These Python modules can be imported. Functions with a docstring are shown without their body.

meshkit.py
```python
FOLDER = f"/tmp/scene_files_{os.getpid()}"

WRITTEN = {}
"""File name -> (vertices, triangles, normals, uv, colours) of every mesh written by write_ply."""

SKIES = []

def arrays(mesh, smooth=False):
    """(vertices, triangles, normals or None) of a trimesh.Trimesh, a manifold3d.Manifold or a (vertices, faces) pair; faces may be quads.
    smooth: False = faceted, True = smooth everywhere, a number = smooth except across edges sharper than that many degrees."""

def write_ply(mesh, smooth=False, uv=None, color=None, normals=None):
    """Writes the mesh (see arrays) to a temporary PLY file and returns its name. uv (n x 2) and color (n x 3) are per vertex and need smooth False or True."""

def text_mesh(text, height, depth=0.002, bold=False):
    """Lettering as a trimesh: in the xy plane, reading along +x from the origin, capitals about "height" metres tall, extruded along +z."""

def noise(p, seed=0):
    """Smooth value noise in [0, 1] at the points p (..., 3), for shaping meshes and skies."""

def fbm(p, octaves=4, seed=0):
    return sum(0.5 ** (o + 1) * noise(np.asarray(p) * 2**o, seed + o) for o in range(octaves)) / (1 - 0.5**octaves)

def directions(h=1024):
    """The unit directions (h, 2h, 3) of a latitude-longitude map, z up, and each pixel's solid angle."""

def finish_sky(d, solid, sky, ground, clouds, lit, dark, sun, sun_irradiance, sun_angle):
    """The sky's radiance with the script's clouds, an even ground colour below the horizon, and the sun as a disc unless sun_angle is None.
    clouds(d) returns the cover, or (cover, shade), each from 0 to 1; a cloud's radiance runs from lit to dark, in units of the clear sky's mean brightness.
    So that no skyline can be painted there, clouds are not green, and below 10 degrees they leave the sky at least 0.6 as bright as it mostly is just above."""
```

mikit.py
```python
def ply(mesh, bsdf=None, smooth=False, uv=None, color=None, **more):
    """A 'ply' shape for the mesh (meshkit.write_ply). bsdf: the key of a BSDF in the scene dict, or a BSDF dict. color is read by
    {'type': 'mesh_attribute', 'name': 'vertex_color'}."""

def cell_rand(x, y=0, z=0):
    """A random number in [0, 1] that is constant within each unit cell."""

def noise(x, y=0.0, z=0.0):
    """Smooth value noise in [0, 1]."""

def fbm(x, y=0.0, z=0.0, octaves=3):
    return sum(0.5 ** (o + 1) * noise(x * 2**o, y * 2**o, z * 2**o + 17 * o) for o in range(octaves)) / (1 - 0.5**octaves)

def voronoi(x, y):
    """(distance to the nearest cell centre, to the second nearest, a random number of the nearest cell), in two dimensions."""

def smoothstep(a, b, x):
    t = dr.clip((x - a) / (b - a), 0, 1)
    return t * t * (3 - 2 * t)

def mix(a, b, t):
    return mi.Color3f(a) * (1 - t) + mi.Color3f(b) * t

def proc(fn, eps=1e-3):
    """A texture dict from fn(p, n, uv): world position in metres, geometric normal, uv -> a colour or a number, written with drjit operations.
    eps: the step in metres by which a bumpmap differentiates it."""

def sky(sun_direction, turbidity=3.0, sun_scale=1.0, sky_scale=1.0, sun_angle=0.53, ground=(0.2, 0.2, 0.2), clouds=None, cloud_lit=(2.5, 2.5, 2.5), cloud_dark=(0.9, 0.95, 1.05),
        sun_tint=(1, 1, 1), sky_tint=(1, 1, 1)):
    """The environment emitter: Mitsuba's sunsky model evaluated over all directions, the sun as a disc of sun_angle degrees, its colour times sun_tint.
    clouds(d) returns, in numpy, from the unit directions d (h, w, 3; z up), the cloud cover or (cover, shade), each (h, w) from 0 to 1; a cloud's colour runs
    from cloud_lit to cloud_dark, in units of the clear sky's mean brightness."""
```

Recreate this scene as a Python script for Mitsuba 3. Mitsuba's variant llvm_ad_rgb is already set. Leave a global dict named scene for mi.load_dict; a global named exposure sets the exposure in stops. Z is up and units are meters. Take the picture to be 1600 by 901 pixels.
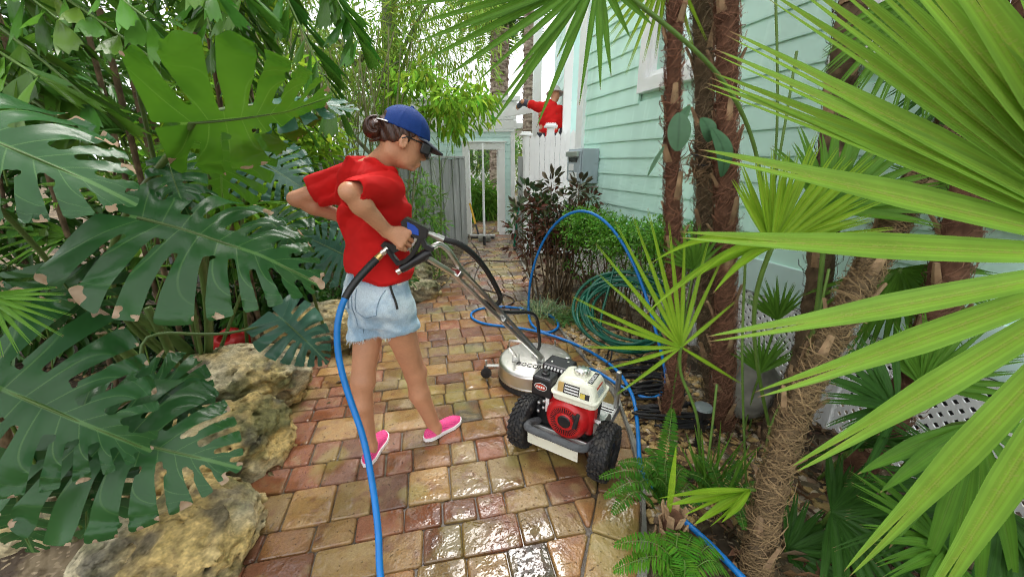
import math, random
import numpy as np, trimesh, shapely
import drjit as dr
import mitsuba as mi
import mikit, meshkit
from mikit import proc, noise, fbm, voronoi, cell_rand, smoothstep, mix
from scipy.spatial import Delaunay
from shapely.geometry import Polygon, Point, LineString, box as sbox
T = mi.ScalarTransform4f

scene, labels = {}, {}
# ---------------------------------------------------------------- camera, sky, exposure
PITCH = math.atan(200 / 600)
scene['camera'] = {'type': 'perspective', 'fov': 2 * math.degrees(math.atan(800 / 600)), 'fov_axis': 'x',
                   'near_clip': 0.02, 'far_clip': 400.0,
                   'to_world': T().look_at(origin=[0, 0, 1.5], target=[0, math.cos(PITCH), 1.5 - math.sin(PITCH)], up=[0, 0, 1])}
scene['sky_light'] = mikit.sky([0.15, 0.42, 0.90], turbidity=3, sun_scale=0.45, sky_scale=1.0, sun_angle=34, sun_tint=(0.86, 0.97, 1.2),
                               clouds=lambda d: 1.0, cloud_lit=(2.6, 2.62, 2.68), cloud_dark=(2.0, 2.05, 2.15), ground=(0.22, 0.21, 0.18))
exposure = 2.8

# ---------------------------------------------------------------- helpers
_count = {}
def fresh(key):
    n = _count.get(key, 0); _count[key] = n + 1
    return key if n == 0 else '%s_%03d' % (key, n)
def thing(name, label, cat, group=None):
    k = fresh(name); labels[k] = {'label': label, 'category': cat}
    if group: labels[k]['group'] = group
    return k
def put(parent, name, mesh, bsdf, smooth=False, uv=None, color=None, label=None, kind=None, **more):
    k = fresh((parent + '__' if parent else '') + name)
    scene[k] = mikit.ply(mesh, bsdf, smooth=smooth, uv=uv, color=color, **more)
    if label or kind:
        labels.setdefault(k, {})
        if label: labels[k]['label'] = label
        if kind: labels[k]['kind'] = kind
    return k
def one(name, mesh, bsdf, label, cat, group=None, kind=None, **kw):
    k = thing(name, label, cat, group)
    if kind: labels[k]['kind'] = kind
    scene[k] = mikit.ply(mesh, bsdf, **kw)
    return k
def structure(name, mesh, bsdf, label=None, kind='structure', **kw):
    k = fresh(name); scene[k] = mikit.ply(mesh, bsdf, **kw); labels[k] = {'kind': kind}
    if label: labels[k]['label'] = label
    return k
A = lambda *v: np.array(v, float)
def nrm(v):
    v = np.asarray(v, float); return v / np.maximum(np.linalg.norm(v, axis=-1, keepdims=True), 1e-12)
class MB:
    def __init__(s): s.v, s.f, s.uv, s.c, s.n = [], [], [], [], 0
    def add(s, v, f, uv=None, c=None):
        v = np.asarray(v, float); f = np.asarray(f, int)
        if f.shape[1] == 4: f = np.vstack([f[:, [0, 1, 2]], f[:, [0, 2, 3]]])
        s.v.append(v); s.f.append(f + s.n); s.n += len(v)
        s.uv.append(np.zeros((len(v), 2)) if uv is None else np.asarray(uv, float))
        s.c.append(np.broadcast_to(np.asarray((1, 1, 1) if c is None else c, float), (len(v), 3)))
        return s
    def addm(s, m, c=None): return s.add(m.vertices, m.faces, c=c)
    def mesh(s): return trimesh.Trimesh(np.vstack(s.v), np.vstack(s.f), process=False)
    def UV(s): return np.vstack(s.uv)
    def C(s): return np.vstack(s.c)
def spline(pts, n=40, closed=False):
    p = np.asarray(pts, float)
    from scipy.interpolate import CubicSpline
    if closed: p = np.vstack([p, p[:1]])
    t = np.concatenate([[0], np.cumsum(np.linalg.norm(np.diff(p, axis=0), axis=1) ** 0.5 + 1e-6)])
    cs = CubicSpline(t, p, bc_type='periodic' if closed else 'natural')
    q = cs(np.linspace(0, t[-1], 6 * n))
    s = np.concatenate([[0], np.cumsum(np.linalg.norm(np.diff(q, axis=0), axis=1))])
    return np.stack([np.interp(np.linspace(0, s[-1], n), s, q[:, i]) for i in range(p.shape[1])], 1)
def tube(points, r, sides=10, caps=True, flat=1.0):
    p = np.asarray(points, float); n = len(p)
    r = np.broadcast_to(np.asarray(r, float), (n,))
    t = nrm(np.gradient(p, axis=0))
    a = np.cross(t[0], [0, 0, 1.0] if abs(t[0][2]) < 0.9 else [1.0, 0, 0]); a = a / np.linalg.norm(a)
    N = np.empty((n, 3)); N[0] = a
    for i in range(1, n):
        a = a - t[i] * (a @ t[i]); a /= np.linalg.norm(a); N[i] = a
    Bn = np.cross(t, N); g = np.arange(sides) * 2 * np.pi / sides
    v = p[:, None] + r[:, None, None] * (np.cos(g)[None, :, None] * N[:, None] + flat * np.sin(g)[None, :, None] * Bn[:, None])
    v = v.reshape(-1, 3); j = np.arange(sides); f = []
    for i in range(n - 1):
        f.append(np.stack([i * sides + j, i * sides + (j + 1) % sides, (i + 1) * sides + (j + 1) % sides, (i + 1) * sides + j], 1))
    f = np.vstack(f); f = np.vstack([f[:, [0, 1, 2]], f[:, [0, 2, 3]]])
    if caps:
        v = np.vstack([v, p[:1], p[-1:]]); c0, c1 = n * sides, n * sides + 1; e = (n - 1) * sides
        f = np.vstack([f, np.stack([(j + 1) % sides, j, j * 0 + c0], 1), np.stack([e + j, e + (j + 1) % sides, j * 0 + c1], 1)])
    return trimesh.Trimesh(v, f, process=False)
def frame(x, up):
    x = nrm(x); z = nrm(np.asarray(up, float) - x * (np.asarray(up, float) @ x)); y = np.cross(z, x)
    return np.stack([x, y, z], 1)
def bevbox(sx, sy, sz, b=0.004):
    """box centred on the origin with chamfered edges"""
    import manifold3d as m3
    b = max(min(b, 0.45 * min(sx, sy, sz)), 1e-5); pts = []
    for i in (-1, 1):
        for j in (-1, 1):
            for k in (-1, 1):
                X, Y, Z = i * sx / 2, j * sy / 2, k * sz / 2
                pts += [(X - i * b, Y - j * b, Z), (X - i * b, Y, Z - k * b), (X, Y - j * b, Z - k * b)]
    m = m3.Manifold.hull_points(np.array(pts)).to_mesh()
    return trimesh.Trimesh(m.vert_properties[:, :3], m.tri_verts, process=False)
def place(m, M=None, t=(0, 0, 0)):
    v = np.asarray(m.vertices); v = (v @ np.asarray(M, float).T if M is not None else v) + np.asarray(t, float)
    f = np.asarray(m.faces)
    if M is not None and np.linalg.det(M) < 0: f = f[:, ::-1]
    return trimesh.Trimesh(v, f, process=False)
def beam(p, q, w, h, up=(0, 0, 1), b=0.003):
    """bevelled bar from p to q, w across, h along up"""
    p, q = np.asarray(p, float), np.asarray(q, float); d = q - p
    return place(bevbox(np.linalg.norm(d), w, h, b), frame(d, up), (p + q) / 2)
def cat(*ms): return trimesh.util.concatenate([m for m in ms])
def rotz(a): c, s = math.cos(a), math.sin(a); return A([c, -s, 0], [s, c, 0], [0, 0, 1])
def rotax(ax, a):
    x, y, z = nrm(ax); c, s = math.cos(a), math.sin(a); C = 1 - c
    return A([x*x*C+c, x*y*C-z*s, x*z*C+y*s], [y*x*C+z*s, y*y*C+c, y*z*C-x*s], [z*x*C-y*s, z*y*C+x*s, z*z*C+c])
def lathe(prof, n=32):
    return trimesh.creation.revolve(np.asarray(prof, float), sections=n)
def prism(poly, depth, M=None, t=(0, 0, 0)):
    m = trimesh.creation.extrude_polygon(poly if isinstance(poly, Polygon) else Polygon(poly), depth, engine='earcut')
    return place(m, M, t)
def surfnet(fn, lo, hi, h):
    """surface net of fn(p) < 0"""
    lo, hi = np.asarray(lo, float), np.asarray(hi, float); n = np.ceil((hi - lo) / h).astype(int) + 1
    ax = [lo[i] + h * np.arange(n[i]) for i in range(3)]
    F = np.empty(n, np.float32)
    YZ = np.stack(np.meshgrid(ax[1], ax[2], indexing='ij'), -1).reshape(-1, 2)
    step = max(1, 400000 // len(YZ))
    for i in range(0, n[0], step):
        xs = ax[0][i:i + step]
        P = np.concatenate([np.repeat(xs, len(YZ))[:, None], np.tile(YZ, (len(xs), 1))], 1)
        F[i:i + step] = fn(P).reshape(len(xs), n[1], n[2])
    S = F < 0; cells = np.zeros(n - 1, bool)
    c8 = [S[a:n[0]-1+a, b:n[1]-1+b, c:n[2]-1+c] for a in (0, 1) for b in (0, 1) for c in (0, 1)]
    s = sum(x.astype(np.int8) for x in c8); cells = (s > 0) & (s < 8)
    idx = -np.ones(cells.shape, int); ijk = np.argwhere(cells); idx[cells] = np.arange(len(ijk))
    acc = np.zeros((len(ijk), 3)); cnt = np.zeros(len(ijk))
    corners = [(a, b, c) for a in (0, 1) for b in (0, 1) for c in (0, 1)]
    for a in corners:
        for k in range(3):
            if a[k] == 0:
                b = list(a); b[k] = 1
                fa = F[tuple((ijk + a).T)]; fb = F[tuple((ijk + b).T)]; m = (fa < 0) != (fb < 0)
                t = np.where(m, fa / np.where(m, fa - fb, 1), 0); pt = np.tile(np.array(a, float), (len(ijk), 1)); pt[:, k] += t
                acc += np.where(m[:, None], pt, 0); cnt += m
    V = lo + h * (ijk + acc / cnt[:, None]); faces = []
    for k in range(3):
        u, w = (k + 1) % 3, (k + 2) % 3
        sl0 = [slice(1, -1)] * 3; sl1 = [slice(1, -1)] * 3; sl0[k] = slice(0, -1); sl1[k] = slice(1, None)
        a, b = S[tuple(sl0)], S[tuple(sl1)]
        for flip in (False, True):
            e = np.argwhere((a & ~b) if not flip else (~a & b))
            off = np.ones(3, int); off[k] = 0; e = e + off
            du = np.zeros(3, int); du[u] = 1; dw = np.zeros(3, int); dw[w] = 1
            q = [idx[tuple((e - du - dw).T)], idx[tuple((e - dw).T)], idx[tuple(e.T)], idx[tuple((e - du).T)]]
            q = np.stack(q if not flip else q[::-1], 1); faces.append(q)
    Q = np.vstack(faces); Q = Q[(Q >= 0).all(1)]
    m = trimesh.Trimesh(V, np.vstack([Q[:, [0, 1, 2]], Q[:, [0, 2, 3]]]), process=False)
    m.remove_unreferenced_vertices()
    return m
def smin(a, b, k):
    h = np.clip(0.5 + 0.5 * (b - a) / k, 0, 1); return b * (1 - h) + a * h - k * h * (1 - h)
def smax(a, b, k): return -smin(-a, -b, k)
def capsule(P, a, b, ra, rb):
    a, b = np.asarray(a, float), np.asarray(b, float); ab = b - a
    t = np.clip((P - a) @ ab / (ab @ ab), 0, 1)
    return np.linalg.norm(P - a - t[:, None] * ab, axis=1) - (ra + (rb - ra) * t)
def ellipsoid(P, c, M, r):
    q = (P - np.asarray(c)) @ M / np.asarray(r); k = np.linalg.norm(q, axis=1)
    return (k - 1) * np.min(r)
def pnoise(P, f, seed=0, o=3): return meshkit.fbm(P * f, o, seed) - 0.5
def relax(m, it=4):
    import scipy.sparse as sp
    v, f = np.array(m.vertices), np.array(m.faces); n = len(v)
    e = np.unique(np.sort(np.vstack([f[:, [0, 1]], f[:, [1, 2]], f[:, [2, 0]]]), 1), axis=0); e = e[e[:, 0] != e[:, 1]]
    M = sp.coo_matrix((np.ones(2 * len(e)), (np.r_[e[:, 0], e[:, 1]], np.r_[e[:, 1], e[:, 0]])), shape=(n, n)).tocsr()
    d = np.maximum(np.asarray(M.sum(1)).ravel(), 1)[:, None]
    for k in range(it):
        for w in (0.5, -0.53): v = v + w * (M @ v / d - v)
    return trimesh.Trimesh(v, f, process=False)

# ---------------------------------------------------------------- materials
def rgb(c): return {'type': 'rgb', 'value': list(map(float, c))}
def mat(name, color, rough=0.5, spec=0.5, metal=0.0, coat=0.0, coat_g=0.9, sheen=0.0, bump=None, bscale=1.0, eps=1e-3):
    b = {'type': 'principled', 'base_color': color if isinstance(color, dict) else rgb(color), 'roughness': rough if not callable(rough) else proc(rough),
         'specular': spec, 'metallic': metal}
    if coat: b['clearcoat'] = coat; b['clearcoat_gloss'] = coat_g
    if sheen: b['sheen'] = sheen
    if bump is not None: b = {'type': 'bumpmap', 'arbitrary': proc(bump, eps), 'scale': bscale, 'bsdf': b}
    scene[name] = {'type': 'twosided', 'bsdf': b}
    return name
VC = {'type': 'mesh_attribute', 'name': 'vertex_color'}
def leafmat(name, color, trans=0.7, gloss=0.0, alpha=0.25):
    thin = {'type': 'principledthin', 'base_color': color if isinstance(color, dict) else rgb(color), 'roughness': 0.5, 'diff_trans': trans, 'spec_trans': 0.0}
    if gloss <= 0: scene[name] = thin; return name
    scene[name] = {'type': 'blendbsdf', 'weight': gloss, 'a': thin,
                   'b': {'type': 'twosided', 'bsdf': {'type': 'principled', 'base_color': color if isinstance(color, dict) else rgb(color), 'roughness': alpha, 'specular': 0.55}}}
    return name
def tint(base, amt, sc):
    return proc(lambda p, n, uv: mi.Color3f(base) * (1 + amt * (2 * fbm(p.x * sc, p.y * sc, p.z * sc) - 1)))

leafmat('leaf_soft', VC, 0.75)
leafmat('leaf_glossy', VC, 0.45, 0.45, 0.22)
leafmat('leaf_waxy', VC, 0.35, 0.55, 0.3)
mat('painted', VC, 0.5)
mat('matte_colour', VC, 0.85, 0.3)
mat('white_paint', tint((0.78, 0.80, 0.80), 0.06, 3.0), 0.45)
mat('steel', (0.75, 0.73, 0.70), 0.22, metal=1.0)
mat('brushed_steel', (0.78, 0.76, 0.71), 0.34, metal=1.0, bump=lambda p, n, uv: 0.00006 * noise(p.x * 40, p.y * 40, p.z * 900))
mat('zinc', (0.55, 0.55, 0.53), 0.4, metal=1.0)
mat('brass', (0.70, 0.50, 0.20), 0.3, metal=1.0)
mat('black_rubber', proc(lambda p, n, uv: mix((0.016, 0.016, 0.017), (0.07, 0.062, 0.05), smoothstep(0.45, 0.85, fbm(p.x * 40, p.y * 40, p.z * 40)))), 0.6, 0.4)
mat('black_plastic', (0.015, 0.015, 0.017), 0.32, 0.5)
mat('black_satin', (0.012, 0.012, 0.013), 0.4, 0.5)
mat('dark_void', (0.01, 0.01, 0.01), 0.9)  # near-black: plain black parts, and shade inside openings

# ---------------------------------------------------------------- ground
rng = np.random.default_rng(11)
def soil(p, n, uv):
    a = fbm(p.x * 9, p.y * 9, 0, 4); b = noise(p.x * 70, p.y * 70)
    return mix(mix((0.055, 0.040, 0.026), (0.16, 0.125, 0.075), smoothstep(0.35, 0.7, a)), (0.24, 0.19, 0.12), smoothstep(0.72, 0.9, b))
mat('soil', proc(soil), 0.8, 0.3, bump=lambda p, n, uv: 0.012 * noise(p.x * 55, p.y * 55) + 0.02 * noise(p.x * 16, p.y * 16))
gx = np.concatenate([[-80, -40, -20, -10], np.linspace(-6, 5, 111), [8, 16, 40, 80]])
gy = np.concatenate([[-40, -10, -3], np.linspace(-0.5, 11, 116), [14, 20, 40, 90]])
X, Y = np.meshgrid(gx, gy, indexing='ij')
PATH_L = [(-1.118, 1.037, 0), (-1.182, 1.168, 0), (-1.254, 1.354, 0), (-1.385, 1.586, 0), (-1.544, 1.942, 0), (-1.608, 2.582, 0), (-1.408, 3.211, 0), (-1.102, 3.857, 0), (-0.8718, 4.513, 0), (-0.8426, 5.77, 0), (-0.8547, 7.222, 0), (-0.8792, 8.469, 0), (-0.9, 9.5, 0), (-0.95, 13, 0)]
PATH_R = [(0.4667, 1.037, 0), (0.5457, 1.226, 0), (0.6207, 1.463, 0), (0.6656, 1.775, 0), (0.6847, 2.206, 0), (0.6091, 2.582, 0), (0.4843, 3.104, 0), (0.3445, 3.857, 0), (0.2336, 4.777, 0), (0.1228, 5.972, 0), (0, 7.468, 0), (0.0, 9.5, 0), (0.1, 13, 0)]
LEFT = spline(PATH_L, 60)[:, :2]; RIGHT = spline(PATH_R, 90)[:, :2]
LEFT = np.vstack([[LEFT[0] + (0.1, -1.5)], LEFT]); RIGHT = np.vstack([[RIGHT[0] + (-0.28, -1.5)], RIGHT])
path_poly = Polygon(np.vstack([LEFT, RIGHT[::-1]])).buffer(0)
pts = np.stack([X.ravel(), Y.ravel()], 1)
inside = shapely.contains_xy(path_poly.buffer(0.06), pts[:, 0], pts[:, 1])
dist = shapely.distance(path_poly, shapely.points(pts))
Z = np.where(inside, -0.07, -0.05 + 0.05 * (meshkit.fbm(np.c_[pts * 2.2, 0 * pts[:, :1]], 3, 5) - 0.45) + 0.03 * np.clip(dist, 0, 1))
Z = np.where((np.abs(pts[:, 0]) > 6) | (pts[:, 1] > 11) | (pts[:, 1] < -0.5), -0.06, Z)
ny = len(gy); i, j = np.meshgrid(np.arange(len(gx) - 1), np.arange(ny - 1), indexing='ij')
q = np.stack([i * ny + j, (i + 1) * ny + j, (i + 1) * ny + j + 1, i * ny + j + 1], -1).reshape(-1, 4)
structure('ground', MB().add(np.c_[pts, Z], q).mesh(), 'soil', smooth=True)
def ground_z(x, y):
    P = np.array([[x, y]]); d = shapely.distance(path_poly, shapely.points(P))
    return float(-0.05 + 0.05 * (meshkit.fbm(np.c_[P * 2.2, [[0]]], 3, 5)[0] - 0.45) + 0.03 * np.clip(d[0], 0, 1))

# ---------------------------------------------------------------- the paver path
def wet(p):
    core = smoothstep(1.2, 0.3, dr.sqrt(dr.square((p.x + 0.1) / 0.9) + dr.square((p.y - 3.0) / 1.3)))
    return smoothstep(0.44, 0.60, 0.4 * fbm(p.x * 3.1, p.y * 3.1, 3.0, 3) + 0.6 * noise(p.x * 7.5, p.y * 7.5, 5.0) + 0.26 * core)
def pits(p):
    a, b, w = voronoi(p.x * 38 + 1.5 * noise(p.x * 30, p.y * 30), p.y * 38 + 1.5 * noise(p.x * 30, p.y * 30, 3.0)); s_ = -0.02 + 0.15 * w
    return smoothstep(s_ + 0.06, s_, a + 0.1 * (noise(p.x * 300, p.y * 300) - 0.5)) * dr.select(w > 0.62, 0.8, 0.0)
def paver_col(p, n, uv):
    k = dr.floor(uv.x); r = dr.floor(uv.y) / 10.0
    c = mix((0.46, 0.275, 0.105), (0.40, 0.165, 0.07), smoothstep(0.5, 1.5, k))
    c = mix(c, (0.30, 0.095, 0.055), smoothstep(1.5, 2.5, k))
    c = mix(c, (0.24, 0.145, 0.085), smoothstep(2.5, 3.5, k))
    c = mix(c, (0.50, 0.335, 0.10), smoothstep(3.5, 4.5, k))
    c = mix(c, (0.22, 0.17, 0.125), smoothstep(4.5, 5.5, k))
    c = mix(c, (0.10, 0.095, 0.075), smoothstep(5.5, 6.5, k))
    c = mix(c, (0.37, 0.255, 0.20), smoothstep(6.5, 7.5, k))
    a = fbm(p.x * 13, p.y * 13, uv.y, 3)
    c = mix(c, mi.Color3f(0.26, 0.12, 0.075), 0.75 * smoothstep(0.48, 0.75, a))
    c = mix(c, mi.Color3f(0.45, 0.34, 0.17), 0.5 * smoothstep(0.5, 0.25, a))
    g = noise(p.x * 260, p.y * 260); pit = pits(p)
    c = c * mi.Color3f(0.70, 0.67, 0.63) * (0.66 + 0.55 * r + 0.35 * (g - 0.5))
    moss = smoothstep(0.56, 0.72, fbm(p.x * 4.2, p.y * 4.2, 9.0, 3))
    c = mix(c, mi.Color3f(0.30, 0.27, 0.075), 0.45 * moss)
    return mix(c * (1 - 0.7 * pit), c * 0.72, 0.55 * wet(p))
def paver_rough(p, n, uv):
    return 0.46 - 0.37 * wet(p) + 0.10 * (noise(p.x * 120, p.y * 120) - 0.5)
def paver_bump(p, n, uv):
    w = wet(p)
    return (0.0042 - 0.0022 * w) * fbm(p.x * 45, p.y * 45, 0, 3) + 0.0016 * noise(p.x * 170, p.y * 170) * (1 - 0.8 * w) + 0.003 * w * noise(p.x * 17, p.y * 17) - 0.0025 * pits(p)
mat('paver_stone', proc(paver_col), paver_rough, 0.75, bump=paver_bump, eps=2e-3, coat=0.3, coat_g=0.96)
def joint_col(p, n, uv): return mix((0.055, 0.042, 0.030), (0.12, 0.09, 0.06), noise(p.x * 60, p.y * 60))
mat('joint_sand', proc(joint_col), lambda p, n, uv: 0.5 - 0.44 * wet(p), 0.7, bump=lambda p, n, uv: 0.002 * noise(p.x * 90, p.y * 90) * (1 - wet(p)), coat=0.4)
tri = trimesh.creation.extrude_polygon(path_poly.buffer(0.02), 0.04, engine='earcut')
structure('path', place(tri, t=(0, 0, -0.055)), 'joint_sand')
def paver_mesh(poly, z, tilt):
    poly = poly.simplify(0.0015)
    r = np.array(poly.exterior.coords)[:-1]
    if not poly.exterior.is_ccw: r = r[::-1]
    L = np.concatenate([[0], np.cumsum(np.linalg.norm(np.diff(np.vstack([r, r[:1]]), axis=0), axis=1))])
    c = r.mean(0); n = len(r); d = c - r; ld = np.linalg.norm(d, axis=1, keepdims=True); d = d / ld
    zt = lambda q: z + (q - c) @ tilt
    rings = [(r, -0.05 + 0 * r[:, 0]), (r, zt(r) - 0.010), (r + d * 0.0035, zt(r) - 0.0035), (r + d * np.minimum(0.010, 0.3 * ld), zt(r)), (r + d * np.minimum(0.045, 0.6 * ld), zt(r) + 0.0012)]
    v = np.vstack([np.c_[a, b] for a, b in rings] + [[[c[0], c[1], z + 0.0015]]]); j = np.arange(n); f = []
    for k in range(4):
        a, b = k * n + j, k * n + (j + 1) % n
        f += [np.stack([a, b, b + n], 1), np.stack([a, b + n, a + n], 1)]
    f.append(np.stack([4 * n + j, 4 * n + (j + 1) % n, 0 * j + 5 * n], 1))
    return v, np.vstack(f), c
U = A(0.975, 0.22); V = A(-0.22, 0.975)
def wob(p):  # gentle irregularity of the courses
    p = np.asarray(p, float); q = np.c_[p * 2.3, 0 * p[:, :1]]
    return p + 0.014 * np.c_[meshkit.noise(q, 3) - 0.5, meshkit.noise(q, 4) - 0.5]
inner_R = [RIGHT[k] for k in range(len(RIGHT))]
tan = nrm(np.gradient(RIGHT, axis=0)); nor = np.c_[-tan[:, 1], tan[:, 0]]
wb = 0.20 * np.clip((3.1 - RIGHT[:, 1]) / 0.6, 0, 1) + 0.0
INNER = RIGHT + nor * np.maximum(wb, 0.0)[:, None]
field = Polygon(np.vstack([LEFT, INNER[::-1]])).buffer(0)
cells = []
v0 = -0.2
while v0 < 12.5:
    far = v0 > 5.2
    hgt = 0.115 if far else (0.165 if rng.random() < 0.55 else (0.215 if rng.random() < 0.6 else 0.125))
    u0 = -3 + rng.random() * 0.2
    while u0 < 4.2:
        w = 0.225 if far else rng.choice([0.135, 0.165, 0.20, 0.255], p=[0.25, 0.35, 0.25, 0.15])
        gap = 0.0028
        rect = np.array([[u0 + gap, v0 + gap], [u0 + w - gap, v0 + gap], [u0 + w - gap, v0 + hgt - gap], [u0 + gap, v0 + hgt - gap]])
        if not far: rect += rng.uniform(-0.004, 0.004, rect.shape)
        P2 = wob(rect[:, :1] * U + rect[:, 1:] * V)
        cells.append(Polygon(P2)); u0 += w
    v0 += hgt
pavers = []
for c in cells:
    if not c.intersects(field): continue
    g = c.intersection(field.buffer(-0.002))
    if g.geom_type != 'Polygon' or g.area < 0.004: continue
    pavers.append((g, 0))
s = np.concatenate([[0], np.cumsum(np.linalg.norm(np.diff(RIGHT, axis=0), axis=1))]); at = 0.1
while at < s[-1] and np.interp(at, s, RIGHT[:, 1]) < 3.0:
    l = rng.choice([0.19, 0.24, 0.16]); e = []
    for k in (at + 0.004, at + l - 0.004):
        o = A(np.interp(k, s, RIGHT[:, 0]), np.interp(k, s, RIGHT[:, 1])); i_ = A(np.interp(k, s, INNER[:, 0]), np.interp(k, s, INNER[:, 1]))
        e += [o, i_]
    pavers.append((Polygon([e[0], e[2], e[3] + (e[2] - e[3]) * 0.03, e[1] + (e[0] - e[1]) * 0.03]).buffer(0), 1)); at += l
rounded = []
for g, b in pavers:
    r = 0.013 if g.centroid.y < 5.2 else 0.006
    h = g.buffer(-r, quad_segs=3).buffer(r * 0.98, quad_segs=3)
    if h.geom_type == 'Polygon' and h.area > 0.003: rounded.append((h, b))
def seen(g):  # size in the view: nearer is larger; what lies out of the frame last
    c = g.centroid; d = 0.95 * c.y + 0.474
    if c.y < 0.9 or abs(c.x) / d > 1.36: return 0
    return g.area * 1.5 / d ** 3
rounded.sort(key=lambda t: -seen(t[0]))
rest = MB()
for k, (g, b) in enumerate(rounded):
    cx, cy = g.centroid.x, g.centroid.y
    v, f, c = paver_mesh(g, rng.uniform(-0.003, 0.003), rng.uniform(-0.018, 0.018, 2))
    pick = rng.choice(7, p=[0.27, 0.20, 0.15, 0.11, 0.16, 0.09, 0.02])
    if b: pick = rng.choice([1, 5, 0, 3], p=[0.35, 0.25, 0.25, 0.15])
    if cy > 3.7: pick = rng.choice([1, 3, 5, 2, 7], p=[0.14, 0.1, 0.15, 0.06, 0.55])
    elif cx < -0.95 and rng.random() < 0.55: pick = rng.choice([2, 3, 6], p=[0.6, 0.3, 0.1])
    uv = np.c_[pick + 0.5 + 0.4 * (v[:, 0] - c[0]), rng.integers(2, 10) + 0.5 + 0.4 * (v[:, 1] - c[1])]
    if k < 300: put('path', 'paver', MB().add(v, f).mesh(), 'paver_stone', uv=uv)
    else: rest.add(v, f, uv)
put('path', 'paver', rest.mesh(), 'paver_stone', uv=rest.UV(), kind='stuff')
mat('concrete', tint((0.20, 0.195, 0.165), 0.6, 14), 0.8, 0.3, bump=lambda p, n, uv: 0.003 * fbm(p.x * 60, p.y * 60, p.z * 60))
o = RIGHT[:50]; to = nrm(np.gradient(o, axis=0)); no = np.c_[to[:, 1], -to[:, 0]]
ring = np.vstack([o + no * 0.006, (o + no * (0.032 + 0.012 * np.sin(np.arange(50) * 1.3))[:, None])[::-1]])
structure('path_kerb', place(prism(Polygon(ring).buffer(0), 0.05), t=(0, 0, -0.052)), 'concrete')

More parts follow.
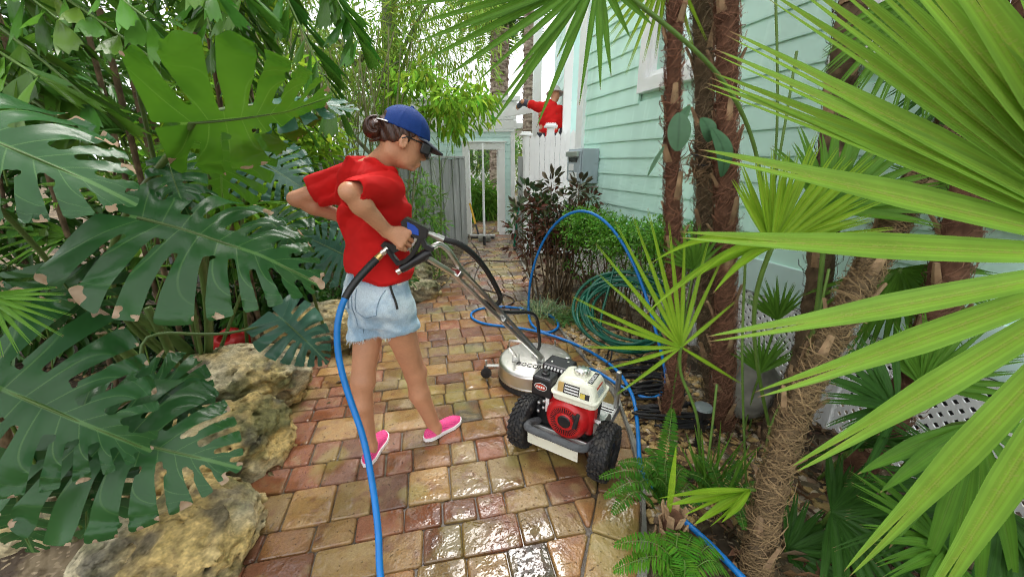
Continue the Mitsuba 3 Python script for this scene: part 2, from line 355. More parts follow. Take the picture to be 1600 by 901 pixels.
# ---------------------------------------------------------------- gravel
ico = trimesh.creation.icosphere(subdivisions=1)
def pebbles(xs, ys, n, seed, size=(0.008, 0.021), keep=None):
    r = np.random.default_rng(seed); mb = MB(); cnt = 0
    V0, F0 = np.array(ico.vertices), np.array(ico.faces)
    X = r.uniform(*xs, n); Y = r.uniform(*ys, n)
    ok = ~shapely.contains_xy(path_poly.buffer(0.03), X, Y)
    if keep is not None: ok &= keep(X, Y)
    for x, y in zip(X[ok], Y[ok]):
        s_ = r.uniform(*size); R = rotax(r.normal(size=3), r.uniform(0, 6)) if True else 0
        v = V0 * (1 + 0.25 * r.uniform(-1, 1, (len(V0), 1))) * (s_ * A(1.25, 1, 0.62)); v = v @ rotz(r.uniform(0, 6.3)).T
        v = v @ rotax((1, 0, 0), r.uniform(-0.4, 0.4)).T
        c = A(0.52, 0.36, 0.15) if r.random() < 0.62 else (A(0.50, 0.42, 0.30) if r.random() < 0.6 else A(0.28, 0.19, 0.12))
        mb.add(v + (x, y, ground_z_fast(x, y) + s_ * r.uniform(0.1, 0.9)), F0, c=c * r.uniform(0.6, 1.2))
    return mb
def ground_z_fast(x, y): return -0.045
mb = pebbles((0.2, 1.6), (1.3, 4.4), 9500, 5)
structure('gravel', mb.mesh(), 'matte_colour', label='yellow and tan pebble gravel along the right of the path', kind='stuff', smooth=True, color=mb.C())
mb = pebbles((-3.2, -0.55), (2.2, 5.6), 3600, 6, (0.008, 0.018))
structure('gravel', mb.mesh(), 'matte_colour', label='tan pebble gravel between the boulders left of the path', kind='stuff', smooth=True, color=mb.C())

# ---------------------------------------------------------------- boulders
def rock_col(p, n, uv):
    a = fbm(p.x * 4, p.y * 4, p.z * 4, 4); b = fbm(p.x * 14, p.y * 14, p.z * 14, 3); g = noise(p.x * 150, p.y * 150, p.z * 150)
    c = mix((0.42, 0.31, 0.12), (0.42, 0.37, 0.24), smoothstep(0.38, 0.62, a))
    c = mix(c, mi.Color3f(0.095, 0.105, 0.040), 0.85 * smoothstep(0.46, 0.66, fbm(p.x * 5, p.y * 5, p.z * 5 + 8, 4)))
    c = mix(c, mi.Color3f(0.07, 0.065, 0.05), 0.8 * smoothstep(0.50, 0.72, fbm(p.x * 7, p.y * 7, p.z * 9 + 3, 4)))
    c = c * (0.30 + 1.4 * fbm(p.x * 48, p.y * 48, p.z * 48, 4))
    return c * (0.7 + 0.6 * g)
mat('limestone', proc(rock_col), 0.78, 0.35, bump=lambda p, n, uv: 0.010 * fbm(p.x * 45, p.y * 45, p.z * 45, 3) + 0.02 * fbm(p.x * 16, p.y * 16, p.z * 16, 2), eps=2e-3)
def boulder(c, r, rot, seed, label, h=0.012):
    c, r = np.asarray(c, float), np.asarray(r, float); M = rotz(rot)
    def f(P):
        q = (P - c) @ M
        d = (np.power(np.abs(q / r), 2.6).sum(1) ** (1 / 2.6) - 1) * r.min()
        d += 0.24 * r.min() * 2 * pnoise(P, 3.0 / r.mean() * 0.35, seed, 3)
        n2 = meshkit.fbm(P * (9.0), 3, seed + 3)
        d += 0.20 * np.clip(np.abs(n2 - 0.5) * 2, 0, 1) * r.min() - 0.03 * r.min(); n3 = meshkit.fbm(P * A(20, 20, 26), 2, seed + 4); d += 0.07 * np.abs(n3 - 0.5) * 2 * r.min()   # ridged relief
        pit = meshkit.noise(P * 17, seed + 7); d += 0.045 * np.clip((pit - 0.60) * 3, 0, 1)
        pit = meshkit.noise(P * 36, seed + 8); d += 0.020 * np.clip((pit - 0.56) * 3, 0, 1)
        return d
    m = surfnet(f, c - r.max() * 1.35, c + r.max() * 1.35, h)
    m = max(m.split(only_watertight=False), key=lambda x: len(x.faces))
    one('boulder', m, 'limestone', label, 'boulder', smooth=True)
boulder((-1.727, 2.172, 0.12), (0.40, 0.30, 0.24), 0.35, 1, 'large mossy pitted limestone boulder in front of the red can')
boulder((-1.52, 1.62, 0.02), (0.36, 0.27, 0.25), 0.9, 2, 'pale yellow limestone boulder with a white chipped tip beside the path', 0.010)
boulder((-1.33, 1.12, 0.0), (0.30, 0.30, 0.22), 0.1, 3, 'grey and ochre boulder nearest the camera under the hanging leaves', 0.010)
boulder((-1.645, 3.018, 0.15), (0.50, 0.26, 0.22), 0.15, 4, 'dark flat topped boulder just behind the woman')
boulder((-1.024, 4.214, 0.06), (0.20, 0.16, 0.14), 0.3, 5, 'small ochre rock at the bed edge right of the shorts')
boulder((-1.28, 4.592, 0.1), (0.30, 0.2, 0.2), 0.5, 6, 'greenish rock at the end of the left bed before the fence')
boulder((-2.0, 1.55, -0.02), (0.45, 0.35, 0.25), 0.4, 8, 'shaded boulder under the monstera at the left edge', 0.02)

# ---------------------------------------------------------------- mint house on the right
def mint(p, n, uv):
    st = noise(p.x * 9 + p.y * 9, 0.0, p.z * 1.2); s2 = smoothstep(0.62, 0.9, noise(p.x * 34, p.y * 34, p.z * 1.6))
    return mi.Color3f(0.56, 0.83, 0.72) * (0.9 + 0.16 * st) + 0.05 * s2
mat('mint_paint', proc(mint), 0.45, 0.45)
mat('pale_mint_paint', tint((0.60, 0.80, 0.76), 0.08, 2.0), 0.5)
mat('trim_paint', tint((0.80, 0.82, 0.81), 0.06, 4.0), 0.42)
mat('grey_enclosure', (0.36, 0.42, 0.46), 0.4, 0.5)
scene['window_glass'] = {'type': 'thindielectric', 'int_ior': 1.5}
mat('room_shade', (0.03, 0.035, 0.035), 0.8)
WO = A(0.85, 5.3, 0); WD = nrm(A(0.287, -0.958, 0)); WN = nrm(A(-0.958, -0.287, 0))   # wall origin (far corner), run towards the camera, outward normal
WM = np.stack([WD, -WN, A(0, 0, 1)], 1)  # local: x along the wall, y into the house, z up
def W(x, y, z): return WO + WM @ A(x, y, z)
house = thing('mint_house', 'mint green clapboard house on the right with white window trim', 'house')
def wbox(name, x0, x1, y0, y1, z0, z1, bsdf, parent=None, b=0.003, **k):
    return put(parent or house, name, place(bevbox(x1 - x0, y1 - y0, z1 - z0, b), WM, W((x0 + x1) / 2, (y0 + y1) / 2, (z0 + z1) / 2)), bsdf, **k)
WIN = [(1.36, 2.12, 2.22, 3.6), (3.17, 4.05, 2.07, 3.5)]   # x0, x1, z0, z1 of the window openings
ZS, EXP, WL = 0.86, 0.166, 7.4
wall = wbox('wall', 0.02, WL, 0.06, 0.20, ZS, 2.05, 'mint_paint', b=0.0)
wbox('core', 0.02, WL, 0.061, 0.20, 3.62, 6.5, 'mint_paint', wall)
for a_, b_ in ((0.02, 1.34), (2.14, 3.15), (4.07, WL)): wbox('core', a_, b_, 0.062, 0.20, 2.04, 3.63, 'mint_paint', wall)
wbox('core', 1.34, 2.14, 0.062, 0.20, 2.04, 2.21, 'mint_paint', wall)
def clap(x0, x1, z):
    h, t = EXP + 0.018, 0.013
    prof = np.array([[0.0, 0], [-0.030, 0], [-0.030, 0.012], [-0.012, h], [0.0, h]])  # y, z
    v = [np.array([(x, 0.045 + y, z + zz) for y, zz in prof]) for x in (x0, x1)]
    v = np.vstack(v) @ WM.T + WO; n = 5; j = np.arange(n); f = np.vstack([np.stack([j, (j + 1) % n, (j + 1) % n + n], 1), np.stack([j, (j + 1) % n + n, j + n], 1), [[0, 2, 1], [0, 3, 2], [0, 4, 3], [5, 6, 7], [5, 7, 8], [5, 8, 9]]])
    return v, f
TR = 0.115
z = ZS
while z < 6.3:
    segs = [(0.13, WL)]
    for (a, b, c, d) in WIN:
        if z + EXP > c - TR and z < d + TR:
            segs = [s_ for (p_, q_) in segs for s_ in ((p_, min(q_, a - TR)), (max(p_, b + TR), q_)) if s_[1] - s_[0] > 0.02]
    for p_, q_ in segs:
        v, f = clap(p_, q_, z); put(wall, 'siding_board', MB().add(v, f).mesh(), 'mint_paint')
    z += EXP
wbox('corner_board', -0.02, 0.13, -0.02, 0.05, 0.0, 6.5, 'trim_paint')
wbox('corner_board', -0.045, -0.022, -0.02, 0.16, 0.0, 6.5, 'trim_paint')
for (a, b, c, d) in WIN:
    w = wbox('window', a, b, 0.08, 0.10, c, d, 'window_glass', b=0.001)
    wbox('room', a - 0.1, b + 0.1, 0.6, 0.62, c - 0.1, d + 0.1, 'room_shade', w)  # dark sheet standing in for the unlit interior behind the glass
    wbox('frame', a - TR, a, -0.012, 0.09, c - TR, d + TR, 'trim_paint', w); wbox('frame', b, b + TR, -0.012, 0.09, c - TR, d + TR, 'trim_paint', w)
    wbox('frame', a + 0.001, b - 0.001, -0.012, 0.09, d, d + TR, 'trim_paint', w)
    wbox('sill', a + 0.001, b - 0.001, -0.022, 0.09, c - TR, c, 'trim_paint', w)
    for x0, x1, z0, z1 in ((a + 0.001, a + 0.05, c, d), (b - 0.05, b - 0.001, c, d), (a + 0.05, b - 0.05, c, c + 0.05), (a + 0.05, b - 0.05, (c + d) / 2 - 0.03, (c + d) / 2 + 0.03), (a + 0.05, b - 0.05, d - 0.05, d)):
        wbox('sash', x0, x1, 0.03, 0.075, z0, z1, 'white_paint', w)
wbox('skirt_board', 0.13, WL, -0.002, 0.06, 0.63, ZS + 0.002, 'pale_mint_paint')
def lattice(x0, x1, z0, z1, pitch=0.058, w=0.030):
    r = sbox(x0, z0, x1, z1); bars = []
    for k in range(int((x0 - (z1 - z0)) / pitch) - 1, int((x1 + (z1 - z0)) / pitch) + 2):
        bars.append(Polygon([(k * pitch - w / 2, z0), (k * pitch + w / 2, z0), (k * pitch + w / 2 + (z1 - z0), z1), (k * pitch - w / 2 + (z1 - z0), z1)]))
        bars.append(Polygon([(k * pitch - w / 2, z0), (k * pitch + w / 2, z0), (k * pitch + w / 2 - (z1 - z0), z1), (k * pitch - w / 2 - (z1 - z0), z1)]))
    g = shapely.union_all(bars).intersection(r)
    m = trimesh.util.concatenate([trimesh.creation.extrude_polygon(q, 0.009, engine='earcut') for q in getattr(g, 'geoms', [g])])
    return m
LM = np.stack([WD, A(0, 0, 1), WN], 1)
x = 0.16
for k in range(5):
    put(house, 'lattice_panel', place(lattice(0, 1.05, 0, 0.62), LM, W(x, 0.02, 0.0)), 'trim_paint', kind='stuff')
    wbox('lattice_post', x + 1.05, x + 1.13, -0.01, 0.05, -0.05, 0.629, 'trim_paint'); x += 1.13
wbox('crawl_space', 0.16, WL, 0.5, 0.52, -0.06, 0.8, 'dark_void')  # dark sheet standing in for the shade behind the lattice
hatch = wbox('access_panel', 4.42, 5.9, -0.035, -0.012, 0.0, 0.84, 'mint_paint')
wbox('frame', 4.33, 4.419, -0.05, -0.012, 0.0, 0.86, 'trim_paint', hatch)
# electrical box on the wall by the corner
eb = thing('electrical_box', 'grey metal electrical box with meter window mounted on the mint wall', 'electrical box')
def ebox(name, x0, x1, y0, y1, z0, z1, bsdf, parent=eb, b=0.004): return put(parent, name, place(bevbox(x1 - x0, y1 - y0, z1 - z0, b), WM, W((x0 + x1) / 2, (y0 + y1) / 2, (z0 + z1) / 2)), bsdf)
ebox('cabinet', 0.17, 0.56, -0.20, 0.012, 1.24, 1.63, 'grey_enclosure')
door = ebox('door', 0.185, 0.545, -0.222, -0.202, 1.26, 1.61, 'grey_enclosure')
ebox('hood', 0.21, 0.52, -0.26, -0.223, 1.54, 1.60, 'zinc', door)
ebox('meter_window', 0.25, 0.47, -0.232, -0.223, 1.48, 1.53, 'black_plastic', door)
ebox('label', 0.24, 0.38, -0.226, -0.2225, 1.38, 1.46, 'white_paint', door, 0.001)
ebox('label', 0.24, 0.48, -0.226, -0.2225, 1.28, 1.36, 'white_paint', door, 0.001)

# ---------------------------------------------------------------- porch beyond the corner: floor, posts, picket rail
porch = thing('white_porch', 'white picket porch beyond the mint house corner', 'porch')
def pb(name, x0, x1, y0, y1, z0, z1, bsdf='trim_paint', parent=porch, b=0.004): return put(parent, name, place(bevbox(x1 - x0, y1 - y0, z1 - z0, b), t=((x0 + x1) / 2, (y0 + y1) / 2, (z0 + z1) / 2)), bsdf)
pb('floor', 0.18, 2.2, 6.36, 8.6, 0.92, 1.02)
pb('fascia_board', 0.18, 1.9, 6.31, 6.35, 0.80, 1.03)
for k in range(13):
    x0 = 0.205 + 0.078 * k; zt = 1.80 + 0.01 * k
    poly = Polygon([(-0.0365, 1.035), (0.0365, 1.035), (0.0365, zt), (0, zt + 0.055), (-0.0365, zt)])
    put(porch, 'picket', prism(poly, 0.018, A([1, 0, 0], [0, 0, -1], [0, 1, 0]), (x0 + 0.03, 6.33, 0)), 'trim_paint')
pb('rail', 0.19, 1.5, 6.335, 6.375, 1.2, 1.28); pb('rail', 0.19, 1.5, 6.335, 6.375, 1.62, 1.70)
for x0, zt in ((0.22, 1.86), (0.60, 1.98)):
    p_ = pb('newel_post', x0 - 0.055, x0 + 0.055, 6.38, 6.49, 0.9, zt)
    pb('cap', x0 - 0.10, x0 + 0.10, 6.335, 6.535, zt, zt + 0.03, parent=p_); pb('cap', x0 - 0.075, x0 + 0.075, 6.36, 6.51, zt + 0.031, zt + 0.06, parent=p_)
pb('column', 0.38, 0.53, 7.7, 7.85, 1.0, 4.6); pb('beam', 0.0, 2.4, 7.68, 7.88, 4.55, 4.85)
put(porch, 'handrail', beam((-0.15, 7.8, 2.32), (0.6, 7.75, 2.42), 0.06, 0.12), 'trim_paint')
put(porch, 'lattice_panel', place(lattice(0, 0.62, 0, 0.78, 0.045, 0.024), A([1, 0, 0], [0, 0, -1], [0, 1, 0]), (0.26, 6.36, 0.01)), 'trim_paint', kind='stuff')
pb('post', 0.19, 0.25, 6.33, 6.40, -0.05, 0.80); pb('backing', 0.25, 1.0, 6.55, 6.57, -0.05, 0.8, 'pale_mint_paint')
back = pb('back_wall', 0.95, 4.0, 8.5, 8.6, 0.9, 6.0, 'pale_mint_paint')
side = pb('side_wall', 0.86, 0.95, 6.9, 8.6, 0.9, 6.0, 'pale_mint_paint')
for k in range(26): pb('siding_board', 0.845, 0.858, 6.9, 8.6, 1.0 + 0.18 * k + 0.008, 1.0 + 0.18 * k + 0.175, 'pale_mint_paint', side, 0.002)
pb('corner_board', 0.83, 0.96, 6.82, 6.899, 0.9, 6.0)

# weathered posts, gate wall
mat('weathered_wood', proc(lambda p, n, uv: mix((0.19, 0.205, 0.20), (0.44, 0.46, 0.45), fbm(p.x * 30, p.y * 30, p.z * 2.5, 4)) * (0.75 + 0.5 * noise(p.x * 3, p.y * 3, p.z * 1.5))), 0.8, 0.3,
    bump=lambda p, n, uv: 0.004 * fbm(p.x * 70, p.y * 70, p.z * 4))
one('wooden_post', place(bevbox(0.085, 0.085, 1.60, 0.006), t=(0.135, 6.42, 0.76)), 'weathered_wood', 'weathered grey wooden post at the left end of the white picket porch', 'post')
gate = thing('gate_wall', 'pale mint clapboard garden wall with an open white framed doorway', 'wall')
def gb(name, x0, x1, y0, y1, z0, z1, bsdf='pale_mint_paint', parent=gate, b=0.004): return put(parent, name, place(bevbox(x1 - x0, y1 - y0, z1 - z0, b), t=((x0 + x1) / 2, (y0 + y1) / 2, (z0 + z1) / 2)), bsdf)
GX0, GX1 = -0.86, -0.27; GT = 1.70
gb('core', -3.4, GX0 - 0.08, 8.17, 8.27, -0.05, 2.6); gb('core', GX1 + 0.08, 0.03, 8.17, 8.27, -0.05, 2.6); gb('core', GX0 - 0.08, GX1 + 0.08, 8.17, 8.27, GT + 0.08, 2.6)
z = 0.04
while z < 2.0:
    if z + 0.13 < GT + 0.13:
        gb('siding_board', -3.4, GX0 - 0.13, 8.145, 8.168, z + 0.004, z + 0.128, b=0.002); gb('siding_board', GX1 + 0.13, -0.03, 8.145, 8.168, z + 0.004, z + 0.128, b=0.002)
    else: gb('siding_board', -3.4, -0.03, 8.145, 8.168, z + 0.004, z + 0.128, b=0.002)
    z += 0.135
for k in range(3): gb('parapet_board', -3.4, 0.09, 8.125, 8.168, 2.08 + 0.165 * k, 2.08 + 0.165 * k + 0.158, 'trim_paint', b=0.003)
gb('cornice', -3.45, 0.16, 8.06, 8.30, 2.585, 2.66, 'trim_paint'); gb('moulding', -3.4, 0.06, 8.11, 8.142, 2.03, 2.07, 'trim_paint')
gb('corner_board', -0.028, 0.06, 8.13, 8.28, -0.05, 2.025, 'trim_paint'); gb('base_board', GX1 + 0.13, -0.03, 8.13, 8.168, -0.05, 0.04, 'trim_paint')
dw = gb('door_frame', GX0 - 0.13, GX0, 8.11, 8.29, 0.0, GT, 'trim_paint'); gb('jamb', GX1, GX1 + 0.13, 8.11, 8.29, 0.0, GT, 'trim_paint', dw)
gb('head', GX0 - 0.13, GX1 + 0.13, 8.11, 8.29, GT + 0.001, GT + 0.13, 'trim_paint', dw); gb('head_cap', GX0 - 0.16, GX1 + 0.16, 8.08, 8.30, GT + 0.131, GT + 0.16, 'trim_paint', dw)
leaf_ = gb('door', GX1 - 0.045, GX1 - 0.005, 8.30, 8.95, 0.03, GT - 0.02, 'trim_paint'); gb('handle', GX1 - 0.075, GX1 - 0.046, 8.82, 8.86, 0.85, 1.0, 'steel', leaf_)
gb('bracket', 0.061, 0.25, 8.15, 8.25, 2.35, 2.55, 'trim_paint')
# white rail behind, right of the gate wall
rail = thing('white_railing', 'low white railing with curved top beyond the gate wall', 'railing')
pb('top_rail', 0.07, 0.75, 8.18, 8.24, 0.72, 0.79, parent=rail); pb('bottom_rail', 0.07, 0.75, 8.19, 8.23, 0.15, 0.2, parent=rail)
for k in range(6): pb('baluster', 0.1 + 0.11 * k, 0.135 + 0.11 * k, 8.195, 8.225, 0.201, 0.719, parent=rail)

# ---------------------------------------------------------------- grey board fence on the left
fence = thing('board_fence', 'weathered grey board on board fence left of the gate', 'fence')
F0, F1 = A(-0.88, 7.15, 0), A(-4.2, 4.6, 0); FD = nrm(F1 - F0); FN = A(FD[1], -FD[0], 0); FN = FN if FN[1] < 0 else -FN
FM = np.stack([FD, -FN, A(0, 0, 1)], 1); FL = np.linalg.norm(F1 - F0); r = np.random.default_rng(4)
def fb(name, x0, x1, y0, y1, z0, z1, parent=fence): return put(parent, name, place(bevbox(x1 - x0, y1 - y0, z1 - z0, 0.004), FM if np.linalg.det(FM) > 0 else FM, F0 + FM @ A((x0 + x1) / 2, (y0 + y1) / 2, (z0 + z1) / 2)), 'weathered_wood')
x = 0.1; k = 0
while x < FL:
    fb('board', x, x + 0.125, (-0.045 if k % 2 == 0 else -0.018), (-0.025 if k % 2 == 0 else 0.0), 0.02, 1.52 + r.uniform(-0.012, 0.012)); x += 0.10; k += 1
fb('top_cap', -0.02, FL, -0.075, 0.06, 1.535, 1.565); fb('rail', 0.1, FL, 0.002, 0.04, 0.4, 0.49); fb('rail', 0.1, FL, 0.002, 0.04, 1.3, 1.39)
fb('end_post', -0.02, 0.098, -0.06, 0.05, -0.05, 1.533)

# ---------------------------------------------------------------- people
class Sculpt:
    def __init__(s, lo, hi, h):
        s.lo, s.h = np.asarray(lo, float), h; s.n = np.ceil((np.asarray(hi, float) - s.lo) / h).astype(int) + 1
        s.F = np.full(s.n, 0.5, np.float32)
    def sub(s, lo, hi, m):
        a = np.clip(np.floor((np.asarray(lo) - m - s.lo) / s.h).astype(int), 0, s.n - 1); b = np.clip(np.ceil((np.asarray(hi) + m - s.lo) / s.h).astype(int) + 1, 1, s.n)
        sl = tuple(slice(a[i], b[i]) for i in range(3))
        P = np.stack(np.meshgrid(*[s.lo[i] + s.h * np.arange(a[i], b[i]) for i in range(3)], indexing='ij'), -1)
        return sl, P.reshape(-1, 3), P.shape[:3]
    def apply(s, fn, lo, hi, k=0.02, mode='add'):
        sl, P, sh = s.sub(lo, hi, max(0.05, 2 * k))
        d = fn(P).reshape(sh).astype(np.float32); old = s.F[sl]
        s.F[sl] = smin(old, d, k) if mode == 'add' else (smax(old, -d, k) if mode == 'cut' else old + d)
        return s
    def cap(s, a, b, ra, rb, k=0.02, mode='add'):
        a, b = np.asarray(a, float), np.asarray(b, float); r = max(ra, rb)
        return s.apply(lambda P: capsule(P, a, b, ra, rb), np.minimum(a, b) - r, np.maximum(a, b) + r, k, mode)
    def ell(s, c, M, r, k=0.02, mode='add'):
        c = np.asarray(c, float); R = max(r)
        return s.apply(lambda P: ellipsoid(P, c, np.asarray(M, float), r), c - R, c + R, k, mode)
    def mesh(s, it=3):
        F = s.F
        def fn(P, c=[0]):
            m = len(P); o = c[0]; c[0] += m; return F.reshape(-1)[o:o + m]
        m = surfnet(fn, s.lo, s.lo + s.h * (s.n - 1) - 1e-9, s.h)
        return relax(m, it) if it else m
def keep_big(m, frac=0.02):
    ps = m.split(only_watertight=False); big = max(len(x.faces) for x in ps)
    return cat(*[x for x in ps if len(x.faces) > frac * big])

mat('skin', proc(lambda p, n, uv: mi.Color3f(0.52, 0.25, 0.14) * (0.80 + 0.26 * fbm(p.x * 16, p.y * 16, p.z * 16, 4) + 0.12 * noise(p.x * 260, p.y * 260, p.z * 260))), 0.42, 0.45)
def cloth_bump(p, n, uv): return 0.006 * fbm(p.x * 15, p.y * 15, p.z * 22) + 0.0012 * fbm(p.x * 60, p.y * 60, p.z * 60) + 0.0002 * noise(p.x * 900, p.y * 900, p.z * 900)
mat('red_cotton', proc(lambda p, n, uv: mi.Color3f(0.56, 0.013, 0.012) * (0.9 + 0.2 * fbm(p.x * 20, p.y * 20, p.z * 20))), 0.85, 0.2, sheen=0.3, bump=cloth_bump)
mat('denim', proc(lambda p, n, uv: mix((0.30, 0.44, 0.57), (0.60, 0.71, 0.78), smoothstep(0.3, 0.7, fbm(p.x * 14, p.y * 14, p.z * 14, 4))) * (0.8 + 0.4 * noise(p.x * 700, p.y * 700, p.z * 150))), 0.9, 0.2,
    bump=lambda p, n, uv: 0.0016 * fbm(p.x * 40, p.y * 40, p.z * 40) + 0.0003 * noise(p.x * 800, p.y * 800, p.z * 800))
mat('denim_seam', (0.17, 0.26, 0.36), 0.9, 0.2)
mat('fray', (0.68, 0.74, 0.78), 0.9, 0.2)
mat('white_cotton', (0.78, 0.78, 0.78), 0.85, 0.2)
mat('cap_blue', proc(lambda p, n, uv: mi.Color3f(0.007, 0.038, 0.19) * (0.85 + 0.3 * noise(p.x * 600, p.y * 600, p.z * 600))), 0.75, 0.3, sheen=0.3)
mat('visor_grey', (0.045, 0.055, 0.075), 0.6)
mat('hair', proc(lambda p, n, uv: mix((0.022, 0.010, 0.007), (0.085, 0.035, 0.022), noise(p.x * 260, p.y * 260, p.z * 60))), 0.38, 0.5, bump=lambda p, n, uv: 0.002 * noise(p.x * 260, p.y * 260, p.z * 60))
mat('pink_foam', proc(lambda p, n, uv: mix((0.85, 0.085, 0.28), (0.35, 0.03, 0.12), smoothstep(0.62, 0.80, dr.abs(dr.sin(p.x * 480 + p.y * 330) * dr.sin(p.y * 480 - p.x * 330)) * dr.select((p.z > 0.035) & (p.z < 0.066), 1.0, 0.0)))), 0.6, 0.35)
mat('shoe_sole', (0.80, 0.78, 0.78), 0.6)
mat('dark_lens', (0.008, 0.008, 0.009), 0.25, 0.4)

HF = A(0.64, 0.768, 0); HR = A(0.768, -0.64, 0)          # body: facing, her right
TM = np.stack([HR, HF, A(0, 0, 1)], 1)
TO = A(-0.635, 1.76, 0)
def loft(P, prof):
    prof = np.asarray(prof, float); q = (P - TO) @ TM; z = q[:, 2]
    a, b, cr, cf = (np.interp(z, prof[:, 0], prof[:, i]) for i in (1, 2, 3, 4))
    x, y = (q[:, 0] - cr) / a, (q[:, 1] - cf) / b
    k = (np.abs(x) ** 2.3 + np.abs(y) ** 2.3) ** (1 / 2.3)
    d = (k - 1) * np.minimum(a, b)
    return np.maximum(d, np.maximum(prof[0, 0] - z, z - prof[-1, 0]))
BODY = [(0.78, 0.13, 0.10, 0, -0.01), (0.88, 0.165, 0.118, 0, -0.015), (0.96, 0.15, 0.11, 0, -0.01), (1.06, 0.125, 0.095, 0, 0.0), (1.2, 0.138, 0.10, 0, 0.0), (1.30, 0.15, 0.112, 0, 0.01), (1.40, 0.155, 0.085, 0, 0.0), (1.46, 0.11, 0.065, 0, -0.01), (1.5, 0.06, 0.05, 0, 0.0)]
LSH, RSH = TO + TM @ A(-0.165, 0.0, 1.415), TO + TM @ A(0.158, 0.0, 1.405)
REL, RWR = A(*(-0.593, 1.44, 1.39)), A(*(-0.5101, 1.555, 1.227))
LEL, LWR = A(*(-0.989, 1.8, 1.332)), A(*(-0.8071, 1.93, 1.213))
HANDC = A(*(-0.4732, 1.625, 1.185))
LHIP, RHIP = TO + TM @ A(-0.085, 0, 0.84), TO + TM @ A(0.085, 0.0, 0.84)
LKN, RKN = A(*(-0.7514, 1.68, 0.4475)), A(*(-0.5185, 1.8, 0.4271))
LAN, RAN = A(*(-0.7487, 1.66, 0.08103)), A(*(-0.44, 1.835, 0.04765))
HC = A(*(-0.456, 1.735, 1.586))
hf = nrm(A(0.83, 0.42, -0.40)); hr = nrm(np.cross(hf, [0, 0, 1.0])); hu = np.cross(hr, hf); HM = np.stack([hr, hf, hu], 1)
def H_(r, f, u): return HC + HM @ A(r, f, u)

S = Sculpt((-1.12, 1.30, -0.01), (-0.18, 2.16, 1.86), 0.006)
S.apply(lambda P: loft(P, BODY), TO - (0.25, 0.25, -0.78), TO + (0.25, 0.25, 1.5), 0.02)
for hip, kn, an in ((LHIP, LKN, LAN), (RHIP, RKN, RAN)):
    S.cap(hip, kn, 0.086, 0.053, 0.03)
    cm = kn * 0.66 + an * 0.34 - HF * 0.018
    S.cap(kn, cm, 0.050, 0.053, 0.02); S.cap(cm, an, 0.053, 0.034, 0.02); S.cap(an, an + A(0, 0, -0.03), 0.035, 0.036, 0.02)
    S.ell(kn + HF * 0.012, np.eye(3), (0.05, 0.05, 0.055), 0.03)
for sh, el, wr in ((LSH, LEL, LWR), (RSH, REL, RWR)):
    S.cap(sh, el, 0.048, 0.035, 0.03); fm = el * 0.7 + wr * 0.3
    S.cap(el, fm, 0.034, 0.039, 0.012); S.ell(el + nrm(el - (sh + wr) / 2) * 0.012, np.eye(3), (0.022, 0.022, 0.022), 0.02); S.cap(fm, wr, 0.039, 0.026, 0.02)
# neck and head
NB = TO + TM @ A(0, 0.005, 1.44)
S.cap(NB, H_(0, -0.03, -0.07), 0.056, 0.050, 0.03)
S.ell(H_(0, -0.008, 0.02), HM, (0.074, 0.098, 0.098), 0.02); S.ell(H_(0, 0.032, -0.050), HM, (0.056, 0.058, 0.060), 0.03)
S.cap(H_(-0.026, 0.030, -0.088), H_(0.026, 0.030, -0.088), 0.020, 0.020, 0.03); S.ell(H_(0, 0.070, -0.098), HM, (0.018, 0.016, 0.014), 0.015)
S.cap(H_(0, 0.086, 0.0), H_(0, 0.104, -0.040), 0.009, 0.0115, 0.012); S.cap(H_(-0.012, 0.094, -0.045), H_(0.012, 0.094, -0.045), 0.009, 0.009, 0.008)
S.cap(H_(-0.016, 0.090, -0.073), H_(0.016, 0.090, -0.073), 0.0075, 0.0075, 0.007); S.cap(H_(-0.014, 0.086, -0.083), H_(0.014, 0.086, -0.083), 0.008, 0.008, 0.007)
for s_ in (-1, 1):
    S.ell(H_(0.030 * s_, 0.078, 0.002), HM, (0.014, 0.012, 0.011), 0.008)
    E_ = HM @ rotax((0, 0, 1), -0.35 * s_)
    S.ell(H_(0.077 * s_, -0.012, -0.022), E_, (0.011, 0.019, 0.030), 0.006); S.ell(H_(0.088 * s_, -0.008, -0.018), E_, (0.009, 0.009, 0.015), 0.006, 'cut')
# right hand closed round the rear grip of the gun
def hand(wr, kn_i, kn_p, curl, grip, r=0.0088):
    ks = [kn_i + (kn_p - kn_i) * t for t in (0, 0.34, 0.67, 1.0)]
    pc = (wr + (kn_i + kn_p) / 2) / 2
    for k in ks: S.cap(wr, k, 0.021, 0.0125, 0.012)
    side = nrm(kn_p - kn_i); fw = nrm((kn_i + kn_p) / 2 - wr)
    for i, k in enumerate(ks):
        L = (0.040, 0.044, 0.041, 0.033)[i]; d = fw * 0.35 + curl
        a = k + nrm(d) * L; b = a + nrm(curl * 0.6 - fw * 0.8) * L * 0.75; c = b + nrm(-fw - curl * 0.25) * L * 0.55
        S.cap(k, a, r * 1.12, r, 0.003); S.cap(a, b, r, r * 0.95, 0.002); S.cap(b, c, r * 0.95, r * 0.85, 0.002)
    t0 = wr + fw * 0.03 - side * 0.02; t1 = kn_i - fw * 0.025 - side * 0.020 + curl * 0.022; t2 = t1 + nrm(fw * 0.7 + curl * 0.7) * 0.03
    S.cap(t0, t1, 0.015, 0.0105, 0.01); S.cap(t1, t2, 0.0105, 0.009, 0.003)
hand(RWR, A(*(-0.422, 1.585, 1.219)), A(*(-0.4587, 1.555, 1.164)), nrm(A(0.15, 0.75, -0.55)), None)
hand(LWR, LWR + A(0.06, 0.035, 0.02), LWR + A(0.075, 0.02, -0.05), nrm(A(0.1, -0.7, -0.4)), None)
woman = thing('person', 'woman in red shirt, denim shorts, blue cap and pink shoes holding a spray gun', 'person')
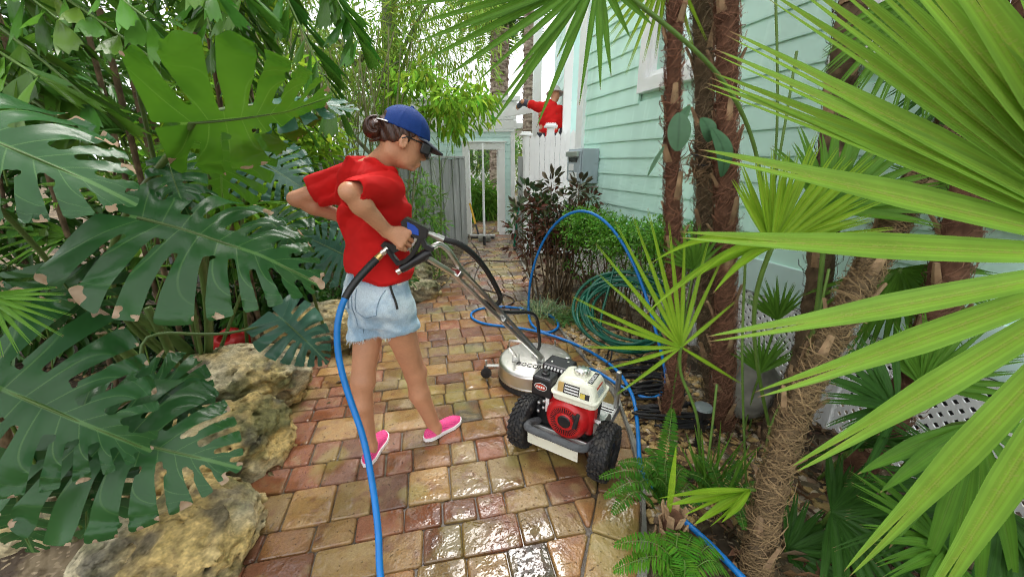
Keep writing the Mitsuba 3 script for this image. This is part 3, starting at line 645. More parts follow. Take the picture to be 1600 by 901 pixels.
put(woman, 'body', keep_big(S.mesh(3)), 'skin', smooth=True)

# shirt: an open shell over torso and arms
SH = [(0.90, 0.160, 0.130, 0, -0.005), (1.0, 0.158, 0.129, 0, -0.002), (1.12, 0.150, 0.124, 0, 0.008), (1.24, 0.158, 0.130, 0, 0.014), (1.31, 0.166, 0.142, 0, 0.020), (1.40, 0.168, 0.108, 0, 0.006), (1.455, 0.125, 0.084, 0, -0.012), (1.505, 0.075, 0.066, 0, -0.004)]
SL = [(LSH, LSH + (LEL - LSH) * 0.60), (RSH, RSH + (REL - RSH) * 0.86)]
def folds(P):
    q = (P - TO) @ TM; w = pnoise(P, 4.0, 3) * 5
    f1 = np.sin((q[:, 2] * 52 + q[:, 0] * 26 - q[:, 1] * 14) + w * 2.2); f2 = np.sin(q[:, 2] * 30 - q[:, 0] * 34 + w * 1.7)
    low = np.clip((1.16 - q[:, 2]) / 0.12, 0, 1); up = np.clip((q[:, 2] - 1.15) / 0.1, 0, 1)
    return -0.013 * low * np.clip(f1 + 0.2, 0, 1.2) - 0.017 * up * np.clip(f2 * (0.4 + 1.2 * meshkit.noise(P * 6, 4)), -0.4, 1) - 0.022 * pnoise(P, 8, 6)
def shirt_out(P, grow):
    d = loft(P, SH) - grow
    for a, b in SL:
        b2 = b + (b - a) * (0.4 if grow < 0 else 0)
        d = smin(d, capsule(P, a, b2, 0.063 + grow, 0.061 + grow), 0.035)
    return d
def shirt(P):
    o = shirt_out(P, 0) + folds(P)
    i = smin(shirt_out(P, -0.015), loft(P, [(0.80, *SH[0][1:])] + SH) + 0.015, 0.001) + folds(P)
    q = (P - TO) @ TM
    d = np.maximum(o, -i)
    d = np.maximum(d, (1.0 - 0.020 * np.clip(q[:, 0] / 0.15, -1, 1) + 0.02 * np.clip(-q[:, 1] / 0.1, -1, 1) * (q[:, 0] < 0.04) + 0.01 * np.sin(q[:, 0] * 30)) - q[:, 2])
    for a, b in SL: 
        ax = nrm(b - a); far = np.linalg.norm(P - b, axis=1) < 0.13
        d = np.where(far, np.maximum(d, (P - b) @ ax - 0.03), d)
    nk = capsule(P, NB - A(0, 0, 0.05), H_(0, -0.03, -0.05), 0.066, 0.060)
    d = np.maximum(d, -nk)
    ring = np.abs(nk - 0.006) - 0.010
    pl = (P - (NB + A(-0.005, 0, 0.042))) @ nrm(A(0.35, 0.30, 0.85))
    return np.minimum(d, np.sqrt(np.maximum(nk - 0.008, -0.02) ** 2 + (pl * 0.55) ** 2) - 0.0085 - 0.003 * np.sin(P[:, 0] * 70 + P[:, 1] * 40))
m = surfnet(shirt, (-1.02, 1.40, 0.92), (-0.34, 2.06, 1.60), 0.0055)
put(woman, 'shirt', relax(keep_big(m), 3), 'red_cotton', smooth=True)
ua = np.linspace(0, 2 * np.pi, 40); und = MB().add(np.array([TO + TM @ A(0.153 * math.cos(t_), 0.1235 * math.sin(t_) - 0.004, z_) for z_ in (0.95, 1.04) for t_ in ua]), [[i, i + 1, i + 41, i + 40] for i in range(39)]).mesh()
put(woman, 'undershirt', und, 'white_cotton', smooth=True)
# shorts
ST = [(0.76, 0.150, 0.125, 0, -0.012), (0.86, 0.170, 0.135, 0, -0.018), (0.94, 0.160, 0.128, 0, -0.014), (1.02, 0.148, 0.119, 0, -0.004)]
def shorts_out(P, g):
    d = loft(P, ST) - g
    for hip, kn, s_ in ((LHIP, LKN, -1), (RHIP, RKN, 1)):
        e = hip + (kn - hip) * 0.62
        d = smin(d, capsule(P, hip + A(0, 0, 0.0), e, 0.100 + g, 0.097 + g), 0.03)
        d = smin(d, ellipsoid(P, hip - HF * 0.048 + A(0, 0, 0.035), np.eye(3), (0.088 + g, 0.088 + g, 0.09 + g)), 0.03)
    return d
def shorts(P):
    w = -0.011 * pnoise(P, 8, 9) - 0.003 * np.sin(P[:, 2] * 60 + pnoise(P, 5, 2) * 12)
    o = shorts_out(P, 0) + w; i = shorts_out(P, -0.011) + w
    d = np.maximum(o, -i); hz = 0.668 + 0.012 * meshkit.noise(P * 40, 2) + 0.012 * meshkit.noise(P * 9, 5)
    hz = hz + 0.035 * np.clip(((P - TO) @ TM)[:, 0] / 0.15, -1, 1)
    return np.maximum(np.maximum(d, hz - P[:, 2]), P[:, 2] - 1.015)
ms = relax(keep_big(surfnet(shorts, (-0.90, 1.50, 0.60), (-0.36, 2.04, 1.04), 0.0065)), 2)
sh_key = put(woman, 'shorts', ms, 'denim', smooth=True)
def drape(mesh, o, d, lift):
    loc, ri, _ = mesh.ray.intersects_location(np.asarray(o), np.broadcast_to(d, (len(o), 3)), multiple_hits=True)
    out = np.full((len(o), 3), np.nan); best = np.full(len(o), 1e9); o = np.asarray(o)
    for l, i in zip(loc, ri):
        t = np.linalg.norm(l - o[i])
        if t < best[i]: best[i] = t; out[i] = l
    return out - np.asarray(d) * lift
def pocket(cr, w, z1, z0):
    n_ = 9; gx_ = np.linspace(-1, 1, n_); gz = np.linspace(0, 1, n_); o = []
    for b in gz:
        for a in gx_:
            zz = z0 + (z1 - z0) * b + (0.022 * abs(a) if b == 0 else 0.022 * abs(a) * (1 - b)); o.append(TO + TM @ A(cr + a * w, -0.5, zz))
    v = drape(ms, o, HF, 0.004)
    if np.isnan(v).any(): return
    idx = np.arange(n_ * n_).reshape(n_, n_); q = np.stack([idx[:-1, :-1], idx[:-1, 1:], idx[1:, 1:], idx[1:, :-1]], -1).reshape(-1, 4)
    pk = put(woman, 'shorts__pocket', MB().add(v, q).mesh(), 'denim', smooth=True)
    edge = [v[i] for i in [*idx[:, 0][::-1], *idx[0, 1:], *idx[1:, -1]]]
    e = spline(np.array(edge), 60) - HF * 0.002; put(woman, 'shorts__stitching', tube(e, 0.0016, 5), 'denim_seam')
pocket(0.095, 0.056, 0.955, 0.83); pocket(-0.082, 0.056, 0.955, 0.83)
seam = drape(ms, [TO + TM @ A(0.002, -0.5, z_) for z_ in np.linspace(0.72, 1.0, 24)], HF, 0.001)
seam = seam[~np.isnan(seam).any(1)]
if len(seam) > 5: put(woman, 'shorts__stitching', tube(seam, 0.0022, 5), 'denim_seam')
r = np.random.default_rng(3); low = ms.vertices[ms.vertices[:, 2] < ms.vertices[:, 2].min() + 0.06]
hv = []
bins = np.round(low[:, :2] / 0.012).astype(int)
for key in {tuple(b) for b in bins}:
    sel = low[(bins == key).all(1)]; hv.append(sel[np.argmin(sel[:, 2])])
fr = MB()
for p in hv:
    for k in range(2):
        e = r.normal(size=3) * 0.006; fr.addm(tube(np.array([p + A(0, 0, 0.006), p + A(0, 0, -0.004) + e * 0.5, p + A(0, 0, -0.008 * r.uniform(0.3, 1.5)) + e]), 0.0009, 4))
put(woman, 'shorts__frayed_hem', fr.mesh(), 'fray')
tag_ = drape(ms, [TO + TM @ A(0.5, -0.045 + 0.008 * a, 1.0 - 0.13 * t) for t in np.linspace(0, 1, 8) for a in (-1, 1)], -HR, 0.010)
if not np.isnan(tag_).any():
    c_ = tag_.reshape(8, 2, 3).mean(1); put(woman, 'belt_strap', tube(c_, 0.0085, 8, flat=0.5), 'black_rubber')
# shoes
def shoe(an, dirn):
    dirn = nrm(A(dirn[0], dirn[1], 0)); lat = A(dirn[1], -dirn[0], 0); M = np.stack([dirn, lat, A(0, 0, 1)], 1); o = A(an[0], an[1], 0) - dirn * 0.055
    def half(x): return np.interp(x, [-0.02, 0.0, 0.03, 0.09, 0.16, 0.205, 0.225, 0.238], [0.006, 0.026, 0.034, 0.034, 0.044, 0.036, 0.022, 0.004])
    def f(P):
        q = (P - o) @ M; x = q[:, 0]; w = half(x)
        top = np.interp(x, [-0.02, 0.0, 0.04, 0.10, 0.14, 0.20, 0.238], [0.058, 0.068, 0.066, 0.068, 0.064, 0.048, 0.03])
        d = (np.sqrt((q[:, 1] / w) ** 2 + (np.maximum(q[:, 2] - 0.015, 0) / (top - 0.015)) ** 2.6) - 1) * np.minimum(w, 0.03)
        d = np.maximum(d, 0.016 - q[:, 2]); d = np.maximum(d, np.abs(x - 0.109) - 0.128)
        hole = np.sqrt(((x - 0.055) / 0.052) ** 2 + (q[:, 1] / 0.034) ** 2 + ((q[:, 2] - 0.085) / 0.034) ** 2) - 1
        return np.maximum(d, -hole * 0.03)
    c = o + dirn * 0.11
    s_ = put(woman, 'shoe', relax(surfnet(f, c - (0.17, 0.17, 0.11 - 0.11), c + (0.17, 0.17, 0.10), 0.004), 2), 'pink_foam', smooth=True)
    xs = np.linspace(-0.021, 0.2385, 36); ring = np.vstack([np.c_[xs, half(xs) + 0.003], np.c_[xs[::-1], -half(xs[::-1]) - 0.003]])
    put(woman, s_[len(woman) + 2:] + '__sole', prism(Polygon(ring).buffer(0.002), 0.020, M, o + A(0, 0, 0.003)), 'shoe_sole', smooth=40)
shoe(LAN, A(*(-0.7182, 1.817, 0)) - A(*(-0.7356, 1.577, 0))); shoe(RAN, A(*(-0.3197, 1.907, 0)) - A(*(-0.4805, 1.735, 0)))
# cap, hair, glasses
def cap_sdf(P):
    q = (P - H_(0, -0.006, 0.024)) @ HM; e = np.linalg.norm(q / (0.088, 0.109, 0.104), axis=1); d = (e - 1) * 0.09
    d = np.maximum(d, -(d + 0.008)); d = np.maximum(d, 0.002 + 0.10 * q[:, 1] - q[:, 2] if False else (0.0 - 0.22 * np.minimum(q[:, 1], 0) * 0 - q[:, 2]))
    op = np.sqrt((q[:, 0] / 0.040) ** 2 + ((q[:, 1] + 0.105) / 0.05) ** 2 + ((q[:, 2] - 0.012) / 0.040) ** 2) - 1
    d = np.maximum(d, -op * 0.03)
    th = np.arctan2(q[:, 0], q[:, 1]); return d - 0.0016 * np.exp(-(np.sin(3 * th) / 0.16) ** 2)
cp = put(woman, 'cap', relax(surfnet(cap_sdf, HC - 0.15, HC + 0.17, 0.004), 2), 'cap_blue', smooth=True)
def visor(P):
    q = (P - H_(0, -0.006, 0.024)) @ HM; x, y, z_ = q.T
    zc = 0.006 - 0.30 * np.maximum(y - 0.08, 0) - 2.6 * x ** 2 + 0.004
    pl = np.sqrt((x / 0.086) ** 2 + ((y - 0.085) / 0.098) ** 2) - 1
    d = np.maximum(np.abs(z_ - zc) - 0.0032, pl * 0.07); d = np.maximum(d, -(np.sqrt((x / 0.083) ** 2 + (y / 0.104) ** 2) - 1) * 0.09)
    return d
put(woman, cp[len(woman) + 2:] + '__visor', relax(surfnet(visor, HC - 0.16, HC + 0.21, 0.003), 1), 'visor_grey', smooth=40)
b_ = H_(0, -0.006, 0.024)
put(woman, cp[len(woman) + 2:] + '__button', place(trimesh.creation.icosphere(subdivisions=2, radius=0.008), t=H_(0, -0.006, 0.129)), 'cap_blue', smooth=True)
sa = [H_(0.088 * math.sin(a), -0.006 - 0.113 * math.cos(a), 0.028) for a in np.linspace(-0.75, 0.75, 12)]
put(woman, cp[len(woman) + 2:] + '__strap', tube(np.array(sa), 0.010, 8, flat=0.25), 'white_cotton')
def hair(P):
    q = (P - H_(0, -0.008, 0.02)) @ HM; e = (np.linalg.norm(q / (0.081, 0.106, 0.103), axis=1) - 1) * 0.09
    e = np.maximum(e, q[:, 1] - 0.022 - 0.55 * np.clip(q[:, 2] + 0.02, -0.1, 0.1)); low = -0.060 + 0.35 * (q[:, 1] + 0.05)
    return np.maximum(e, low - q[:, 2]) + 0.003 * np.sin(q[:, 2] * 140 + q[:, 1] * 160)
hk = put(woman, 'hair', relax(surfnet(hair, HC - 0.15, HC + 0.16, 0.005), 2), 'hair', smooth=True)
BN = H_(0.0, -0.122, -0.012)
def bun(P):
    q = (P - BN) @ HM; th = np.arctan2(q[:, 2], q[:, 1]); rr = np.linalg.norm(q[:, 1:], axis=1)
    return (np.linalg.norm(q / (0.042, 0.040, 0.047), axis=1) - 1) * 0.04 + 0.0045 * np.sin(rr * 260 + th * 2 + q[:, 0] * 60) + 0.008 * pnoise(P, 30, 2)
put(woman, hk[len(woman) + 2:] + '__bun', surfnet(bun, BN - 0.07, BN + 0.07, 0.004), 'hair', smooth=True)
gl = None
for s_ in (1, -1):
    lens = place(bevbox(0.064, 0.016, 0.056, 0.005), HM @ rotax((0, 0, 1), -0.42 * s_), H_(0.039 * s_, 0.106, -0.012))
    k = put(woman, 'sunglasses', lens, 'dark_lens', smooth=40) if gl is None else put(woman, gl + '__lens', lens, 'dark_lens', smooth=40)
    gl = gl or k[len(woman) + 2:]
    put(woman, gl + '__side_shield', place(bevbox(0.014, 0.040, 0.046, 0.005), HM, H_(0.074 * s_, 0.082, -0.010)), 'dark_lens', smooth=40)
    put(woman, gl + '__temple', tube(np.array([H_(0.060 * s_, 0.097, 0.006), H_(0.078 * s_, 0.05, 0.004), H_(0.083 * s_, -0.005, 0.002), H_(0.080 * s_, -0.022, -0.012)]), 0.0032, 6), 'black_plastic')

# the worker on the porch
mat('dark_sleeve', (0.06, 0.06, 0.085), 0.8); mat('sun_hat', (0.42, 0.40, 0.38), 0.85); mat('work_trousers', (0.03, 0.035, 0.05), 0.85)
wc = A(0.62, 7.0, 1.02)
def w_(x, y, z): return wc + A(x, y, z)
worker = thing('person', 'person in red shirt and sun hat on the white porch with left arm raised', 'person')
S = Sculpt(wc - (0.6, 0.4, 0.02), wc + (0.5, 0.45, 1.65), 0.012)
for s_ in (-1, 1):
    S.cap(w_(0.09 * s_, 0, 0.86), w_(0.11 * s_, 0.03, 0.47), 0.09, 0.062, 0.03); S.cap(w_(0.11 * s_, 0.03, 0.47), w_(0.12 * s_, 0, 0.07), 0.06, 0.042, 0.02); S.cap(w_(0.12 * s_, -0.02, 0.045), w_(0.13 * s_, 0.15, 0.04), 0.045, 0.04, 0.02)
S.ell(w_(0, 0, 0.95), np.eye(3), (0.16, 0.12, 0.17), 0.04); S.ell(w_(0, 0.02, 1.18), np.eye(3), (0.18, 0.12, 0.22), 0.05)
S.cap(w_(0.04, 0.03, 1.34), w_(0.09, 0.08, 1.45), 0.06, 0.055, 0.03); S.ell(w_(0.10, 0.10, 1.50), np.eye(3), (0.075, 0.09, 0.105), 0.02)
LS_, RS_ = w_(-0.17, 0.02, 1.32), w_(0.17, 0.02, 1.27)
LA, RA = [LS_, w_(-0.44, 0.06, 1.40), w_(-0.50, 0.30, 1.37)], [RS_, w_(0.24, -0.02, 1.00), w_(0.20, 0.10, 0.80)]
for a, b, c in (LA, RA):
    S.cap(a, b, 0.055, 0.044, 0.03); S.cap(b, c, 0.044, 0.034, 0.02); S.ell(c + nrm(c - b) * 0.05, np.eye(3), (0.04, 0.045, 0.04), 0.02)
    for k in range(4): S.cap(c + nrm(c - b) * 0.05, c + nrm(c - b) * 0.13 + A(0.012 * (k - 1.5), 0, -0.01 * k), 0.012, 0.010, 0.006)
put(worker, 'body', S.mesh(2), 'skin', smooth=True)
def wshirt(P):
    q = P - wc; d = ellipsoid(P, w_(0, 0.02, 1.16), np.eye(3), (0.172, 0.135, 0.28)); d = smin(d, ellipsoid(P, w_(0, 0.0, 0.93), np.eye(3), (0.15, 0.13, 0.18)), 0.06)
    d = smin(d, capsule(P, w_(-0.16, 0.02, 1.31), w_(0.16, 0.02, 1.27), 0.075, 0.075), 0.05)
    d = smin(d, capsule(P, LS_, LS_ + (LA[1] - LS_) * 0.5, 0.075, 0.068), 0.03); d = smin(d, capsule(P, RS_, RS_ + (RA[1] - RS_) * 0.8, 0.075, 0.07), 0.03)
    d += 0.007 * np.sin(q[:, 2] * 42 - q[:, 0] * 30 + 9 * pnoise(P, 4, 2)) * 0.8
    return np.maximum(d, 0.83 - q[:, 2])
put(worker, 'shirt', surfnet(wshirt, wc + (-0.5, -0.3, 0.78), wc + (0.45, 0.35, 1.5), 0.012), 'red_cotton', smooth=True)
for a, b, c in (LA, RA): put(worker, 'sleeve', tube(np.array([a + (b - a) * 0.7, b, b + (c - b) * 0.5, c]), [0.056, 0.052, 0.046, 0.042], 14), 'dark_sleeve', smooth=True)
put(worker, 'trousers', cat(*[tube(np.array([w_(0.085 * s_, 0, 0.92), w_(0.11 * s_, 0.03, 0.47), w_(0.12 * s_, 0, 0.08)]), [0.115, 0.085, 0.075], 14) for s_ in (-1, 1)]), 'work_trousers', smooth=40)
hat = lathe([(0.0, 0.10), (0.06, 0.09), (0.086, 0.05), (0.092, 0.0), (0.15, -0.022), (0.152, -0.027), (0.09, -0.008), (0.0, -0.002)], 28)
put(worker, 'hat', place(hat, rotax((1, 0, 0), -0.25), w_(0.10, 0.10, 1.555)), 'sun_hat', smooth=30)

# ---------------------------------------------------------------- surface cleaner
mat('hose_blue', proc(lambda p, n, uv: mi.Color3f(0.006, 0.17, 0.52) * (0.92 + 0.16 * noise(p.x * 40, p.y * 40, p.z * 40))), 0.38, 0.5)
mat('hose_green', (0.008, 0.11, 0.065), 0.35, 0.5)
mat('hose_black', (0.014, 0.014, 0.015), 0.5, 0.45, bump=lambda p, n, uv: 0.0006 * noise(p.x * 240, p.y * 240, p.z * 240))
mat('cable_brown', (0.045, 0.032, 0.025), 0.5)
mat('red_enamel', (0.50, 0.012, 0.014), 0.3, 0.5, coat=0.6)
mat('cream_enamel', proc(lambda p, n, uv: mix((0.74, 0.74, 0.60), (0.42, 0.38, 0.28), 0.7 * smoothstep(0.55, 0.85, fbm(p.x * 25, p.y * 25, p.z * 25)) * smoothstep(0.45, 0.1, p.z))), 0.28, 0.5, coat=0.5)
mat('grey_foam', proc(lambda p, n, uv: mi.Color3f(0.10, 0.105, 0.11) * (0.6 + 0.8 * fbm(p.x * 60, p.y * 60, p.z * 60))), 0.9, 0.2, bump=lambda p, n, uv: 0.002 * fbm(p.x * 90, p.y * 90, p.z * 90))
mat('dark_print', (0.02, 0.02, 0.02), 0.5); mat('white_print', (0.75, 0.75, 0.72), 0.5); mat('yellow_print', (0.62, 0.50, 0.08), 0.5); mat('red_print', (0.55, 0.05, 0.02), 0.5); mat('blue_panel', (0.008, 0.06, 0.38), 0.4)
def text(s, height, M, t, depth=0.0008): 
    m = meshkit.text_mesh(s, height, depth); return place(m, M, t)
CC = A(0.168, 2.45, 0)
sc = thing('surface_cleaner', 'round stainless flat surface cleaner with casters and long tubular handle', 'surface cleaner')
prof = [(0.0, 0.172), (0.10, 0.171), (0.235, 0.163), (0.252, 0.157), (0.262, 0.145), (0.264, 0.138), (0.264, 0.060), (0.268, 0.056), (0.268, 0.048), (0.258, 0.046)]
put(sc, 'housing', place(lathe(prof, 72), t=CC), 'brushed_steel', smooth=35)
put(sc, 'brush_skirt', place(lathe([(0.262, 0.047), (0.266, 0.004), (0.235, 0.004), (0.235, 0.047)], 64), t=CC), 'black_rubber', smooth=35)
for k in range(10):
    a = k * 0.628 + 0.3; put(sc, 'bolt', place(lathe([(0, 0.005), (0.006, 0.004), (0.008, 0.0), (0, 0)], 10), t=CC + A(0.205 * math.cos(a), 0.205 * math.sin(a), 0.163)), 'zinc')
tx = nrm(A(0.93, -0.37, 0)); TXM = np.stack([tx, A(0.37, 0.93, 0), A(0, 0, 1)], 1)
put(sc, 'lettering', text('BOCOM', 0.040, TXM, CC + A(-0.145, -0.105, 0.1695), 0.0025), 'dark_print')
def clevis(c):
    put(sc, 'bracket', cat(place(bevbox(0.055, 0.05, 0.006, 0.001), t=c + A(0, 0, 0.003)), place(bevbox(0.006, 0.045, 0.045, 0.001), t=c + A(-0.022, 0, 0.028)), place(bevbox(0.006, 0.045, 0.045, 0.001), t=c + A(0.022, 0, 0.028))), 'zinc')
m1, m2 = A(*(0.1992, 2.367, 0.2)), A(*(0.02691, 2.404, 0.2)); m1[2] = m2[2] = 0.169
clevis(m1); clevis(m2)
put(sc, 'swivel', place(lathe([(0, 0.06), (0.018, 0.058), (0.022, 0.04), (0.022, 0.012), (0.03, 0.01), (0.03, 0.0), (0, 0)], 20), t=CC + A(0, 0, 0.171)), 'zinc', smooth=35)
def caster(ang, far=0.355):
    d = A(math.cos(ang), math.sin(ang), 0); c = CC + d * far
    arm = put(sc, 'caster_arm', beam(CC + d * 0.255 + A(0, 0, 0.10), c + A(0, 0, 0.10), 0.03, 0.012), 'zinc')
    lat = A(-d[1], d[0], 0)
    w = place(lathe([(0, -0.014), (0.030, -0.014), (0.038, -0.009), (0.040, 0), (0.038, 0.009), (0.030, 0.014), (0, 0.014)], 24), np.stack([d, A(0, 0, 1), lat], 1), c + A(0, 0, 0.041))
    put(sc, arm[len(sc) + 2:] + '__wheel', w, 'black_rubber', smooth=35)
    put(sc, arm[len(sc) + 2:] + '__fork', cat(beam(c + lat * 0.02 + A(0, 0, 0.035), c + lat * 0.02 + A(0, 0, 0.094), 0.004, 0.02), beam(c - lat * 0.02 + A(0, 0, 0.035), c - lat * 0.02 + A(0, 0, 0.094), 0.004, 0.02), beam(c - lat * 0.025 + A(0, 0, 0.092), c + lat * 0.025 + A(0, 0, 0.092), 0.03, 0.006)), 'black_plastic')
    put(sc, arm[len(sc) + 2:] + '__stem', place(trimesh.creation.cylinder(0.008, 0.05, sections=12), t=c + A(0, 0, 0.12)), 'zinc')
caster(3.16); caster(3.16 - 2.1); caster(3.16 + 2.1)
# handle: two tubes side by side, a bend and two short grips
pa, pb_, pc_, pd = A(*(-0.3649, 1.615, 1.1)), A(*(-0.2712, 1.7, 1.006)), A(*(-0.3092, 1.66, 1.147)), A(*(-0.3515, 1.63, 1.139))
low = m1 + A(0, 0, 0.03)
put(sc, 'handle', tube(np.array([pa, pa + (pb_ - pa) * 0.5, pb_, pb_ + (low - pb_) * 0.02, pb_ + (low - pb_) * 0.5, low]), 0.0125, 14), 'steel', smooth=40)
o2 = nrm(A(0.5, 0.75, 0.25)) * 0.026
q0 = pb_ + o2 + A(0.018, 0.01, 0.004)
put(sc, 'handle', tube(np.vstack([spline([pd, pd + (pc_ - pd) * 0.6 + A(0, 0, 0.008), pc_, pc_ + (q0 - pc_) * 0.3 + A(0.008, 0, 0.006)], 12), [q0, q0 + (low + o2 - q0) * 0.5, low + o2 * 0.7]]), 0.0125, 14), 'steel', smooth=40)
put(sc, 'handle_clamp', place(bevbox(0.030, 0.062, 0.034, 0.003), frame(low - pb_, A(0.3, 0.2, 1)), pb_ + o2 * 0.5 + (low - pb_) * 0.012), 'steel')
mid = low + (pb_ - low) * 0.27
put(sc, 'handle_brace', tube(np.array([m2 + A(0, 0, 0.03), mid + (m2 - m1) * 0.55 + A(0, 0, -0.045), mid + (m2 - m1) * 0.5, mid]), 0.0095, 12), 'steel', smooth=40)
mid2 = low + (pb_ - low) * 0.55
put(sc, 'handle_clamp', place(bevbox(0.03, 0.05, 0.03, 0.003), frame(low - pb_, A(0.3, 0.2, 1)), mid2 + o2 * 0.4), 'zinc')

# spray gun held by the woman
gun = thing('spray_gun', 'black pressure washer spray gun with blue side panel in the right hand of the woman', 'spray gun')
GY = 1.60
def flat(pts): return [(p[0], p[2]) for p in pts]
GMX = A([1, 0, 0], [0, 0, 1], [0, 1, 0]).T  # local x, z, depth along +y
def slab(poly, y0, y1, b=None): 
    m = trimesh.creation.extrude_polygon(poly, y1 - y0, engine='earcut'); v = np.asarray(m.vertices)
    return trimesh.Trimesh(np.c_[v[:, 0], v[:, 2] + y0, v[:, 1]], m.faces[:, ::-1], process=False)
def round_slab(poly, y0, y1, r=0.004):
    return cat(slab(poly.buffer(-r * 0.7), y0, y1), slab(poly, y0 + r, y1 - r))
body = Polygon(flat([(-0.4543, 1.6, 1.259), (-0.4371, 1.6, 1.274), (-0.3501, 1.6, 1.229), (-0.3578, 1.6, 1.195), (-0.3852, 1.6, 1.19), (-0.4088, 1.6, 1.198), (-0.4518, 1.6, 1.227)])).buffer(0.003)
put(gun, 'body', round_slab(body, 1.580, 1.626), 'black_plastic', smooth=30)
put(gun, 'side_panel', slab(Polygon(flat([(-0.4291, 1.6, 1.259), (-0.4023, 1.6, 1.245), (-0.3876, 1.6, 1.229), (-0.388, 1.6, 1.206), (-0.4298, 1.6, 1.219)])).buffer(0.0015), 1.5775, 1.5802), 'blue_panel')
guard = LineString(flat([(-0.5276, 1.6, 1.14), (-0.5088, 1.6, 1.109), (-0.4897, 1.6, 1.08), (-0.4586, 1.6, 1.09), (-0.4231, 1.6, 1.121), (-0.3967, 1.6, 1.162), (-0.3848, 1.6, 1.195)])).buffer(0.0085)
put(gun, 'trigger_guard', round_slab(guard, 1.587, 1.617), 'black_plastic', smooth=30)
strut = LineString(flat([(-0.3819, 1.6, 1.198), (-0.3687, 1.6, 1.157), (-0.3425, 1.6, 1.143)])).buffer(0.010)
put(gun, 'strut', round_slab(strut, 1.587, 1.617), 'black_plastic', smooth=30)
gripl = Polygon(flat([(-0.553, 1.6, 1.157), (-0.5407, 1.6, 1.17), (-0.4988, 1.6, 1.157), (-0.4068, 1.6, 1.222), (-0.3978, 1.6, 1.2), (-0.4843, 1.6, 1.137), (-0.5184, 1.6, 1.123), (-0.5363, 1.6, 1.135)])).buffer(0.004)
put(gun, 'grip', round_slab(gripl, 1.598, 1.632), 'black_plastic', smooth=30)
put(gun, 'trigger', round_slab(LineString(flat([(-0.404, 1.6, 1.19), (-0.4197, 1.6, 1.162), (-0.4462, 1.6, 1.137)])).buffer(0.005), 1.597, 1.607), 'zinc')
f0, f1 = A(*(-0.4989, 1.6, 1.041)), A(*(-0.3552, 1.63, 1.125))
put(gun, 'fore_grip', tube(np.array([f0 + (f1 - f0) * t for t in (0.12, 0.2, 0.5, 0.85, 1.0)]), [0.016, 0.018, 0.021, 0.024, 0.020], 18), 'black_plastic', smooth=40)
put(gun, 'grip_tube', tube(np.array([f0, f0 + (f1 - f0) * 0.14]), 0.0135, 16), 'steel', smooth=40)
ft0, ft1 = A(*(-0.3524, 1.605, 1.21)), A(*(-0.2921, 1.62, 1.18))
put(gun, 'coupler', tube(np.array([ft0 + (ft1 - ft0) * t for t in (0, 0.2, 0.21, 0.5, 0.51, 1)]), [0.009, 0.009, 0.012, 0.012, 0.0145, 0.0145], 14), 'zinc', smooth=30)
br0, br1 = A(*(-0.5327, 1.6, 1.143)), A(*(-0.574, 1.58, 1.103))
put(gun, 'swivel', tube(np.array([br0 + (br1 - br0) * t for t in (-0.1, 0.25, 0.26, 0.5)]), [0.013, 0.013, 0.016, 0.012], 14), 'steel', smooth=30)
put(gun, 'brass_fitting', tube(np.array([br0 + (br1 - br0) * t for t in (0.5, 0.51, 0.8, 0.81, 1.05)]), [0.010, 0.0135, 0.0135, 0.0155, 0.0155], 12), 'brass', smooth=30)

# ---------------------------------------------------------------- hoses and cables
hb = thing('blue_hose', 'thick blue pressure hose hanging from the spray gun down past the left shoe', 'hose')
hp = spline([br1, (-0.6212, 1.53, 1.053), (-0.6647, 1.48, 0.9943), (-0.6943, 1.43, 0.9108), (-0.7045, 1.4, 0.8035), (-0.6899, 1.37, 0.6893), (-0.6496, 1.33, 0.5595), (-0.6013, 1.28, 0.4436), (-0.5545, 1.2, 0.3175), (-0.5176, 1.12, 0.2271), (-0.4931, 1.05, 0.1516), (-0.4715, 0.98, 0.07636), (-0.30, 0.62, 0.04), (-0.2, 0.2, 0.015), (0.1, -0.4, 0.015)], 150)
cut = int(np.argmin(np.linalg.norm(hp - A(*(-0.6647, 1.48, 0.9943)), axis=1))) + 2
put(hb, 'tube', tube(hp[cut:], 0.0128, 14), 'hose_blue', smooth=40)
put(hb, 'bend_restrictor', tube(hp[:cut + 1], np.linspace(0.0165, 0.0150, cut + 1), 14), 'black_satin', smooth=40)
hh = thing('black_hose', 'black rubber hose curving from the gun coupler to the surface cleaner', 'hose')
put(hh, 'tube', tube(spline([ft1, (-0.2357, 1.64, 1.159), (-0.1741, 1.7, 1.094), (-0.1185, 1.8, 0.9838), (-0.07684, 1.9, 0.8614), (-0.06614, 1.96, 0.7751), (-0.09835, 1.97, 0.7452), (-0.1476, 1.93, 0.7789)], 70), 0.0135, 12), 'hose_black', smooth=40)
put(hh, 'tube', tube(spline([(-0.1477, 1.93, 0.7716), (-0.0904, 2.02, 0.699), (0, 2.15, 0.6309), (0.1009, 2.25, 0.5904), (0.159, 2.32, 0.5216), (0.1811, 2.36, 0.3974), (0.19, 2.43, 0.25), (0.17, 2.45, 0.21)], 70), 0.0115, 12), 'hose_black', smooth=40)
b2 = thing('blue_hose', 'blue hose arching over the hedge, looping on the pavers and running to the lower right', 'hose')
g = 0.013
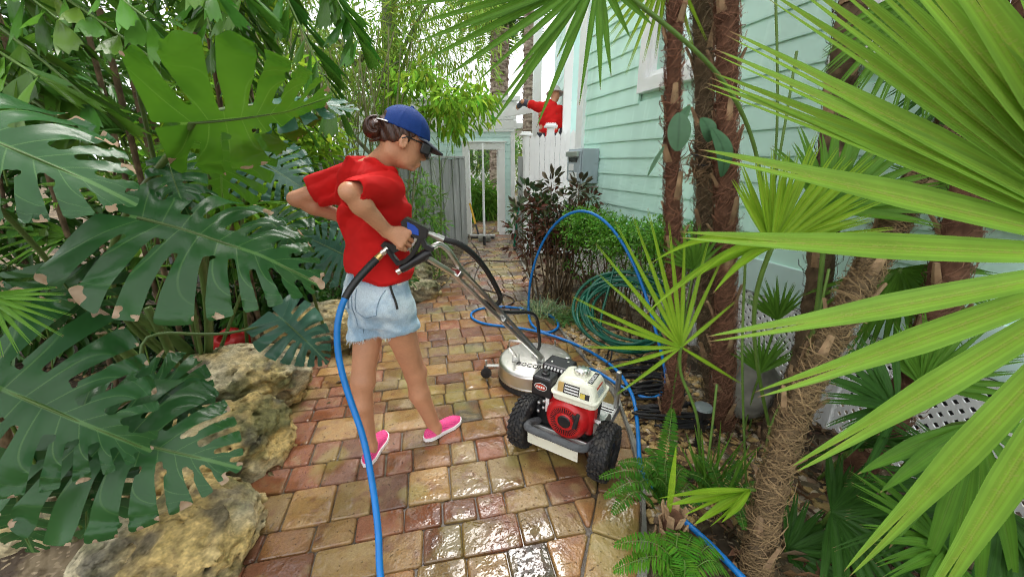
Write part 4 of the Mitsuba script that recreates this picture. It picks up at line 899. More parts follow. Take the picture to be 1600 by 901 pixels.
b2p = spline([(0.42, 2.02, 0.2), (0.5811, 2.46, 0.06), (0.6703, 2.414, 0.03), (0.8021, 2.247, 0.013), (0.9071, 2.173, 0.013), (1.009, 2.232, 0.013), (1.103, 2.42, 0.0419), (1.069, 2.55, 0.2572), (1.023, 2.75, 0.5089), (0.9483, 2.9, 0.7306), (0.8545, 3.02, 0.9089), (0.7307, 3.15, 1.047), (0.5705, 3.3, 1.09), (0.3904, 3.45, 0.9581), (0.2502, 3.58, 0.6636), (0.1775, 3.62, 0.3301), (0.1695, 3.64, 0.04957), (0.2054, 3.325, 0.013), (0.3211, 3.196, 0.013), (0.4349, 3.325, 0.013), (0.3878, 3.592, 0.013), (0.1685, 3.768, 0.013), (-0.1372, 3.843, 0.013), (-0.3506, 3.768, 0.013), (-0.4154, 3.609, 0.013), (-0.2968, 3.415, 0.013), (0, 3.31, 0.013), (0.2597, 3.16, 0.03), (0.4733, 3.026, 0.013), (0.6322, 2.837, 0.013), (0.7402, 2.646, 0.013), (0.7825, 2.423, 0.035), (0.79, 2.169, 0.035), (0.7708, 2.017, 0.013), (0.6951, 1.725, 0.013), (0.6586, 1.546, 0.013), (0.686, 1.396, 0.03), (0.7159, 1.248, 0.06), (0.774, 1.106, 0.08), (0.8335, 0.9709, 0.08), (1.05, 0.6, 0.05), (1.2, 0.0, 0.02)], 420)
put(b2, 'tube', tube(b2p, 0.0118, 12), 'hose_blue', smooth=40)
gh = thing('green_hose', 'coil of dark green garden hose leaning on the hedge over the gravel', 'hose')
r = np.random.default_rng(8)
c0 = A(*(0.9444, 2.85, 0.3644)); e1 = nrm(A(0.93, -0.36, -0.05)); e2 = nrm(A(0.20, 0.42, 0.88)); e3 = np.cross(e1, e2)
loops = []
for k in range(10):
    rr, oo = r.uniform(0.27, 0.39), r.uniform(-0.06, 0.05, 2)
    for a in np.linspace(0, 2 * np.pi, 13)[:-1]:
        p = c0 + e1 * (rr * 1.12 * math.cos(a) + oo[0]) + e2 * (rr * 0.84 * math.sin(a) + oo[1]) + e3 * (r.uniform(-0.035, 0.035) + 0.02 * math.sin(2 * a))
        p[2] = max(p[2], 0.0 + 0.012 * (k % 4)); loops.append(p)
put(gh, 'coil', tube(spline(loops, 620), 0.0125, 9), 'hose_green', smooth=40)
put(gh, 'loose_end', tube(spline([c0 - e1 * 0.18 + e2 * 0.36, c0 - e1 * 0.2 + e2 * 0.1, c0 - e1 * 0.20 - e2 * 0.2, c0 - e1 * 0.08 - e2 * 0.30, c0 + e1 * 0.2 - e2 * 0.22, c0 + e1 * 0.26 - e2 * 0.12], 40), 0.0105, 9), 'hose_green', smooth=40)
tp = c0 - e1 * 0.10 - e2 * 0.385
put(gh, 'rope_tie', tube(np.array([tp + A(0.02 * math.cos(a), 0, 0) + e2 * (0.062 * math.sin(a)) + e3 * 0.062 * math.cos(a) for a in np.linspace(0, 6.4, 24)]), 0.006, 8), 'black_satin', smooth=40)
rp = thing('black_rope', 'tangled heap of black rope on the gravel beside the palm trunk', 'rope')
pts_ = []
for k in range(60):
    y = 2.66 - 0.0138 * k + r.uniform(-0.05, 0.05); x = 0.95 + 0.2 * math.sin(k * 2.2 + r.uniform(-0.5, 0.5)) + r.uniform(-0.05, 0.05) + 0.05 * (2.6 - y)
    pts_.append((x, y, 0.0 + r.uniform(0, 0.04)))
rs = spline(pts_, 420); i_ = np.arange(len(rs))
put(rp, 'rope', tube(rs, 0.0090 + 0.0016 * np.sin(i_ * 1.9), 8), 'hose_black', smooth=True)
put(rp, 'rope', tube(spline([(0.7796, 2.582, 0), (0.9155, 2.63, 0), (0.978, 2.446, 0), (1.108, 2.446, 0), (1.176, 2.361, 0), (1.212, 2.63, 0), (1.073, 2.731, 0), (0.9832, 2.861, 0), (0.9726, 3.015, 0)], 90), 0.009 + 0.0015 * np.sin(np.arange(90) * 1.9), 8), 'hose_black', smooth=True)
ca = thing('power_cable', 'thin dark cable trailing across the wet pavers towards the gate', 'cable')
put(ca, 'cable', tube(spline([(0.3479, 5.975, 0.01), (0, 5.81, 0.01), (-0.4717, 5.851, 0.01), (-0.7002, 5.654, 0.01), (-0.7228, 5.364, 0.01), (-0.5852, 4.946, 0.01), (-0.4194, 4.508, 0.01), (-0.1514, 4.29, 0.01), (0.01451, 4.091, 0.01), (0, 3.948, 0.01), (-0.102, 3.806, 0.02)], 90), 0.0075, 8), 'cable_brown', smooth=40)
put(ca, 'cable', tube(spline([(-0.4693, 4.29, 0.01), (-0.489, 4.745, 0.01), (-0.504, 5.196, 0.01), (-0.489, 5.693, 0.02), (-0.6773, 6.889, 0.01), (-0.8015, 7.679, 0.01), (-0.5439, 8.104, 0.01), (-0.4, 9.0, 0.01)], 60), 0.0075, 8), 'cable_brown', smooth=40)

# ---------------------------------------------------------------- pressure washer on its cart
pw = thing('pressure_washer', 'red and cream engine pressure washer on a two wheeled cart', 'pressure washer')
PO = A(0.268, 1.66, 0); pa_ = nrm(A(0.85, -0.527, 0)); pb2 = A(0.527, 0.85, 0) / np.linalg.norm([0.527, 0.85]); PM = np.stack([pa_, pb2, A(0, 0, 1)], 1)
def pp(a, b, c): return PO + PM @ A(a, b, c)
def pbox(name, c, s_, bsdf, parent=pw, b=0.004, smooth=False): return put(parent, name, place(bevbox(*s_, b), PM, pp(*c)), bsdf, smooth=smooth)
# wheels
tyre_prof = [(0.068, -0.040), (0.095, -0.046), (0.118, -0.046), (0.130, -0.038), (0.135, -0.020), (0.136, 0.0), (0.135, 0.020), (0.130, 0.038), (0.118, 0.046), (0.095, 0.046), (0.068, 0.040), (0.066, 0.0), (0.068, -0.040)]
WMx = np.stack([pb2, A(0, 0, 1), pa_], 1)
if np.linalg.det(WMx) < 0: WMx = np.stack([A(0, 0, 1), pb2, pa_], 1)
for s_ in (-1, 1):
    c = pp(0.223 * s_, 0, 0.142)
    w = put(pw, 'wheel', place(lathe(tyre_prof, 48), WMx, c), 'black_rubber', smooth=40)
    kn = []
    for row, off in ((-0.035, 0.0), (-0.0175, 0.5), (0.0, 0.0), (0.0175, 0.5), (0.035, 0.0)):
        for k in range(26):
            a = (k + off) * 2 * np.pi / 26; rr = 0.136 if abs(row) < 0.03 else 0.131
            R = rotax((0, 0, 1), a) @ rotax((1, 0, 0), 0.45 * np.sign(row)); kn.append(place(bevbox(0.016, 0.021, 0.0125, 0.002), R, A(math.cos(a) * rr, math.sin(a) * rr, row)))
    put(pw, w[len(pw) + 2:] + '__tread', place(cat(*kn), WMx, c), 'black_rubber')
    put(pw, w[len(pw) + 2:] + '__rim', place(lathe([(0, -0.012), (0.03, -0.015), (0.035, -0.028), (0.05, -0.02), (0.066, -0.030), (0.069, 0), (0.066, 0.030), (0.05, 0.02), (0.035, 0.028), (0.03, 0.015), (0, 0.012)], 36), WMx, c), 'black_plastic', smooth=35)
    put(pw, w[len(pw) + 2:] + '__hub', place(lathe([(0, -0.034), (0.016, -0.033), (0.018, 0.033), (0, 0.034)], 16), WMx, c), 'black_satin')
put(pw, 'axle', tube(np.array([pp(-0.225, 0, 0.142), pp(0.225, 0, 0.142)]), 0.009, 12), 'zinc')
pbox('deck', (0.0, 0.18, 0.135), (0.34, 0.44, 0.008), 'zinc', b=0.002)
for s_ in (-1, 1): pbox('side_rail', (0.172 * s_, 0.18, 0.130), (0.012, 0.46, 0.045), 'zinc', b=0.002)
lp = pbox('deck_label', (0.118, 0.28, 0.1405), (0.09, 0.16, 0.001), 'white_print', b=0.0002)
for k in range(6): pbox('label_line', (0.118, 0.218 + 0.025 * k, 0.1415), (0.08, 0.012, 0.0006), 'dark_print', parent=lp, b=0.0001)
pbox('front_plate', (-0.02, -0.095, 0.128), (0.28, 0.004, 0.062), 'cream_enamel', b=0.001)
put(pw, 'handle_bar', tube(spline([pp(-0.155, 0.02, 0.16), pp(-0.168, -0.06, 0.19), pp(-0.15, -0.115, 0.205), pp(-0.05, -0.13, 0.212), pp(0.06, -0.13, 0.212), pp(0.145, -0.115, 0.205), pp(0.165, -0.05, 0.185), pp(0.160, 0.02, 0.15)], 50), 0.0185, 14), 'grey_foam', smooth=40)
for a_, b_ in ((0.158, 0.385), (-0.158, 0.385)):
    po = put(pw, 'post', tube(np.array([pp(a_, b_, 0.13), pp(a_, b_, 0.37), pp(a_, b_, 0.372)]), [0.015, 0.015, 0.012], 16), 'zinc', smooth=40)
    put(pw, po[len(pw) + 2:] + '__pin_hole', tube(np.array([pp(a_ - 0.0005, b_ - 0.0155, 0.33), pp(a_, b_ - 0.012, 0.33)]), 0.004, 8), 'dark_void')
for a_ in (-0.14, 0.14): put(pw, 'foot', tube(np.array([pp(a_, 0.36, 0.0), pp(a_, 0.36, 0.13)]), 0.018, 12), 'black_rubber', smooth=40)
# engine
EC = (0.025, 0.045)
pbox('crankcase', (0.02, 0.10, 0.225), (0.20, 0.17, 0.165), 'dark_void', b=0.015)
FM2 = np.stack([pa_, A(0, 0, 1), -pb2], 1)   # faces -b
sh2 = [(0, 0.060), (0.038, 0.060), (0.042, 0.056), (0.088, 0.058), (0.100, 0.050), (0.112, 0.030), (0.116, 0.0), (0, 0)]
fan = put(pw, 'fan_shroud', place(lathe(sh2, 56), FM2, pp(0.015, 0.02, 0.255)), 'red_enamel', smooth=35)
fk = fan[len(pw) + 2:]
def shroud(P):
    q = (P - pp(0.02, 0.055, 0.27)) @ PM; d = np.max(np.abs(q) - A(0.125, 0.035, 0.09), axis=1) - 0.0
    return np.sqrt((np.maximum(np.abs(q) - A(0.105, 0.02, 0.075), 0) ** 2).sum(1)) - 0.022
put(pw, fk + '__shroud_body', surfnet(shroud, pp(0.02, 0.055, 0.27) - 0.2, pp(0.02, 0.055, 0.27) + 0.2, 0.006), 'red_enamel', smooth=True)
slots = []
for k in range(40):
    a = k * 2 * np.pi / 40; slots.append(place(bevbox(0.030, 0.0038, 0.003, 0.0008), FM2 @ rotax((0, 0, 1), a), pp(0.015, 0.02, 0.255) + FM2 @ A(math.cos(a) * 0.064, math.sin(a) * 0.064, 0.0580)))
put(pw, fk + '__vent_slots', cat(*slots), 'dark_void')
put(pw, fk + '__starter_hub', place(lathe([(0, 0.064), (0.03, 0.063), (0.036, 0.0595), (0, 0.059)], 30), FM2, pp(0.015, 0.02, 0.255)), 'black_plastic')
hk_ = pp(0.015, 0.02, 0.255) + FM2 @ A(0.070, 0.045, 0.078)
put(pw, fk + '__pull_handle', cat(tube(np.array([hk_ + FM2 @ A(0.010, 0.038, 0.0), hk_ + FM2 @ A(-0.004, -0.038, 0.004)]), [0.010, 0.012], 12), tube(np.array([hk_, hk_ + FM2 @ A(-0.02, 0.005, -0.025)]), 0.011, 10)), 'black_rubber', smooth=40)
for k in range(4): pbox('vent', (0.105 , -0.012 - 0.0, 0.195 + 0.012 * k), (0.035, 0.003, 0.005), 'dark_void', parent=fan, b=0.0008)
pbox('side_label', (-0.098, -0.0, 0.29), (0.020, 0.004, 0.085), 'white_print', b=0.0008)
pbox('switch', (0.128, 0.03, 0.315), (0.03, 0.03, 0.03), 'red_enamel', b=0.008)
# tank
TC = pp(0.050, 0.070, 0.0)
def tank(P):
    q = (P - TC) @ PM; z = q[:, 2]; g_ = np.clip((z - 0.395) / 0.085, 0, 1); hx = 0.118 - 0.026 * g_; hy = 0.098 - 0.022 * g_
    dx = np.stack([np.abs(q[:, 0]) - hx + 0.035, np.abs(q[:, 1]) - hy + 0.035], 1); d2 = np.sqrt((np.maximum(dx, 0) ** 2).sum(1)) + np.minimum(dx.max(1), 0) - 0.035
    top = 0.482 - 0.006 * (np.abs(q[:, 0]) / 0.1) ** 2; d = smax(d2, z - top, 0.022); d = np.maximum(d, 0.362 - z)
    fl = np.stack([np.abs(q[:, 0]) - 0.126 + 0.03, np.abs(q[:, 1]) - 0.106 + 0.03], 1); f2 = np.sqrt((np.maximum(fl, 0) ** 2).sum(1)) + np.minimum(fl.max(1), 0) - 0.03
    d = np.minimum(d, np.maximum(f2, np.abs(z - 0.398) - 0.005))
    gro = np.sqrt((q[:, 0] + 0.0) ** 2 / 0.06 ** 2 + (q[:, 1] + 0.078) ** 2 / 0.035 ** 2 + (z - 0.492) ** 2 / 0.022 ** 2) - 1
    return smax(d, -gro * 0.02, 0.006)
tk = put(pw, 'fuel_tank', relax(surfnet(tank, TC + A(-0.17, -0.17, 0.34), TC + A(0.17, 0.17, 0.52), 0.0045), 2), 'cream_enamel', smooth=True)
tkk = tk[len(pw) + 2:]
capz = TC + PM @ A(0.0, 0.015, 0.478); kp = []
for k in range(10): a = k * 0.628; kp.append(place(bevbox(0.016, 0.018, 0.020, 0.004), rotax((0, 0, 1), a), A(0.034 * math.cos(a), 0.034 * math.sin(a), 0.016)))
put(pw, tkk + '__cap', place(cat(lathe([(0, 0.030), (0.026, 0.029), (0.036, 0.024), (0.039, 0.004), (0.036, 0.0), (0, 0)], 40), *kp), t=capz), 'steel', smooth=35)
sl = math.atan2(0.026, 0.085)
FMt = np.stack([pa_, nrm(A(0, 0, 1) * math.cos(sl) + pb2 * 0.022 / 0.085), nrm(-pb2 * math.cos(sl) + A(0, 0, 1) * math.sin(sl))], 1)
def front_sticker(a0, a1, z0, z1, bsdf, lift=0.0): 
    zc = (z0 + z1) / 2; yb = 0.098 - 0.022 * np.clip((zc - 0.395) / 0.085, 0, 1)
    return put(pw, tkk + '__label', place(bevbox(a1 - a0, z1 - z0, 0.0014, 0.0004), FMt, TC + PM @ A((a0 + a1) / 2, -yb - 0.0006 - lift, zc)), bsdf)
front_sticker(-0.085, -0.055, 0.412, 0.462, 'brass'); front_sticker(-0.054, 0.028, 0.410, 0.460, 'dark_print')
for k in range(3): front_sticker(-0.048, 0.024, 0.418 + 0.014 * k, 0.425 + 0.014 * k, 'white_print', 0.0016)
front_sticker(0.034, 0.082, 0.408, 0.436, 'dark_print'); front_sticker(0.036, 0.060, 0.410, 0.434, 'yellow_print', 0.0016)
RMt = np.stack([pb2, nrm(A(0, 0, 1) - pa_ * 0.026 / 0.085), nrm(pa_ + A(0, 0, 1) * 0.026 / 0.085)], 1)
def side_sticker(b0, b1, z0, z1, bsdf, lift=0.0):
    zc = (z0 + z1) / 2; xa = 0.118 - 0.026 * np.clip((zc - 0.395) / 0.085, 0, 1)
    return put(pw, tkk + '__label', place(bevbox(b1 - b0, z1 - z0, 0.0014, 0.0004), RMt, TC + PM @ A(xa + 0.0006 + lift, (b0 + b1) / 2, zc)), bsdf)
side_sticker(-0.045, 0.035, 0.448, 0.456, 'red_print')
for k in range(4): side_sticker(-0.045, 0.03, 0.412 + 0.008 * k, 0.415 + 0.008 * k, 'denim_seam')
# name along the right edge of the top
TOPM = np.stack([pb2, -pa_, A(0, 0, 1)], 1)
put(pw, tkk + '__name_plate', place(bevbox(0.11, 0.024, 0.0015, 0.0004), TOPM, TC + PM @ A(0.066, 0.0, 0.4800)), 'dark_print')
put(pw, tkk + '__lettering', text('HONDA', 0.017, TOPM, TC + PM @ A(0.074, -0.050, 0.4808), 0.001), 'white_print')
# air cleaner, exhaust cover, carburettor, pump
def rbox(c, hs, rad, h=0.005):
    c = np.asarray(c); return surfnet(lambda P: np.sqrt((np.maximum(np.abs((P - c) @ PM) - (np.asarray(hs) - rad), 0) ** 2).sum(1)) - rad + 0.02 * np.clip(((P - c)[:, 2] + hs[2]) / (2 * hs[2]), 0, 1) * 0.4 * (np.abs((P - c) @ PM)[:, 2] < 9), c - max(hs) * 1.6, c + max(hs) * 1.6, h)
ac = put(pw, 'air_cleaner', rbox(pp(-0.135, 0.045, 0.385), (0.062, 0.055, 0.060), 0.018), 'black_plastic', smooth=True)
ak = ac[len(pw) + 2:]
put(pw, ak + '__knob', place(lathe([(0, 0.026), (0.012, 0.025), (0.014, 0.014), (0.022, 0.012), (0.023, 0.0), (0, 0)], 20), t=pp(-0.135, 0.045, 0.438)), 'black_plastic', smooth=30)
ov = lambda rx, ry, t_, lift: place(prism(Polygon([(rx * math.cos(a), ry * math.sin(a)) for a in np.linspace(0, 2 * np.pi, 40)[:-1]]), t_), FM2, pp(-0.135, -0.0055 - lift, 0.39))
put(pw, ak + '__emblem', ov(0.036, 0.022, 0.002, 0.003), 'white_print'); put(pw, ak + '__emblem', ov(0.033, 0.019, 0.002, 0.0036), 'dark_print'); put(pw, ak + '__emblem', ov(0.029, 0.016, 0.002, 0.0042), 'red_print')
put(pw, ak + '__emblem', cat(*[place(bevbox(0.009, 0.012, 0.001, 0.0003), FM2, pp(-0.155 + 0.013 * k, -0.0125, 0.39)) for k in range(4)]), 'white_print')
ex = put(pw, 'exhaust_cover', rbox(pp(-0.115, 0.175, 0.405), (0.085, 0.070, 0.055), 0.020), 'black_plastic', smooth=True)
put(pw, ex[len(pw) + 2:] + '__louvres', cat(*[place(bevbox(0.012, 0.004, 0.026, 0.001), PM @ rotax((1, 0, 0), -0.9), pp(-0.17 + 0.019 * k, 0.112, 0.442)) for k in range(7)]), 'zinc')
for k in (-1, 1): put(pw, ex[len(pw) + 2:] + '__screw', place(lathe([(0, 0.004), (0.006, 0.003), (0.007, 0), (0, 0)], 10), t=pp(-0.115 + 0.04 * k, 0.18 + 0.02 * k, 0.452)), 'steel')
put(pw, 'carburettor', cat(place(bevbox(0.07, 0.06, 0.07, 0.008), PM, pp(-0.125, 0.05, 0.285)), tube(np.array([pp(-0.13, 0.0, 0.30), pp(-0.13, 0.06, 0.30)]), 0.018, 12), tube(np.array([pp(-0.15, 0.0, 0.25), pp(-0.15, 0.04, 0.25)]), 0.014, 12)), 'black_satin')
for q_ in ((-0.115, -0.006, 0.31), (-0.145, -0.004, 0.29), (-0.12, 0.0, 0.265), (-0.15, 0.0, 0.235)): put(pw, 'fitting', place(trimesh.creation.icosphere(subdivisions=2, radius=0.010), t=pp(*q_)), 'zinc', smooth=True)
put(pw, 'lower_housing', cat(place(bevbox(0.11, 0.10, 0.13, 0.01), PM, pp(-0.12, 0.07, 0.205)), place(bevbox(0.12, 0.12, 0.12, 0.01), PM, pp(-0.11, 0.17, 0.30))), 'black_satin')
put(pw, 'pump', cat(place(bevbox(0.09, 0.11, 0.09, 0.012), PM, pp(0.155, 0.10, 0.215)), tube(np.array([pp(0.15, 0.03, 0.22), pp(0.15, 0.16, 0.22)]), 0.030, 16)), 'zinc')
put(pw, 'governor', cat(tube(np.array([pp(0.12, 0.08, 0.30), pp(0.12, 0.09, 0.36)]), 0.010, 10), tube(np.array([pp(0.145, 0.10, 0.25), pp(0.15, 0.12, 0.35)]), 0.006, 8), place(bevbox(0.05, 0.05, 0.05, 0.006), PM, pp(0.12, 0.11, 0.30))), 'black_satin')

# ---------------------------------------------------------------- small things
mat('can_red', (0.46, 0.02, 0.018), 0.42, 0.5)
mat('yellow_handle', (0.62, 0.36, 0.02), 0.45); mat('green_handle', (0.01, 0.22, 0.13), 0.4); mat('dirty_glass', (0.05, 0.055, 0.055), 0.15, 0.6)
fc = A(*(-2.172, 2.71, 0)); fc[2] = 0.14
cn = thing('fuel_can', 'red plastic fuel can behind the large mossy boulder', 'fuel can')
def canf(P):
    q = P - fc; d = np.sqrt((np.maximum(np.abs(q) - A(0.075, 0.055, 0.055), 0) ** 2).sum(1)) - 0.045
    hole = np.sqrt((q[:, 0] / 0.05) ** 2 + ((q[:, 2] - 0.085) / 0.025) ** 2) - 1; h_ = np.maximum(np.abs(q[:, 1]) - 0.018, np.sqrt((q[:, 0] / 0.085) ** 2 + ((q[:, 2] - 0.08) / 0.06) ** 2) - 1) * 0.5
    d = smin(d, h_ * 0.1 + np.maximum(h_, 0) * 0.0, 0.015); return np.maximum(d, -hole * 0.03)
put(cn, 'body', surfnet(canf, fc - (0.16, 0.14, 0.13), fc + (0.16, 0.14, 0.17), 0.006), 'can_red', smooth=True)
put(cn, 'spout', tube(np.array([fc + A(0.085, 0, 0.08), fc + A(0.125, 0, 0.125)]), [0.022, 0.018], 14), 'can_red', smooth=40)
for tri_, bs in (([(-0.10, -0.055), (-0.04, -0.055), (-0.055, 0.0), (-0.065, 0.0)], 'white_print'), ([(-0.055, -0.06), (-0.005, -0.06), (-0.005, 0.005), (-0.045, 0.005)], 'dark_print'), ([(-0.004, -0.06), (0.045, -0.06), (0.040, -0.045), (-0.004, 0.002)], 'white_print')):
    put(cn, 'label', place(prism(Polygon(tri_), 0.002), A([1, 0, 0], [0, 0, -1], [0, 1, 0]), fc + A(0, -0.1005, 0.02)), bs)
fr_ = thing('window_frame', 'old grey wooden window frame leaning behind the monstera leaves', 'window frame')
P0, P1, P2, P3 = A(*(-2.448, 3.85, 1.047)), A(*(-2.193, 3.78, 1.055)), A(*(-1.845, 3.45, 0.1053)), A(*(-2.235, 3.45, 0.0383))
put(fr_, 'stile', beam(P0, P3, 0.05, 0.035), 'weathered_wood'); put(fr_, 'stile', beam(P1, P2, 0.05, 0.035), 'weathered_wood')
put(fr_, 'rail', beam(P3, P2, 0.035, 0.05, up=(0, -0.2, 1)), 'weathered_wood'); put(fr_, 'rail', beam(P0, P1, 0.035, 0.05), 'weathered_wood')
put(fr_, 'pane', MB().add([P0 + A(0.02, 0.01, 0), P1 + A(0, 0.01, 0), P2 + A(0, 0.01, 0), P3 + A(0, 0.01, 0)], [[0, 1, 2, 3]]).mesh(), 'dirty_glass')
put(fr_, 'muntin', beam(P0 * 0.35 + P3 * 0.65, P1 * 0.35 + P2 * 0.65, 0.02, 0.03), 'weathered_wood')
wp = thing('extension_pole', 'white telescopic pole standing upright in front of the gate doorway', 'pole')
b0, t0_ = A(*(-0.5131, 7.047, 0)), A(*(-0.5348, 7.45, 1.792))
put(wp, 'tube', tube(np.array([b0 + (t0_ - b0) * 0.09, b0 + (t0_ - b0) * 0.56]), 0.022, 12), 'white_paint', smooth=40)
put(wp, 'tube', tube(np.array([b0 + (t0_ - b0) * 0.56, t0_]), 0.017, 12), 'white_paint', smooth=40)
put(wp, 'sleeve', tube(np.array([b0 + (t0_ - b0) * 0.55, b0 + (t0_ - b0) * 0.76]), 0.026, 12), 'zinc', smooth=40)
put(wp, 'grip', tube(np.array([b0, b0 + (t0_ - b0) * 0.09]), 0.026, 12), 'black_rubber', smooth=40)
br = thing('push_broom', 'broom with yellow and black handle standing at the gate opening', 'broom')
bb, bt = A(*(-0.6717, 7.69, 0.06)), A(*(-0.8694, 8.05, 0.6565))
put(br, 'handle', tube(np.array([bb + (bt - bb) * 0.35, bt]), 0.022, 10), 'yellow_handle', smooth=40); put(br, 'ferrule', tube(np.array([bb, bb + (bt - bb) * 0.35]), 0.02, 10), 'black_plastic', smooth=40)
put(br, 'head', place(bevbox(0.50, 0.07, 0.05, 0.008), t=bb + A(0.08, 0, 0)), 'zinc'); put(br, 'bristles', place(bevbox(0.48, 0.06, 0.06, 0.004), t=bb + A(0.08, 0, -0.05)), 'black_rubber')
bk = thing('stone_block', 'small grey block on the pavers below the broom', 'block'); put(bk, 'block', place(bevbox(0.24, 0.12, 0.10, 0.02), t=A(*(-0.5365, 7.408, 0.05))), 'concrete')
gp = thing('green_pole', 'green handled tool leaning against the wooden post', 'tool')
g0, g1 = A(*(0.034, 6.668, 0)), A(*(0.1042, 6.35, 0.7835))
put(gp, 'handle', tube(np.array([g0 + (g1 - g0) * 0.1, g1]), 0.022, 10), 'green_handle', smooth=40); put(gp, 'head', place(bevbox(0.06, 0.05, 0.12, 0.01), t=g0 + A(0.02, 0, 0.06)), 'dark_void')
lc = A(*(1.042, 1.78, 0.2085)); lt = thing('path_light', 'round black path light with clear ribbed top between the palm trunks', 'light')
scene['lamp_glass'] = {'type': 'roughdielectric', 'alpha': 0.15, 'int_ior': 1.5}
put(lt, 'pot', place(lathe([(0, -0.03), (0.045, -0.028), (0.050, 0.0), (0.052, 0.012), (0.046, 0.014), (0, 0.010)], 30), t=lc), 'black_plastic', smooth=35)
mat('lamp_lens', (0.16, 0.19, 0.19), 0.12, 0.6, coat=1.0)
put(lt, 'lens', place(lathe([(0, 0.034), (0.030, 0.032), (0.046, 0.026), (0.050, 0.013), (0, 0.013)], 30), t=lc), 'lamp_lens', smooth=25)
put(lt, 'collar', place(lathe([(0, 0.0), (0.030, 0.0), (0.036, 0.03), (0.036, 0.05), (0, 0.05)], 24), t=lc - A(0, 0, 0.12)), 'black_plastic', smooth=35); put(lt, 'stake', tube(np.array([lc - A(0, 0, 0.02), A(lc[0], lc[1], -0.1)]), 0.014, 10), 'black_plastic', smooth=40)

# ---------------------------------------------------------------- leaf builders
def fan_mat(name, base, edge, mid, speck=0.0, trans=0.75):
    def f(p, n, uv):
        t, s_ = uv.x, dr.abs(uv.y)
        c = mix(base, edge, smoothstep(0.1, 1.0, s_)) * (0.82 + 0.36 * fbm(uv.x * 5, p.x * 12 + p.z * 12, p.y * 12))
        c = c * (0.84 + 0.32 * noise(uv.y * 11, uv.x * 2.5, 1.0))
        c = mix(c, mi.Color3f(mid), 0.42 * smoothstep(0.09, 0.02, s_) * (0.5 + 0.5 * noise(uv.x * 40, 2.0)))
        if speck: c = mix(c, mi.Color3f(0.42, 0.44, 0.12), speck * smoothstep(0.55, 0.8, noise(p.x * 330, p.y * 330, p.z * 330)) * smoothstep(0.65, 0.1, s_))
        br = smoothstep(0.965, 0.995, t + 0.02 * (noise(p.x * 60, p.y * 60, p.z * 60) - 0.5))
        return mix(c, mi.Color3f(0.34, 0.22, 0.11), br)
    return leafmat(name, proc(f), trans, 0.18, 0.33)
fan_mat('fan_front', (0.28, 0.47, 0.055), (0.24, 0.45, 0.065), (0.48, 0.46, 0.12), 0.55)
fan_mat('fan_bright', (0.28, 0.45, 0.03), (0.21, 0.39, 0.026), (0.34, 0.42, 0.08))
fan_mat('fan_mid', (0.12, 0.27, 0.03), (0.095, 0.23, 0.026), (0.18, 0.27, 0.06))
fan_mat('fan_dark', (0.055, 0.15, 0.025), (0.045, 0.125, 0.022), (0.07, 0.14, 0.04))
mat('petiole_green', tint((0.11, 0.20, 0.035), 0.3, 20), 0.45)
def leaflet(hub, tip, n, wmax, split=0.45, sag=0.04, fold=0.35, seg=12, bend=(0, 0, -1), twist=0.0, root=0.004, bifid=0.0):
    hub, tip, n = (np.asarray(x, float) for x in (hub, tip, n)); d = tip - hub; L = np.linalg.norm(d); d = d / L
    n = nrm(n - d * (n @ d)); s_ = np.cross(d, n); t = np.linspace(0, 1, seg + 1)
    w = np.where(t < split, root + (wmax - root) * np.sin(np.clip(t / split, 0, 1) * np.pi / 2), wmax * np.clip((1 - t) / (1 - split), 0, 1) ** 0.72)
    w = np.maximum(w, 0.0007)
    off = (np.asarray(bend, float) * L)[None] * (sag * (t ** 2.2))[:, None]
    c = hub + np.outer(t * L, d) + off
    a = twist * t; S = s_[None] * np.cos(a)[:, None] + n[None] * np.sin(a)[:, None]; N = n[None] * np.cos(a)[:, None] - s_[None] * np.sin(a)[:, None]
    g = bifid * wmax * np.clip((t - 0.70) / 0.30, 0, 1) ** 1.1; k = np.array([-1, -0.5, 0, 0, 0.5, 1]); sg = np.array([-1, -1, -1, 1, 1, 1]); fo = np.array([1, 0.42, 0, 0, 0.42, 1])
    v = c[:, None] + S[:, None] * (k[None] * w[:, None] + sg[None] * g[:, None])[..., None] + N[:, None] * (fo[None] * fold * w[:, None])[..., None]
    uv = np.stack([np.repeat(t[:, None], 6, 1), np.tile([-1, -.5, -0.001, 0.001, .5, 1], (seg + 1, 1))], -1)
    i, j = np.meshgrid(np.arange(seg), np.array([0, 1, 3, 4]), indexing='ij'); b = i * 6 + j
    q = np.stack([b, b + 1, b + 7, b + 6], -1).reshape(-1, 4)
    return v.reshape(-1, 3), q, uv.reshape(-1, 2)
